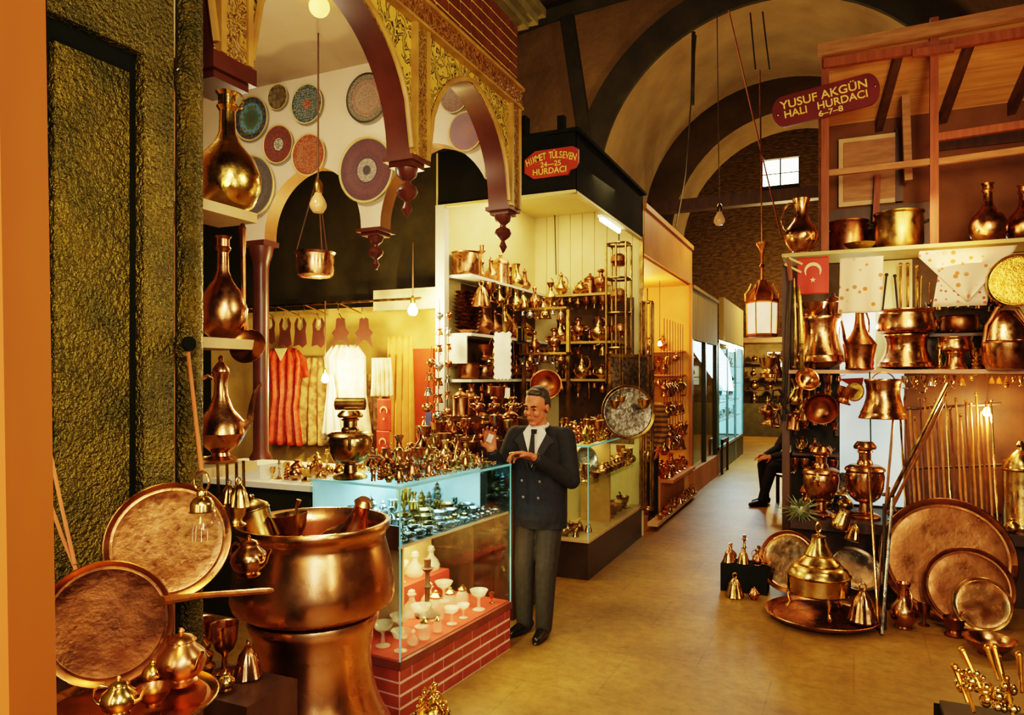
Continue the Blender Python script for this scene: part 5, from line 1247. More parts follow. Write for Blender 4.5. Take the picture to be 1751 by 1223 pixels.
h1 = hung('embroidered_towel', [(0,-.36,.34),(-.5,-.37,.33),(-1,-.40,.30)], 1474, 440, 95, 6.44, EM1, 'white towel with orange sprigs hanging under the upper shelf', 'towel', amp=.012, folds=2)
for dx in (-.12,.02):
    pass
o = thing('embroidered_cloth', 'white square cloth with red flowers folded in a triangle under the upper shelf', 'cloth', at(1648,425,Y=6.43)); k = mpp(o.location)
cloth('fold', [(0,-66*k,76*k),(-10*k,-68*k,72*k),(-90*k,3*k,7*k)], None, 1, EM1, amp=.008, folds=1.5, parent=o)
c_ = cloth('square', [(-22*k,-34*k,44*k),(-60*k,-40*k,40*k),(-98*k,-46*k,34*k)], None, 1, EM2, amp=.006, folds=1.2, parent=o); c_.location = (0,.02,0)
# big wares on the lower shelf
W('bigflare', 1404, 78, 6.66, S1+.065, (COPPER2,), 'flared copper pot standing upside down at the left end of the lower shelf', 0, cat='pot', name='upturned_pot', sxy=.74)
W('bowl', 1404, 15, 6.66, S1, (BRASSD,), 'dark brass dish under the flared pot at the left end of the lower shelf', 0, sxy=2.4)
W('canister', 1425, 48, 6.76, S1+.065+78*.0046, (COPPERD,BRASS), 'dark lidded canister standing on the flared pot on the lower shelf', 0)
W('bowl', 1388, 26, 6.62, S1+.065+78*.0049, (BRASS,), 'brass bowl standing on the flared pot on the lower shelf', 0)
W('ibrik', 1470, 122, 6.50, S1, (COPPERD,COPPERD), 'tall dark copper ewer with a pointed lid on the lower shelf', PI+.75, sxy=.80)
W('bigflare', 1549, 56, 6.62, S1+.02, (COPPER2,), 'upturned copper pot under the wide pot on the lower shelf', 0, cat='pot', name='upturned_pot', sxy=1.15)
W('bowl', 1549, 5, 6.62, S1, (BRASSD,), 'flat dark tray under the upturned pot on the lower shelf', 0, sxy=9)
p = onY(1549,6.62,0); ware('bigpot', (p.x,p.y,S1+.02+56*mpp(p)+.002), 42*mpp(p), (COPPER2,), 'wide copper pot standing on an upturned pot on the lower shelf', cat='pot', name='wide_pot', sxy=1.27)
W('bigflare', 1633, 30, 6.60, S1, (COPPER,), 'small upturned copper pot on the lower shelf', 0, cat='pot', name='upturned_pot', sxy=.95)
p = onY(1633,6.60,0); ware('bigpot', (p.x,p.y,S1+30*mpp(p)+.002), 25*mpp(p), (COPPER,), 'small copper pot on a small upturned pot, right of the wide pot', cat='pot', name='small_pot', sxy=1.28)
W('pot', 1640, 30, 6.82, S1+.297, (COPPERD,COPPERD), 'broad dark copper pot behind the small pots on the lower shelf', 0, sxy=1.4)
o = MB().box((p.x-.17,6.72,S1+.27),(p.x+.30,6.93,S1+.295)).box((p.x-.16,6.9,S1),(p.x-.13,6.93,S1+.27)).box((p.x+.26,6.9,S1),(p.x+.29,6.93,S1+.27)).build('riser', DARKWOOD); tag(o,'dark riser carrying the broad dark pot on the lower shelf','riser')
W('candlestick', 1607, 46, 6.52, S1, (BRASS,), 'thin brass candlestick between the two pot stacks')
pack(['candlestick','goblet','spice','bauble','mortar'], (onY(1660,6.53,0).x,6.53), (onY(1700,6.53,0).x,6.53), S1, (.14,.24), 'at the right of the small pots on the lower shelf', 'gilt pieces on the lower shelf', (GOLD,BRASS), smax=.05)
pack(['candlestick','goblet','spice','mortar'], (onY(1655,6.64,0).x,6.66), (onY(1705,6.64,0).x,6.66), S1, (.14,.22), 'behind the gilt pieces on the lower shelf', 'rear pieces on the lower shelf', (GOLD,BRASS), smax=.05)
pack(['spice','bauble','goblet'], (-.36,6.50), (-.12,6.50), S1, (.05,.08), 'along the left edge of the lower shelf', 'little pieces on the lower shelf', (IRON,BRASSD), smax=.05, tiny=True)
q = at(1738, 480, Y=6.32); disc(q, 46*mpp(q), (-.45,-.88,.05), (mat('gold_hammered',(.85,.50,.12),(.55,.28,.05),.25,1,ns=20,bs=50,bst=.8,bd=.006), BRASS), 'large round gold tray hanging at the right edge above the lower shelf')
# copper basket scoop at the right
q = at(1722, 628, Y=6.44); k = mpp(q)
o = thing('copper_basket', 'tall arched copper basket with a hoop handle at the right end of the lower shelf', 'basket', (q.x,q.y,S1))
MB().lathe([(0,0),(30*k,0),(36*k,10*k),(38*k,44*k),(34*k,48*k),(0,40*k)],26).build('body', COPPER, o)
MB().tube([(-34*k,0,44*k),(-30*k,0,75*k),(-14*k,0,105*k),(0,0,112*k),(14*k,0,105*k),(30*k,0,75*k),(34*k,0,44*k)],3*k,7).build('handle', COPPERD, o)
MB().lathe([(34*k,50*k),(28*k,75*k),(12*k,100*k),(0,104*k)],20,None,X((0,6*k,0),s=(1,.55,1))).build('hood', COPPER2, o)
# things hanging behind: back panels
bk = thing('stall_backboard', 'patchwork backboard of white, cream and brown panels behind the right stall', 'backboard', (.8,7,1))
def bp(px0, px1, z0, z1, m, Y=6.98): 
    a, b = onY(px0,Y,0), onY(px1,Y,0); kid('panel', MB().box((a.x,Y,z0),(b.x,Y+.02,z1)), m, bk)
AQW = mat('pale_aqua_panel', (.70,.80,.72), (.50,.72,.74), .5, ns=2, emit=.6)  # emission stands in for light behind the aqua panel
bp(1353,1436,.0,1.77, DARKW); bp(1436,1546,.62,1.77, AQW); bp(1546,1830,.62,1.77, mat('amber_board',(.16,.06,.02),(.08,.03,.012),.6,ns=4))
bp(1353,1436,1.8,2.75, BRASSD if False else mat('dark_brown_board',(.09,.05,.02),(.05,.03,.01),.6)); bp(1436,1497,1.8,2.75, mat('bright_white_panel',(.92,.90,.74),None,.5,emit=.55)); bp(1497,1560,1.8,2.75, CREAM); bp(1560,1700,1.8,2.75, mat('dark_brown_board_b',(.09,.06,.03),(.05,.03,.015),.6)); bp(1700,1830,1.8,2.75, CREAM)  # white panel's emission stands in for its backlight
bp(1436,1830,0,.62, DARKW)
# brass rods, saws and spoons hanging behind the wide pot
for i,(px,y0,y1,kd,m) in enumerate(((1540,452,545,'rod',BRASS),(1552,452,545,'rod',BRASS),(1568,455,545,'rod',BRASS),(1516,470,540,'rod',IRON),(1530,472,540,'rod',IRON),(1594,480,560,'ladle',GOLD),(1583,470,555,'ladle',SILVER),(1696,440,520,'ladle',BRASS),(1706,440,525,'ladle',BRASS))):
    Y = 6.86; a = at(px,y0,Y=Y); b = at(px-(8 if m is IRON and i == 3 else -6 if m is IRON else 0),y1,Y=Y)
    wh = ['leftmost brass','middle brass','rightmost brass','left black','right black'][i] if i < 5 else ''
    if kd == 'rod':
        o = MB().tube([a,b],.012 if m is BRASS else .009,7).ball(a,.016,8).build('hanging_rod', m); tag(o, f'{wh} rod hanging behind the wide pot on the lower shelf','rod')
    else: ware('ladle', b, a.z-b.z, (m,BRASS), ['gold ladle hanging right of the brass rods','silver ladle hanging right of the brass rods','left brass ladle hanging beside the gold tray','right brass ladle hanging beside the gold tray'][i-5], rz=.4*i, sxy=.6)
pack(['goblet','bauble','vase','jug'], (onY(1585,6.90,0).x,6.90), (onY(1600,6.9,0).x,6.90), S1, (.2,.3), 'behind the pots of the lower shelf', 'rear wares of the lower shelf', (SILVER,), smax=.05)
hang_row(['mortar','bauble','goblet','bell'], (onY(1580,6.9,0).x,6.9), (onY(1700,6.9,0).x,6.9), 7, 2.40, (.12,.2), 'hung behind the triangular cloth', 'silver wares behind the cloth', (SILVER,BRASS))
hang_row(['bauble','mortar','goblet'], (onY(1580,6.92,0).x,6.92), (onY(1700,6.92,0).x,6.92), 7, 2.20, (.10,.16), 'hung low behind the triangular cloth', 'silver wares low behind the cloth', (SILVER,BRASSD))
# dark rods and horns hanging at the stall corner
for i,(x0,y0,x1,y1,m,r) in enumerate(((1352,470,1340,720,IRON,.018),(1358,476,1360,630,BRASS,.012),(1366,490,1372,640,GOLD,.022),(1347,440,1352,480,REDWOOD,.02))):
    a = at(x0,y0,Y=6.40); b = at(x1,y1,Y=6.40); o = MB().tube([a,a.lerp(b,.5)+V((.004,0,0)),b],[r*.6,r,r*.9],8).build('hanging_rod', m); tag(o,['long black iron rod hanging at the left corner of the right stall','thin brass rod beside the black iron rod','gold horn beside the black iron rod','short reddish stick at the left end of the upper shelf'][i],'rod')
for i,(x0,y0,x1,y1) in enumerate(((1342,438,1372,452),(1342,452,1370,466))):
    a = at(x0,y0,Y=6.4); b = at(x1,y1,Y=6.4); o = MB().tube([a,b],.01,6).build('batten', CREAM); tag(o,['upper pale batten end poking out left of the red flag','lower pale batten end poking out left of the red flag'][i],'batten')
for i,(x0,y0) in enumerate(((1322,668),(1324,685))):
    a = at(x0,y0,Y=6.36); o = MB().tube([at(1348,y0+22,Y=6.4),at(1332,y0-2,Y=6.37),a,a+V((-.01,0,-.06))],.012,6).build('hook', IRON); tag(o,['upper black hook poking into the lane','lower black hook poking into the lane'][i],'hook')
# pans and utensils hanging under the lower shelf, left part
for i,(px,py,hp,kd,m,rt,lab) in enumerate(((1372,655,34,'bowl',COPPER2,(1.2,.2,.4),'tilted copper bowl hanging under the lower shelf, leftmost'),(1402,690,46,'bowl',COPPERD,(1.9,.3,.2),'wide dark copper bowl hanging under the lower shelf'),(1358,690,30,'cezve',BRASS,(.3,.2,2),'brass coffee pot hanging at the stall corner'),(1440,690,40,'mortar',COPPER,(0,.3,0),'copper mortar hanging before the aqua panel'),(1380,720,40,'bell',COPPER2,(0,0,0),'fluted copper bell hanging at the left under the lower shelf'),(1355,735,34,'canister',COPPERD,(0,.1,0),'dark copper canister hanging at the stall corner'))):
    p = at(px,py,Y=6.46); ware(kd,p,hp*mpp(p)*(.6 if kd=='bowl' else 1),(m,BRASS),lab,rot=rt)
W2 = lambda kind,px,pyb,hpx,Y,mats,label,**k: ware(kind, at(px,pyb,Y=Y), hpx*mpp(at(px,pyb,Y=Y)), mats, label, **k)
W2('bigflare',1510,716,68,6.40,(COPPER2,BRASS),'copper bell-shaped pot hanging before the aqua panel',cat='pot',name='bell_pot',sxy=.80)
a = at(1510,645,Y=6.40); k = mpp(a); o = MB().tube([a+V((18*k*math.cos(q*PI/8),0,-8*k+16*k*math.sin(q*PI/8))) for q in range(9)],.006,6).build('bail_handle', COPPER); tag(o,'curved bail handle over the hanging bell-shaped pot','handle')
q = at(1462,670,Y=6.42); disc(q, 17*mpp(q), (-.5,-.85,.1), (BRASSD,COPPERD), 'small dark brass disc hanging before the aqua panel')
for i,px in enumerate((1382,1392,1410,1418)):
    o = MB().tube([at(px,636,Y=6.47),at(px+3,690+6*i,Y=6.47)],.008,6).build('hanging_rod', [COPPER,BRASSD,COPPER,BRASSD][i]); tag(o,['leftmost','second','third','rightmost'][i]+' thin rod hanging under the lower shelf before the dark panel'+(', from left' if i in (1,2) else ''),'rod')
a, b = at(1487,636,Y=6.45), at(1489,760,Y=6.45); o = MB().tube([a,b],.006,6).build('cord', IRON); tag(o,'black cord hanging down in front of the aqua panel','cord')
o = MB().prism([(-.10,0),(.10,.01),(.08,-.13),(0,-.06)][::-1], .004).build('red_pennant', FLAGR); o.location = at(1455,648,Y=6.9); tag(o,'torn red pennant pinned on the aqua panel','pennant')
hang_row(['bauble','bell','ladle','goblet'], (onY(1540,6.6,0).x,6.6), (onY(1600,6.6,0).x,6.6), 4, 1.76, (.18,.24), 'hung under the lower shelf right of the bell-shaped pot', 'utensils under the lower shelf', (BRASS,SILVER))
hang_row(['bauble','bell','ladle','goblet','mortar','spice'], (onY(1690,6.7,0).x,6.7), (onY(1790,6.7,0).x,6.7), 8, 1.76, (.14,.26), 'hung under the lower shelf at the right edge', 'utensils at the right edge', (GOLD,BRASS,COPPER))
# table and its samovars
TZ = .60
o = MB().box((-.34,6.18,.52),(2.3,6.95,TZ)).box((-.30,6.45,0),(2.3,6.95,.52)).build('display_table', mat('dark_table',(.06,.025,.015),(.03,.012,.008),.5)); tag(o,'long dark table along the front of the right stall','table')
W('samovar',1404,118,6.40,TZ,(COPPER,BRASS),'copper samovar, left one on the stall table',1.45,sxy=.86)
W('samovar',1479,132,6.42,TZ,(COPPER2,BRASS),'copper samovar, right one on the stall table, before the aqua panel',1.7,sxy=.82)
p = onY(1473,6.42,TZ+132*mpp(onY(1473,6.42,TZ)));
pack(['jug','ewer','mortar','teapot','candlestick'], (-.13,6.22), (.05,6.22), TZ, (.10,.16), 'in front of the left samovar on the stall table', 'coppers by the samovars', (COPPER,COPPERD,BRASS), smax=.035)
pack(['jug','ewer','vase','candlestick','canister','flask'], (-.30,6.74), (.40,6.74), TZ, (.35,.55), 'behind the samovars on the stall table', 'coppers behind the samovars', (COPPER,COPPERD,BRASS), smax=.07)
pack(['flask','ewer','vase'], (-.30,6.88), (.02,6.88), TZ, (.5,.85), 'in the rear row behind the left samovar', 'tall coppers behind the left samovar', (COPPERD,COPPER), smax=.07)
W('vase',1525,40,6.42,TZ,(SILVER,),'small silver vase right of the samovars')
o = ware('bowl',onY(1440,6.9,.80),.05,(SILVER,),'pale tinned plate standing on edge between the samovars',rot=(1.4,0,.2),sxy=2.0)
W('canister',1745,150,6.46,TZ,(BRASS,GOLD),'tall brass canister at the right edge of the stall table',sxy=.62)
pack(['spice','bauble','goblet','teapot'], (onY(1715,6.30,0).x,6.26), (onY(1790,6.3,0).x,6.26), TZ, (.16,.26), 'at the right edge of the stall table', 'gilt pieces at the right edge of the table', (GOLD,BRASS), smax=.05)
pack(['lampbase','vase','candlestick'], (onY(1722,6.7,0).x,6.74), (onY(1800,6.7,0).x,6.74), TZ, (.5,.8), 'behind the brass canister on the stall table', 'oil lamps on the stall table', (BRASS,GOLD), smax=.08)
for i,(x0,x1,y,z,hs,kd) in enumerate(((-.33,.0,6.78,1.08,(.18,.30),['jug','ewer','teapot','flask','mortar']),(-.33,.0,6.78,1.42,(.16,.28),['jug','ewer','canister','vase']))):
    o = MB().box((x0-.02,6.66,z-.02),(x1+.02,6.94,z)).box((x0-.02,6.9,z-.2),(x0+.01,6.93,z-.02)).box((x1-.01,6.9,z-.2),(x1+.02,6.93,z-.02)).build('wall_shelf', DARKWOOD); tag(o, ['lower','upper'][i]+' little dark shelf behind the left samovar','shelf')
    pack(kd, (x0,6.72), (x1,6.72), z, hs, 'in front on the '+['lower','upper'][i]+' little shelf behind the left samovar', 'coppers on the little shelves', (COPPER,COPPERD,BRASS), smax=.05)
    pack(kd, (x0,6.85), (x1,6.85), z, hs, 'at the back of the '+['lower','upper'][i]+' little shelf behind the left samovar', 'coppers on the little shelves', (COPPER,COPPERD), smax=.06)
    hang_row(['cezve','mortar','bell','ladle','goblet'], (-.36,6.6), (.02,6.6), 5, z-.03, (.14,.24), 'hung below the '+['lower','upper'][i]+' little shelf', 'wares hung under the little shelves', (COPPER,COPPERD,BRASS))
hang_row(['cezve','mortar','bell','goblet','ladle','jug'], (-.36,6.58), (.06,6.58), 5, 1.765, (.14,.26), 'hung under the left end of the lower shelf', 'wares hung under the lower shelf', (COPPER,COPPERD,BRASS))
hang_row(['cezve','mortar','bell','goblet','bauble'], (.55,6.62), (1.0,6.62), 7, 1.765, (.14,.22), 'hung under the lower shelf above the sticks', 'wares hung above the sticks', (COPPER,GOLD,BRASS))
# walking sticks leaning on a rail
YL = 6.72
for i_,(ya_,yb_) in enumerate(((700,690),(802,795))): tag(MB().tube([at(1545,ya_,Y=YL),at(1712,yb_,Y=YL)],.011,8).build('stick_rail', DARKWOOD), ['upper','lower'][i_]+' dark rail behind the walking sticks','rail')
STICK = [mat('orange_cane',(.60,.24,.06),(.42,.14,.03),.3,ns=20), mat('dark_cane',(.22,.07,.025),(.12,.04,.015),.3,ns=20), BRASS]
ordn = ['leftmost','second','third','fourth','fifth','sixth','seventh','eighth','ninth','tenth','eleventh','twelfth','thirteenth','fourteenth','fifteenth','sixteenth','seventeenth','eighteenth','nineteenth','twentieth','twenty-first','twenty-second','twenty-third','twenty-fourth','twenty-fifth','twenty-sixth']
NS = 19
for i in range(NS):
    x0 = 1538 + 8.7*i; lean = R.uniform(10,14); yt = R.uniform(672,716)
    a = at(x0, yt, Y=YL-.04-.01*(i%2)); b = onY(x0+lean, 6.36+.03*(i%3), TZ+.003)
    mb = MB(); n = 7
    pts = [a.lerp(b,k/n) + V((R.uniform(-.003,.003),0,0)) for k in range(n+1)]
    rs = [.0075+.0025*(k%2) for k in range(n+1)]
    m = STICK[0 if i%3 != 1 else 1] if i%9 else BRASS
    mb.tube(pts, rs, 7, m); o = mb.build('walking_stick', m)
    if i % 2: MB().tube([a+V((-.003,-.045,-.008)),a+V((-.002,-.03,.012)),a+V((.0,-.01,.014)),a],.009,6).build('crook', BRASS, None).parent = o
    else: MB().ball(a+V((0,0,.008)),.014,8).build('knob', BRASS, None).parent = o
    tag(o, ('leftmost' if i == 0 else 'rightmost' if i == NS-1 else ordn[i]) + ' walking stick' + ('' if i in (0,NS-1) else ' from the left') + ' in the row before the amber board', 'walking stick', 'row of walking sticks')
# long bamboo poles crossing to the floor
for i,(x0,y0,x1,y1,m,r) in enumerate(((1620,656,1512,872,BRASS,.014),(1612,690,1520,880,STICK[1],.011))):
    a = at(x0,y0,Y=6.36); b = at(x1,y1,Y=5.9); f_ = b + (b-a)*.0
    o = MB().tube([a.lerp(b,k/6) for k in range(7)],[r*(1+.2*(k%2)) for k in range(7)],8).build('bamboo_pole', m); tag(o,['long golden bamboo pole slanting across the walking sticks','long dark bamboo pole slanting below the golden one'][i],'pole')
for i,(x0,y0,x1,z,D0,D1,m,r) in enumerate(((1486,800,1503,.0,5.45,4.9,BRASS,.010),(1526,852,1508,.0,5.2,4.8,SILVER,.011),(1512,862,1513,.0,5.25,4.9,IRON,.012),(1528,712,1497,.0,5.55,5.0,STICK[1],.010))):
    a = at(x0,y0,D=D0); b = ORG + ray(x1,HY)*D1; b.z = .01
    o = MB().tube([a,b],r,8).build('long_rod', m); tag(o,['thin brass rod standing between the domed dish and the big tray','pale steel rod left of the big tray','black iron rod left of the big tray','long reddish stick leaning left of the big tray'][i],'rod')
# floor wares before the stall
pt = at(1405, 1038, D=5.12); r = .385
disc((pt.x,pt.y,.035), r, (0,0,1), (COPPERD, COPPER), 'large round copper tray lying on the floor under the domed dish', thick=1.0)
ware('dome', (pt.x-.02,pt.y+.02,.056), .60, (BRASS,), 'ribbed brass serving dish with a domed lid, standing on the floor tray', rz=.35, sxy=.58)
p = at(1475, 1050, D=4.93); ware('bell', (p.x,p.y,.052), .27, (COPPER2,BRASS), 'fluted copper bell standing on the right side of the floor tray', sxy=.95)
q = at(1348, 960, D=5.66); disc(q, 52*mpp(q), (-.35,-.90,.28), (COPPER2, COPPERD), 'copper tray with a broad rim leaning behind the domed dish')
BIGT = mat('big_hammered_copper', (.27,.115,.048), (.16,.062,.025), .26, 1, ns=5, bs=22, bst=.35, bd=.006, r2=.48)
q = at(1617, 962, D=5.14); disc(V((q.x,q.y,.437)), .432, (-.16,-.93,.34), (BIGT, COPPERD), 'largest round copper tray, leaning against the stall table')
q = at(1655, 1013, D=4.92); disc(V((q.x,q.y,.285)), .278, (-.22,-.92,.32), (BIGT, COPPERD), 'medium round copper tray leaning on the largest tray')
q = at(1680, 1018, D=4.72); disc(V((q.x,q.y,.235)), .175, (-.35,-.86,.30), (COPPER2, BRASS), 'small copper tray with a gold rim leaning on the medium tray')
q = at(1692, 1066, D=4.48); ware('bowl', (q.x,q.y,.0), .10, (COPPER2,), 'shallow copper bowl on the floor below the small tray', sxy=1.5)
q = at(1632, 1065, D=4.80); ware('mortar', (q.x,q.y,0), .17, (COPPERD,), 'dark copper mortar on the floor before the medium tray')
q = at(1545, 1068, D=4.95); ware('jug', (q.x,q.y,0), .315, (COPPER2,BRASS), 'dented copper jug on the floor before the largest tray', rz=2.0, sxy=.85)
q = at(1580, 1060, D=5.0); ware('goblet', (q.x,q.y,0), .15, (COPPERD,), 'dark copper goblet on the floor right of the dented jug')
q = at(1464, 985, D=5.5); disc(V((q.x,q.y,.26)), .20, (.3,-.6,.75), (SILVER, TIN), 'pale tinned tray leaning behind the floor bell')
for i,(px,py,D,kd,h,m,lab) in enumerate(((1455,925,5.9,'flask',.30,COPPERD,'copper flask hanging neck down from the stall table, left one'),(1434,905,5.45,'cezve',.16,BRASS,'brass coffee pot hanging at the stall table edge'),(1456,925,5.45,'bell',.16,BRASS,'little brass bell hanging at the stall table edge'))):
    if i == 0: continue
    p = at(px,py,D=D); ware(kd,p,h,(m,),lab,rot=(0,.4,.5*i))
o = MB().box((-.86,6.0,0),(-.50,6.22,.22)).build('low_stand', BLACK); tag(o,'low dark stand at the lane corner of the right stall','stand')
pack(['jug','teapot','mortar','ewer','bell'], (-.85,6.06), (-.52,6.06), .22, (.16,.24), 'in the front row on the low corner stand', 'coppers on the corner stand', (COPPER,COPPER2,BRASS), smax=.05)
pack(['jug','flask','mortar','ewer','candlestick'], (-.85,6.16), (-.52,6.16), .22, (.28,.42), 'in the rear row on the low corner stand', 'coppers on the corner stand', (COPPER,COPPERD,BRASS), smax=.05)
pack(['jug','teapot','mortar','cezve','bell','bowl'], (-.80,5.86), (-.50,5.86), 0, (.12,.22), 'on the floor before the low corner stand', 'coppers on the floor by the corner stand', (COPPER,COPPERD,BRASS), smax=.07)
# rack of coppers hanging along the lane side of the stall
mb = MB()
for y in (6.5,7.6): mb.box((-.42,y-.03,0),(-.36,y+.03,2.7))
for z in (1.05,1.5,1.95): mb.box((-.41,6.5,z-.02),(-.37,7.6,z+.02))
o = mb.build('side_rack', DARKWOOD); tag(o,'dark timber rack along the lane side of the right stall','rack')
for j,z in enumerate((1.52,1.97)):
    hang_row(['jug','mortar','ladle','bell','cezve','bauble','teapot'], (-.54,6.45), (-.54,7.5), 6, z, (.2,.34), ['on the middle bar','on the top bar'][j]+' of the lane side rack', 'coppers on the side rack', (COPPER,COPPERD,BRASS))
# green tinsel-like sprays on the corner stand
p = at(1350, 905, D=5.5)
p = V((-.27, 6.245, TZ+.001)); o = thing('metal_leaf_spray', 'tangled grey-green metal leaf spray on the left end of the stall table', 'leaf spray', tuple(p)); o['kind'] = 'stuff'
mb = MB()
for i in range(70):
    a = R.uniform(0,2*PI); e = R.uniform(-.15,1.3); ln = R.uniform(.10,.22)
    d = V((math.cos(a)*math.cos(e), math.sin(a)*math.cos(e), math.sin(e)))
    e0 = d*ln; mb.tube([(0,0,.02),e0*.5+V((0,0,.02)),e0+V((0,0,-.02))],[.004,.007,.002],5)
mb.lathe([(0,0),(.06,0),(.08,.08),(.07,.1),(0,.08)],14)
mb.build('spray', mat('verdigris',(.13,.18,.11),(.30,.28,.14),.35,.5,ns=20), o)
# glowing bulb of the right stall
q = at(1688, 712, Y=6.78); bulb(q, (q.x,q.y,S1-.03), 'glaring bulb behind the walking sticks under the lower shelf', .055, emis('glare_bulb_c',(1,.72,.30),70))
# shop sign
q = at(1411, 172, Y=6.50); k = mpp(q)
o = thing('shop_sign', 'maroon oval-ended signboard with yellow lettering on the left timber post', 'sign', q); o.rotation_euler = (0,-.13,0)
pts = []
for a in range(-90,91,15): pts.append(((66+18*math.cos(math.radians(a)))*k, 27*math.sin(math.radians(a))*k))
for a in range(90,271,15): pts.append(((-66+20*math.cos(math.radians(a)))*k, 27*math.sin(math.radians(a))*k))
MB().prism(pts, .03).build('board', SIGND, o)
text_obj('lettering','YUSUF AKGÜN', 20*k, LETTER, o, (-2*k,-.004,10*k),sx=1.02)
text_obj('lettering','HALI   HURDACI', 18*k, LETTER, o, (-1*k,-.004,-7*k),sx=1.0)
text_obj('lettering','6–7–8', 13*k, LETTER, o, (6*k,-.004,-21*k),sx=1.2)
MB().ball((-77*k,-.004,-4*k),2.2*k,8).build('nail', GOLD, o); MB().ball((77*k,-.004,2*k),2.2*k,8).build('nail', GOLD, o)
# bottom right corner: brass sticks near the camera
pb = V((0,0,0)); q = at(1690, 1180, D=1.75)
bt = thing('brass_stick_bundle', 'blurred orange brass sticks in a dark stand at the lower right corner', 'stick stand', (q.x,q.y,0))
o = MB().box((q.x-.10,q.y-.12,0),(q.x+.25,q.y+.15,.86)).build('corner_stand', BLACK); tag(o,'dark stand at the lower right corner, nearest the camera','stand')
bt.location = (q.x,q.y,.862)
OB = metal('orange_brass', (.95,.48,.08), (.75,.30,.04), .22, .4)
MB().box((-.09,-.10,0),(.22,.12,.02)).build('tray', IRON, bt)
D0 = 1.75
for i,(x0,y0,x1,y1) in enumerate(((1645,1112,1664,1152),(1632,1140,1646,1178),(1688,1108,1700,1142),(1700,1106,1712,1150),(1706,1122,1714,1150),(1742,1120,1745,1160),(1650,1170,1660,1200),(1720,1160,1728,1200))):
    a = at(x0,y0,D=D0); b = at(x1,y1,D=D0-.03); b2 = b + (b-a)*.6; b2.z = max(b2.z,.885)
    mb = MB().tube([a-bt.location, b-bt.location, b2-bt.location],[.007,.0045,.004],8).ball(a-bt.location,.0085,10)
    mb.build('stick', OB, bt)
mb = MB()
for i in range(46):
    u = R.random(); x = 1640+100*u+R.uniform(-8,8); y = 1150+ 60*u*R.uniform(.4,1.1)+R.uniform(-8,22)
    p = at(x,min(y,1215),D=D0+R.uniform(-.06,.03)); mb.ball(p-bt.location,R.uniform(.007,.013),10,None)
kn = mb.build('bokeh_ball_cluster', GOLD, bt); kn['kind'] = 'stuff'  # loose gold balls shaped to imitate blurred spots of light
# ---------- lamps and cords over the lane
q = at(1230, 386, D=8.2); bulb(q, at(1226,20,D=8.2), 'unlit bulb on a long red cord hanging over the lane', .11)
for i,(x0,y0,x1,y1,D,m,r) in enumerate(((1246,18,1336,405,9.5,'r',.012),(1190,60,1172,300,11.0,'d',.012),(1186,55,1184,180,10.5,'d',.03),(1283,22,1292,120,11,'d',.012),(1304,20,1316,120,11,'d',.012),(1172,300,1156,388,11.0,'d',.012))):
    a = at(x0,y0,D=D); b = at(x1,y1,D=D); o = MB().tube([a,a.lerp(b,.5)+V((0,0,-.02)),b],r,6).build('cord', bpy.data.materials['red_cord'] if m == 'r' else IRON); tag(o,['slanting red cord over the lane, from the vault to the lantern','long dark cord left of the hanging bulb','thick dark chain at the left edge of the great arch','left dark cord high under the great arch','right dark cord high under the great arch','lower end of the dark cord left of the hanging bulb'][i],'cord')
q = at(1303, 577, D=7.4); k = mpp(q)
o = thing('hexagonal_lantern', 'ornate six-sided lantern with cream panes hanging over the lane', 'lantern', q, .2)
LB = metal('orange_lantern_brass', (.85,.38,.12), (.55,.20,.05), .3, .5)
def hexa(z, r): return (r, z)
MB().lathe([(0,0),(24*k,0),(26*k,3*k),(25*k,6*k),(0,6*k)],6).build('base', LB, o)
MB().lathe([(23*k,6*k),(24.5*k,58*k)],6).build('pane', mat('cream_lantern_pane',(.95,.70,.38),(.85,.55,.26),.5,emit=1.1), o)
mb = MB()
for i in range(6):
    a = PI*i/3; mb.tube([(24*k*math.cos(a),24*k*math.sin(a),4*k),(25.5*k*math.cos(a),25.5*k*math.sin(a),60*k)],1.4*k,6)
mb.build('frame', LB, o)
mb = MB().lathe([(25*k,58*k),(28*k,60*k),(27*k,64*k),(20*k,76*k),(12*k,88*k),(6*k,98*k),(0,98*k)],6)
for i in range(6):
    a = PI*i/3; mb.tube([(27*k*math.cos(a),27*k*math.sin(a),62*k),(28*k*math.cos(a),28*k*math.sin(a),74*k),(22*k*math.cos(a),22*k*math.sin(a),82*k),(18*k*math.cos(a),18*k*math.sin(a),92*k)],1.6*k,5)
mb.build('crown', LB, o)
MB().tube([(0,0,96*k),(0,0,150*k)],2.4*k,8).lathe([(2*k,118*k),(5*k,122*k),(2*k,126*k)],10).lathe([(3*k,144*k),(4*k,150*k),(9*k,158*k),(10*k,162*k),(0,160*k)],12).tube([(0,0,160*k),tuple(at(1299,120,D=7.4)-q)],.008,6).build('stem', LB, o)
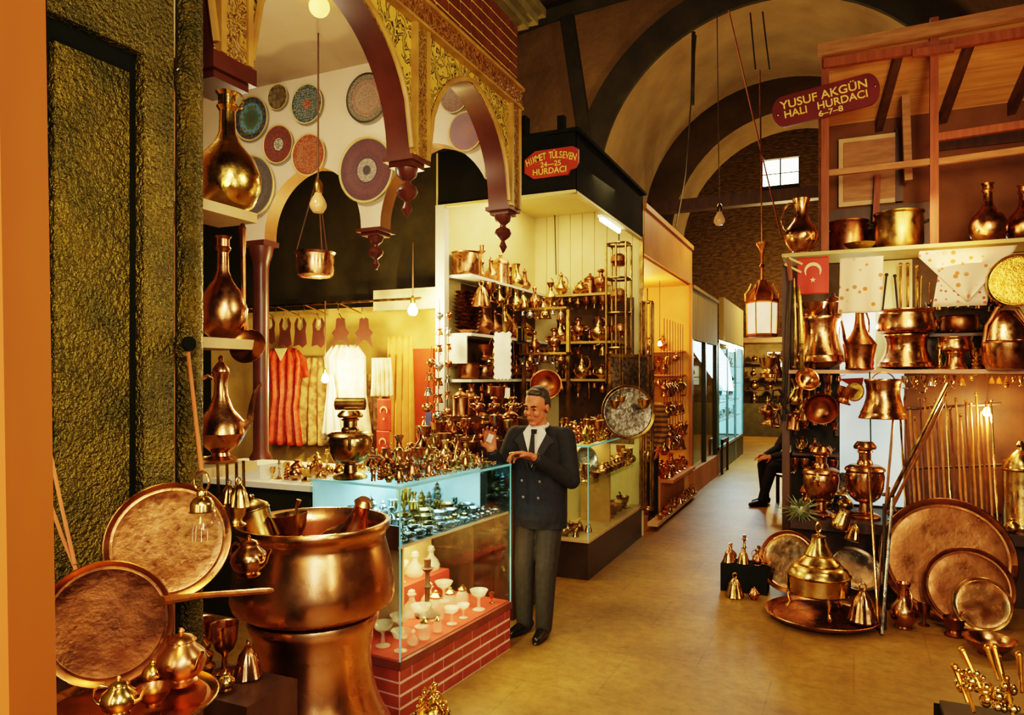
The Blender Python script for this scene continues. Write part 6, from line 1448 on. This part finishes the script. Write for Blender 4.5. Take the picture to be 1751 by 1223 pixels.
# ================================================================== PEOPLE
SKIN = mat('skin', (.56,.19,.09), (.48,.15,.07), .5, ns=14)
LIP = mat('lips', (.42,.13,.09), None, .5); EYEW = mat('eye_dark', (.06,.035,.025), None, .3); BROW = mat('brow_hair', (.05,.03,.02), None, .8)
HAIR = mat('black_hair', (.025,.018,.014), (.045,.03,.02), .5, ns=60)
SUIT = mat('dark_navy_suit', (.009,.010,.014), (.014,.014,.018), .85, ns=40)
SUITL = mat('suit_lapel', (.014,.014,.019), None, .7)
SHIRT = mat('white_shirt', (.85,.80,.70), None, .7); TIE = mat('dark_tie', (.02,.016,.016), None, .5); SHOE = mat('black_shoe', (.015,.012,.010), None, .25)
def hand(w, d, n, flip=1, curl=.5, s=1, spread=.0):
    w, d, n = V(w), V(d).normalized(), V(n); n = (n-d*n.dot(d)).normalized(); sd = d.cross(n)*flip
    C = []
    for i in range(4):
        root = w + d*(.088*s) + sd*((i-1.5)*.0195*s) - d*(abs(i-1.2)*.006*s)
        C.append((w+sd*((i-1.5)*.012*s), .017*s, root, .0125*s))
        p = root; ln = (.042,.047,.044,.034)[i]*s
        dd = (d + sd*spread*(i-1.5)).normalized()
        for j, f in enumerate((1,.72,.6)):
            a = curl*(j+.6)*(1+.06*i); q = p + (dd*math.cos(a)+n*math.sin(a))*ln*f
            C.append((p, (.0105,.0092,.0085)[j]*s, q, (.0092,.0085,.0072)[j]*s)); p = q
    r = w + d*.025*s - sd*.028*s
    t1 = r + (d*.55 - sd*.65 + n*.35)*.048*s; t2 = t1 + (d*.75 - sd*.2 + n*.55)*.036*s
    C += [(w, .018*s, r, .017*s), (r, .016*s, t1, .0115*s), (t1, .0112*s, t2, .0085*s)]
    return C
def head(Hm):
    P = lambda *c: tuple(Hm @ V(c)); e = Hm.to_euler(); e = (e.x,e.y,e.z)
    B = [(P(0,.012,.035),(.077,.096,.092),e),(P(0,-.02,-.055),(.060,.072,.066),e),(P(0,-.066,-.098),(.028,.024,.022),e),(P(0,-.10,-.018),(.0135,.024,.016),e),(P(0,-.092,.010),(.010,.016,.034),e),
         (P(0,-.076,.030),(.056,.022,.014),e),(P(.036,-.066,-.028),(.026,.026,.026),e),(P(-.036,-.066,-.028),(.026,.026,.026),e),(P(0,-.083,-.060),(.026,.014,.007),e),(P(0,-.081,-.072),(.022,.014,.008),e),
         (P(.079,.012,-.008),(.010,.020,.031),e),(P(-.079,.012,-.008),(.010,.020,.031),e),(P(.031,-.074,.004),(.017,.012,.011),e),(P(-.031,-.074,.004),(.017,.012,.011),e)]
    paint = [(P(0,-.093,-.066),(.024,.016,.010),1)]
    for s in (-1,1):
        paint.append((P(s*.031,-.086,.004),(.014,.014,.0065),2)); paint.append((P(s*.033,-.092,.027),(.023,.016,.007),3))
    return B, paint
def hair(Hm, parent, m=HAIR, low=.0):
    P = lambda *c: tuple(Hm @ V(c)); e = Hm.to_euler(); e = (e.x,e.y,e.z)
    return fuse('hair', [], [(P(0,.030,.066),(.080,.090,.074),e),(P(0,.058,.005),(.074,.060,.080),e),(P(.070,.03,.035),(.014,.045,.042),e),(P(-.070,.03,.035),(.014,.045,.042),e),(P(0,-.022,.100),(.058,.040,.030),e)], .005, [m], parent, smooth=2)

def local(mb_or, *a): pass
# ---------- the man in the dark suit (faces -Y)
mp_ = ORG + ray(924,HY)*4.80; mp_.z = 0
man = thing('person', 'man in a dark double-breasted suit and tie, examining a small brass piece by the counter', 'person', (0,0,0))
Hm = Matrix.Translation(V((-.005,-.055,1.575))) @ Matrix.Rotation(-.16,4,'Z') @ Matrix.Rotation(.24,4,'X') @ Matrix.Rotation(.06,4,'Y')
B, paint = head(Hm)
sh, el, wr = V((-.185,.0,1.37)), V((-.275,-.06,1.115)), V((-.285,-.185,1.285))
sl, ell, wl = V((.185,.0,1.37)), V((.245,-.05,1.09)), V((.075,-.285,1.255))
C = [((0,.0,1.38),.055,(0,-.025,1.52),.052), ((-.15,0,1.36),.05,(.15,0,1.36),.05), ((0,0,.95),.10,(0,0,1.30),.11),
     (sh,.045,el,.038),(el,.038,wr,.027),(sl,.045,ell,.038),(ell,.038,wl,.027),
     ((-.085,0,.90),.08,(-.11,-.01,.48),.052),((-.11,-.01,.48),.052,(-.125,.02,.09),.038),((.075,0,.90),.08,(.055,-.03,.48),.052),((.055,-.03,.48),.052,(.03,-.01,.09),.038)]
C += hand(wr, (-.05,-.25,.95), (.6,-.7,-.2), 1, .42, 1.05, .12)
C += hand(wl, (-.85,-.25,.22), (-.1,-.5,-.85), -1, .55, 1.05, .05)
body = fuse('body', C, B + [((0,0,.92),(.15,.10,.12)),((0,0,1.22),(.16,.10,.18))], .0045, [SKIN, LIP, EYEW, BROW], man, paint, 3)
hair(Hm, man)
# jacket
C = [((-.135,.005,1.372),.070,(.135,.005,1.372),.070),(sh+V((.005,0,-.005)),.076,el,.062),(el,.062,wr-(wr-el).normalized()*.035,.044),(sl+V((-.005,0,-.005)),.076,ell,.062),(ell,.062,wl-(wl-ell).normalized()*.035,.044),
     ((-.09,0,.70),.102,(-.08,0,1.28),.115),((.09,0,.70),.102,(.08,0,1.28),.115),((0,0,.66),.126,(0,-.004,1.25),.128),((-.06,0,1.38),.06,(0,.03,1.43),.05),((.06,0,1.38),.06,(0,.03,1.43),.05)]
fuse('jacket', C, [((0,0,1.2),(.190,.136,.2)),((0,.0,.84),(.196,.140,.16))], .007, [SUIT], man, (), 5, .755)
cuff = MB()
for w_, e_ in ((wr,el),(wl,ell)):
    d = (w_-e_).normalized(); cuff.tube([w_-d*.05, w_-d*.012], .036, 16)
cuff.build('shirt_cuff', SHIRT, man)
# trousers
C = [((-.07,0,.88),.100,(.06,0,.88),.100),((-.088,0,.84),.094,(-.112,-.012,.48),.076),((-.112,-.012,.48),.076,(-.128,.02,.075),.058),((.078,0,.84),.094,(.056,-.032,.48),.076),((.056,-.032,.48),.076,(.03,-.012,.065),.058)]
fuse('trousers', C, [], .007, [mat('olive_black_trousers',(.024,.022,.020),(.034,.030,.024),.8,ns=30)], man, (), 4)
for x, y, a in ((-.13,.02,-.25),(.03,-.015,.05)):
    M = Matrix.Translation(V((x,y,0))) @ Matrix.Rotation(a,4,'Z')
    q = lambda *c: tuple(M @ V(c))
    fuse('shoe', [(q(0,.05,.048),.040,q(0,-.06,.040),.040),(q(0,-.06,.040),.040,q(0,-.15,.030),.029)], [(q(0,-.05,.012),(.044,.14,.012),(0,0,a)),(q(0,.03,.06),(.040,.05,.04),(0,0,a))], .005, [SHOE], man, (), 3)
# shirt front, tie, lapels, buttons
def front(y, pts, th=.006): return MB().prism([(x,z) for x,z in pts], th, None, Matrix.Translation(V((0,y,0))))
sf = MB(); sf.add([(-.055,-.070,1.455),(.055,-.070,1.455),(.085,-.105,1.40),(0,-.158,1.17),(-.085,-.105,1.40),(0,-.100,1.43),(0,-.128,1.36)],[(0,5,4),(5,1,2),(4,5,6),(5,2,6),(4,6,3),(6,2,3)])
sf.tube([(.058*math.cos(a),-.02+.062*math.sin(a),1.445+.012*math.sin(a)) for a in [PI*2*i/20 for i in range(21)]],.013,8)
sf.build('shirt', SHIRT, man, 80)
MB().box((-.018,-.122,1.395),(.018,-.098,1.425)).add([(-.012,-.135,1.395),(.012,-.135,1.395),(.028,-.166,1.22),(0,-.170,1.18),(-.028,-.166,1.22),(-.012,-.12,1.395),(.012,-.12,1.395)],[(0,4,3,2,1),(0,1,6,5)]).build('tie', TIE, man)
for s in (-1,1):
    MB().add([(s*.045,-.090,1.455),(s*.112,-.118,1.385),(s*.150,-.112,1.345),(s*.115,-.130,1.325),(s*.012,-.172,1.14),(s*.045,-.146,1.30),(s*.088,-.106,1.40)],[(0,1,6),(1,2,3,6),(6,3,5),(5,3,4)]).build('lapel', SUITL, man)
bt_ = MB()
for x, z in ((-.075,1.08),(.055,1.08),(-.065,.97),(.045,.97)): bt_.ball((x,-.150,z),(.010,.006,.010),10)
bt_.build('button', mat('suit_button',(.22,.20,.17),None,.3), man)
man.location = mp_; man.scale = (.97,.97,.98)
bp_ = V((mp_.x,mp_.y,0)) + wl*.975 + V((-.085,-.055,.005))
ware('bowl', bp_ + V((-.03,0,.004)), .022, (GOLD,), 'tiny gold dish held in the left hand of the suited man', rot=(.2,.2,0), sxy=1.6)
q = V((mp_.x,mp_.y,0)) + wr*.975 + V((.03,-.085,.085)); o = MB().box((-.018,-.004,-.025),(.018,.004,.03)).build('paper_tag', SHIRT); o.location = q; o.rotation_euler=(.3,.4,.4); tag(o,'small white paper held between the fingers of the suited man','paper')

# ---------- seated man at the lane side (faces -X)
sp = onX(1352, -.72, 0); sp = V((-.78, 10.2, 0))
q = at(1358, 800, D=9.8); base = V((q.x, q.y, 0))
st_ = thing('person', 'man in dark clothes sitting on a stool at the lane edge, hands forward', 'person', (0,0,0))
Hs = Matrix.Translation(V((-.06,0,1.17))) @ Matrix.Rotation(-PI/2,4,'Z') @ Matrix.Rotation(.25,4,'X')
B, paint = head(Hs)
hipz = .52
C = [((0,0,1.0),.05,(-.03,0,1.12),.05),((0,-.14,.98),.05,(0,.14,.98),.05),((.05,0,.58),.11,(.0,0,.92),.11)]
J = [((0,-.15,.97),.075,(0,.15,.97),.075),((.05,0,.55),.14,(0,0,.9),.14)]
Tt = []; hs_ = []
for s in (-1,1):
    e_ = V((-.12,s*.22,.74)); w_ = V((-.40,s*.08,.66)); sh_ = V((0,s*.17,.96))
    C += [(sh_,.042,e_,.036),(e_,.036,w_,.027)] + hand(w_, (-.95,-.1*s,-.05), (0,-s*.6,-.7), s, .35)
    J += [(sh_,.072,e_,.058),(e_,.058,w_-(w_-e_).normalized()*.03,.042)]
    hp, kn, an = V((.04,s*.09,hipz)), V((-.40,s*.11,.53)), V((-.46+.08*s,s*.10,.09))
    C += [(hp,.075,kn,.055),(kn,.055,an,.038)]; Tt += [(hp,.115,kn,.08),(kn,.08,an,.058)]; hs_.append(an)
fuse('body', C, B+[((.03,0,.75),(.10,.14,.2))], .0055, [SKIN,LIP,EYEW,BROW], st_, paint, 3)
fuse('jacket', J, [((.04,0,.6),(.15,.17,.14))], .009, [mat('dark_green_coat',(.028,.03,.020),(.02,.022,.014),.8)], st_, (), 4)
fuse('trousers', Tt, [((.05,0,.53),(.15,.18,.10))], .009, [SUIT], st_, (), 4)
for an in hs_: fuse('shoe', [((an.x+.04,an.y,.05),.042,(an.x-.08,an.y,.042),.042),((an.x-.08,an.y,.042),.042,(an.x-.17,an.y,.03),.03)], [((an.x-.06,an.y,.012),(.14,.045,.012))], .006, [SHOE], st_, (), 3)
hair(Hs, st_)
st_.location = base; st_.rotation_euler = (0,0,.62)
o = thing('stool', 'low dark stool under the seated man', 'stool', base, .62)
MB().box((-.17,-.19,.36),(.24,.19,.392)).build('seat', DARKWOOD, o)
for x in (-.15,.21):
    for y in (-.16,.16): MB().box((x-.018,y-.018,0),(x+.018,y+.018,.36)).build('leg', DARKWOOD, o)

# ---------- shopkeeper inside the orange booth
wk = thing('person', 'shopkeeper in a striped dark pullover standing inside the orange booth', 'person', (0,0,0))
Hw = Matrix.Translation(V((0,-.03,1.585))) @ Matrix.Rotation(.3,4,'Z')
B, paint = head(Hw)
STR, nt, b, o_ = newmat('striped_pullover'); co = coords(nt,1,True)
wv = N(nt,'ShaderNodeTexWave', bands_direction='Z'); wv.inputs['Scale'].default_value = 5; nt.links.new(co, wv.inputs['Vector'])
r_ = ramp(nt, wv.outputs['Fac'], [(.45,(.10,.05,.02)),(.55,(.30,.17,.06))]); nt.links.new(r_.outputs[0], b.inputs['Base Color']); b.inputs['Roughness'].default_value = .85
C = [((0,0,1.38),.055,(0,-.015,1.52),.052),((0,0,.95),.1,(0,0,1.3),.11),((-.15,0,1.37),.05,(.15,0,1.37),.05)]; J = [((-.13,0,1.37),.07,(.13,0,1.37),.07),((-.06,0,.86),.13,(-.06,0,1.28),.12),((.06,0,.86),.13,(.06,0,1.28),.12)]; Tt = []
for s in (-1,1):
    s0, e_, w_ = V((s*.19,0,1.36)), V((s*.25,.02,1.09)), V((s*.20,-.12,.88))
    C += [(s0,.045,e_,.038),(e_,.038,w_,.027)] + hand(w_, (-.1*s,-.3,-.9), (-s*.8,0,-.2), s, .4); J += [(s0,.07,e_,.058),(e_,.058,w_-(w_-e_).normalized()*.03,.042)]
    hp, kn, an = V((s*.08,0,.86)), V((s*.10,-.01,.48)), V((s*.11,.02,.08))
    C += [(hp,.08,kn,.05),(kn,.05,an,.038)]; Tt += [(hp,.108,kn,.075),(kn,.075,an,.06)]
fuse('body', C, B+[((0,0,.92),(.15,.1,.12))], .006, [SKIN,LIP,EYEW,BROW], wk, paint, 3)
fuse('pullover', J, [((0,0,1.15),(.19,.13,.2))], .009, [STR], wk, (), 4); fuse('trousers', Tt, [], .009, [SUIT], wk, (), 4)
for s in (-1,1): fuse('shoe', [((s*.11,.05,.05),.042,(s*.11,-.08,.042),.042),((s*.11,-.08,.042),.042,(s*.12,-.17,.03),.03)], [], .007, [SHOE], wk, (), 3)
hair(Hw, wk)
wk.location = (-2.16, 8.70, 0)

# ================================================================== LIGHT
def area(name, loc, target, size, power, col, size2=None):
    l = bpy.data.lights.new(name,'AREA'); l.energy = power; l.color = col; l.size = size
    if size2: l.shape = 'RECTANGLE'; l.size_y = size2
    o = bpy.data.objects.new(name, l); COL.objects.link(o); o.location = loc
    o.rotation_euler = (V(target)-V(loc)).to_track_quat('-Z','Y').to_euler(); return o
def point(name, loc, power, col, r=.05):
    l = bpy.data.lights.new(name,'POINT'); l.energy = power; l.color = col; l.shadow_soft_size = r
    o = bpy.data.objects.new(name, l); COL.objects.link(o); o.location = loc; return o
WARM = (1,.66,.30); AMB = (1,.50,.16); CRM = (1,.80,.50)
area('key_lamp', (1.5,-.6,3.0), (-.5,4.8,.8), .7, 95, (1,.80,.52), 1.4)
area('fill_lamp', (.1,-1.4,2.6), (-1.6,3.0,1.4), .5, 26, (1,.74,.42), .8)
area('left_kiosk_lamp', (-3.1,2.3,3.9), (-3.1,3.2,2.2), .5, 34, (1,.78,.48))
point('kiosk_bulb_light', (-2.9,3.0,2.6), 14, CRM, .08)
for p_, w_ in ((at(706,528,Y=5.12),55),(at(556,640,Y=5.10),46)): point('display_bulb_light', p_, w_, (1,.68,.25), .06)
area('booth_ceiling_lamp', (-2.5,6.5,3.55), (-2.6,6.6,1), 1.0, 22, (1,.78,.40), 1.6)
area('booth_front_lamp', (-2.4,5.55,3.2), (-2.8,6.6,1.6), .3, 12, (1,.75,.38), 1.0)
area('case_lamp', (-2.2,6.75,1.12), (-2.2,6.75,0), .3, 7, (1,.78,.42), 1.6)
point('orange_booth_light', (-2.45,9.6,2.7), 36, AMB, .1); point('orange_booth_light_b', (-2.2,8.7,1.9), 12, AMB, .08)
pa = cp(.55,.30,1.165); area('aqua_case_lamp', pa, (pa.x,pa.y,0), .9, 9, (.55,.95,1), .3)
pa = cp(.62,.30,.855); area('lower_case_lamp', pa, (pa.x,pa.y,0), .8, 20, (1,.76,.36), .35)
area('showcase_lamp', (-1.7,14.8,2.0), (-.8,13.2,0), .6, 40, (.6,.95,1), 1.6)
point('far_stall_light', (-1.2,20.8,2.6), 260, (1,.72,.30), .15); point('lane_light', (-.9,16.5,3.4), 110, (1,.75,.35), .2)
point('vault_light', (-1.0,10.3,4.6), 150, (1,.70,.34), .3)
point('end_light', (-1.0,23.5,4.0), 160, (1,.66,.28), .3)
q = at(1688,712,Y=6.62); point('stall_bulb_light', q, 26, (1,.58,.18), .05)
area('stall_shelf_lamp', (.5,6.0,2.7), (.6,6.7,1.9), .3, 10, (1,.66,.30), 1.4)
q = at(1462,560,Y=6.9); point('white_panel_light', (q.x,6.75,q.z), 4, (1,.95,.7), .04)
area('timber_lamp', (.9,6.0,2.95), (.8,7.0,4.2), .3, 9, (1,.45,.13), 1.6)
area('stall_front_lamp', (.9,4.0,3.2), (.6,6.2,.6), .5, 24, (1,.68,.34))
area('door_glint_helper', (-.95,.70,2.0), (-1.65,1.10,1.9), .15, 9, (1,.66,.14), .4)  # unseen light added for golden glints on the door
area('facade_fill', (.9,2.3,2.7), (-1.95,3.5,3.7), .4, 30, (1,.78,.42))  # unseen light added to brighten the brick and facade
for i_,(lx,ly,pw_,cl_) in enumerate(((.45,-.5,15,(1,.88,.78)),(-.75,-.7,9,(1,.70,.40)),(-.15,-.8,7,(1,.75,.45)),(1.7,.6,14,(1,.72,.42)),(-1.35,-.3,6,(1,.65,.35)))): area('copper_streak_helper', (lx,ly,1.7), (-2.06,2.46,.9), .09, pw_, cl_, 1.3)  # unseen strips added to draw bright streaks on the copper
point('side_vault_fill', (-3.0,9.0,5.6), 130, (1,.68,.34), .3)  # unseen light added to brighten the wall left of the arch
w = bpy.data.worlds.new('dim_bazaar'); sc.world = w; w.use_nodes = True
w.node_tree.nodes['Background'].inputs[0].default_value = (.10,.062,.028,1); w.node_tree.nodes['Background'].inputs[1].default_value = .2

# ================================================================== CAMERA
cd = bpy.data.cameras.new('camera'); cam = bpy.data.objects.new('camera', cd); COL.objects.link(cam)
cam.location = ORG; cam.rotation_euler = (PI/2, 0, YAW); cd.sensor_fit = 'HORIZONTAL'; cd.sensor_width = 36; cd.lens = 36*F/1751; cd.shift_y = (HY-611.5)/1751; cd.clip_start = .02
sc.camera = cam
sc.view_settings.view_transform = 'Filmic'; sc.view_settings.look = 'High Contrast'; sc.view_settings.exposure = .35
c = sc.cycles
c.use_denoising = True; c.max_bounces = 7; c.diffuse_bounces = 3; c.glossy_bounces = 4; c.transmission_bounces = 4; c.transparent_max_bounces = 10
c.sample_clamp_indirect = 6; c.caustics_reflective = False; c.caustics_refractive = False
finish_labels()
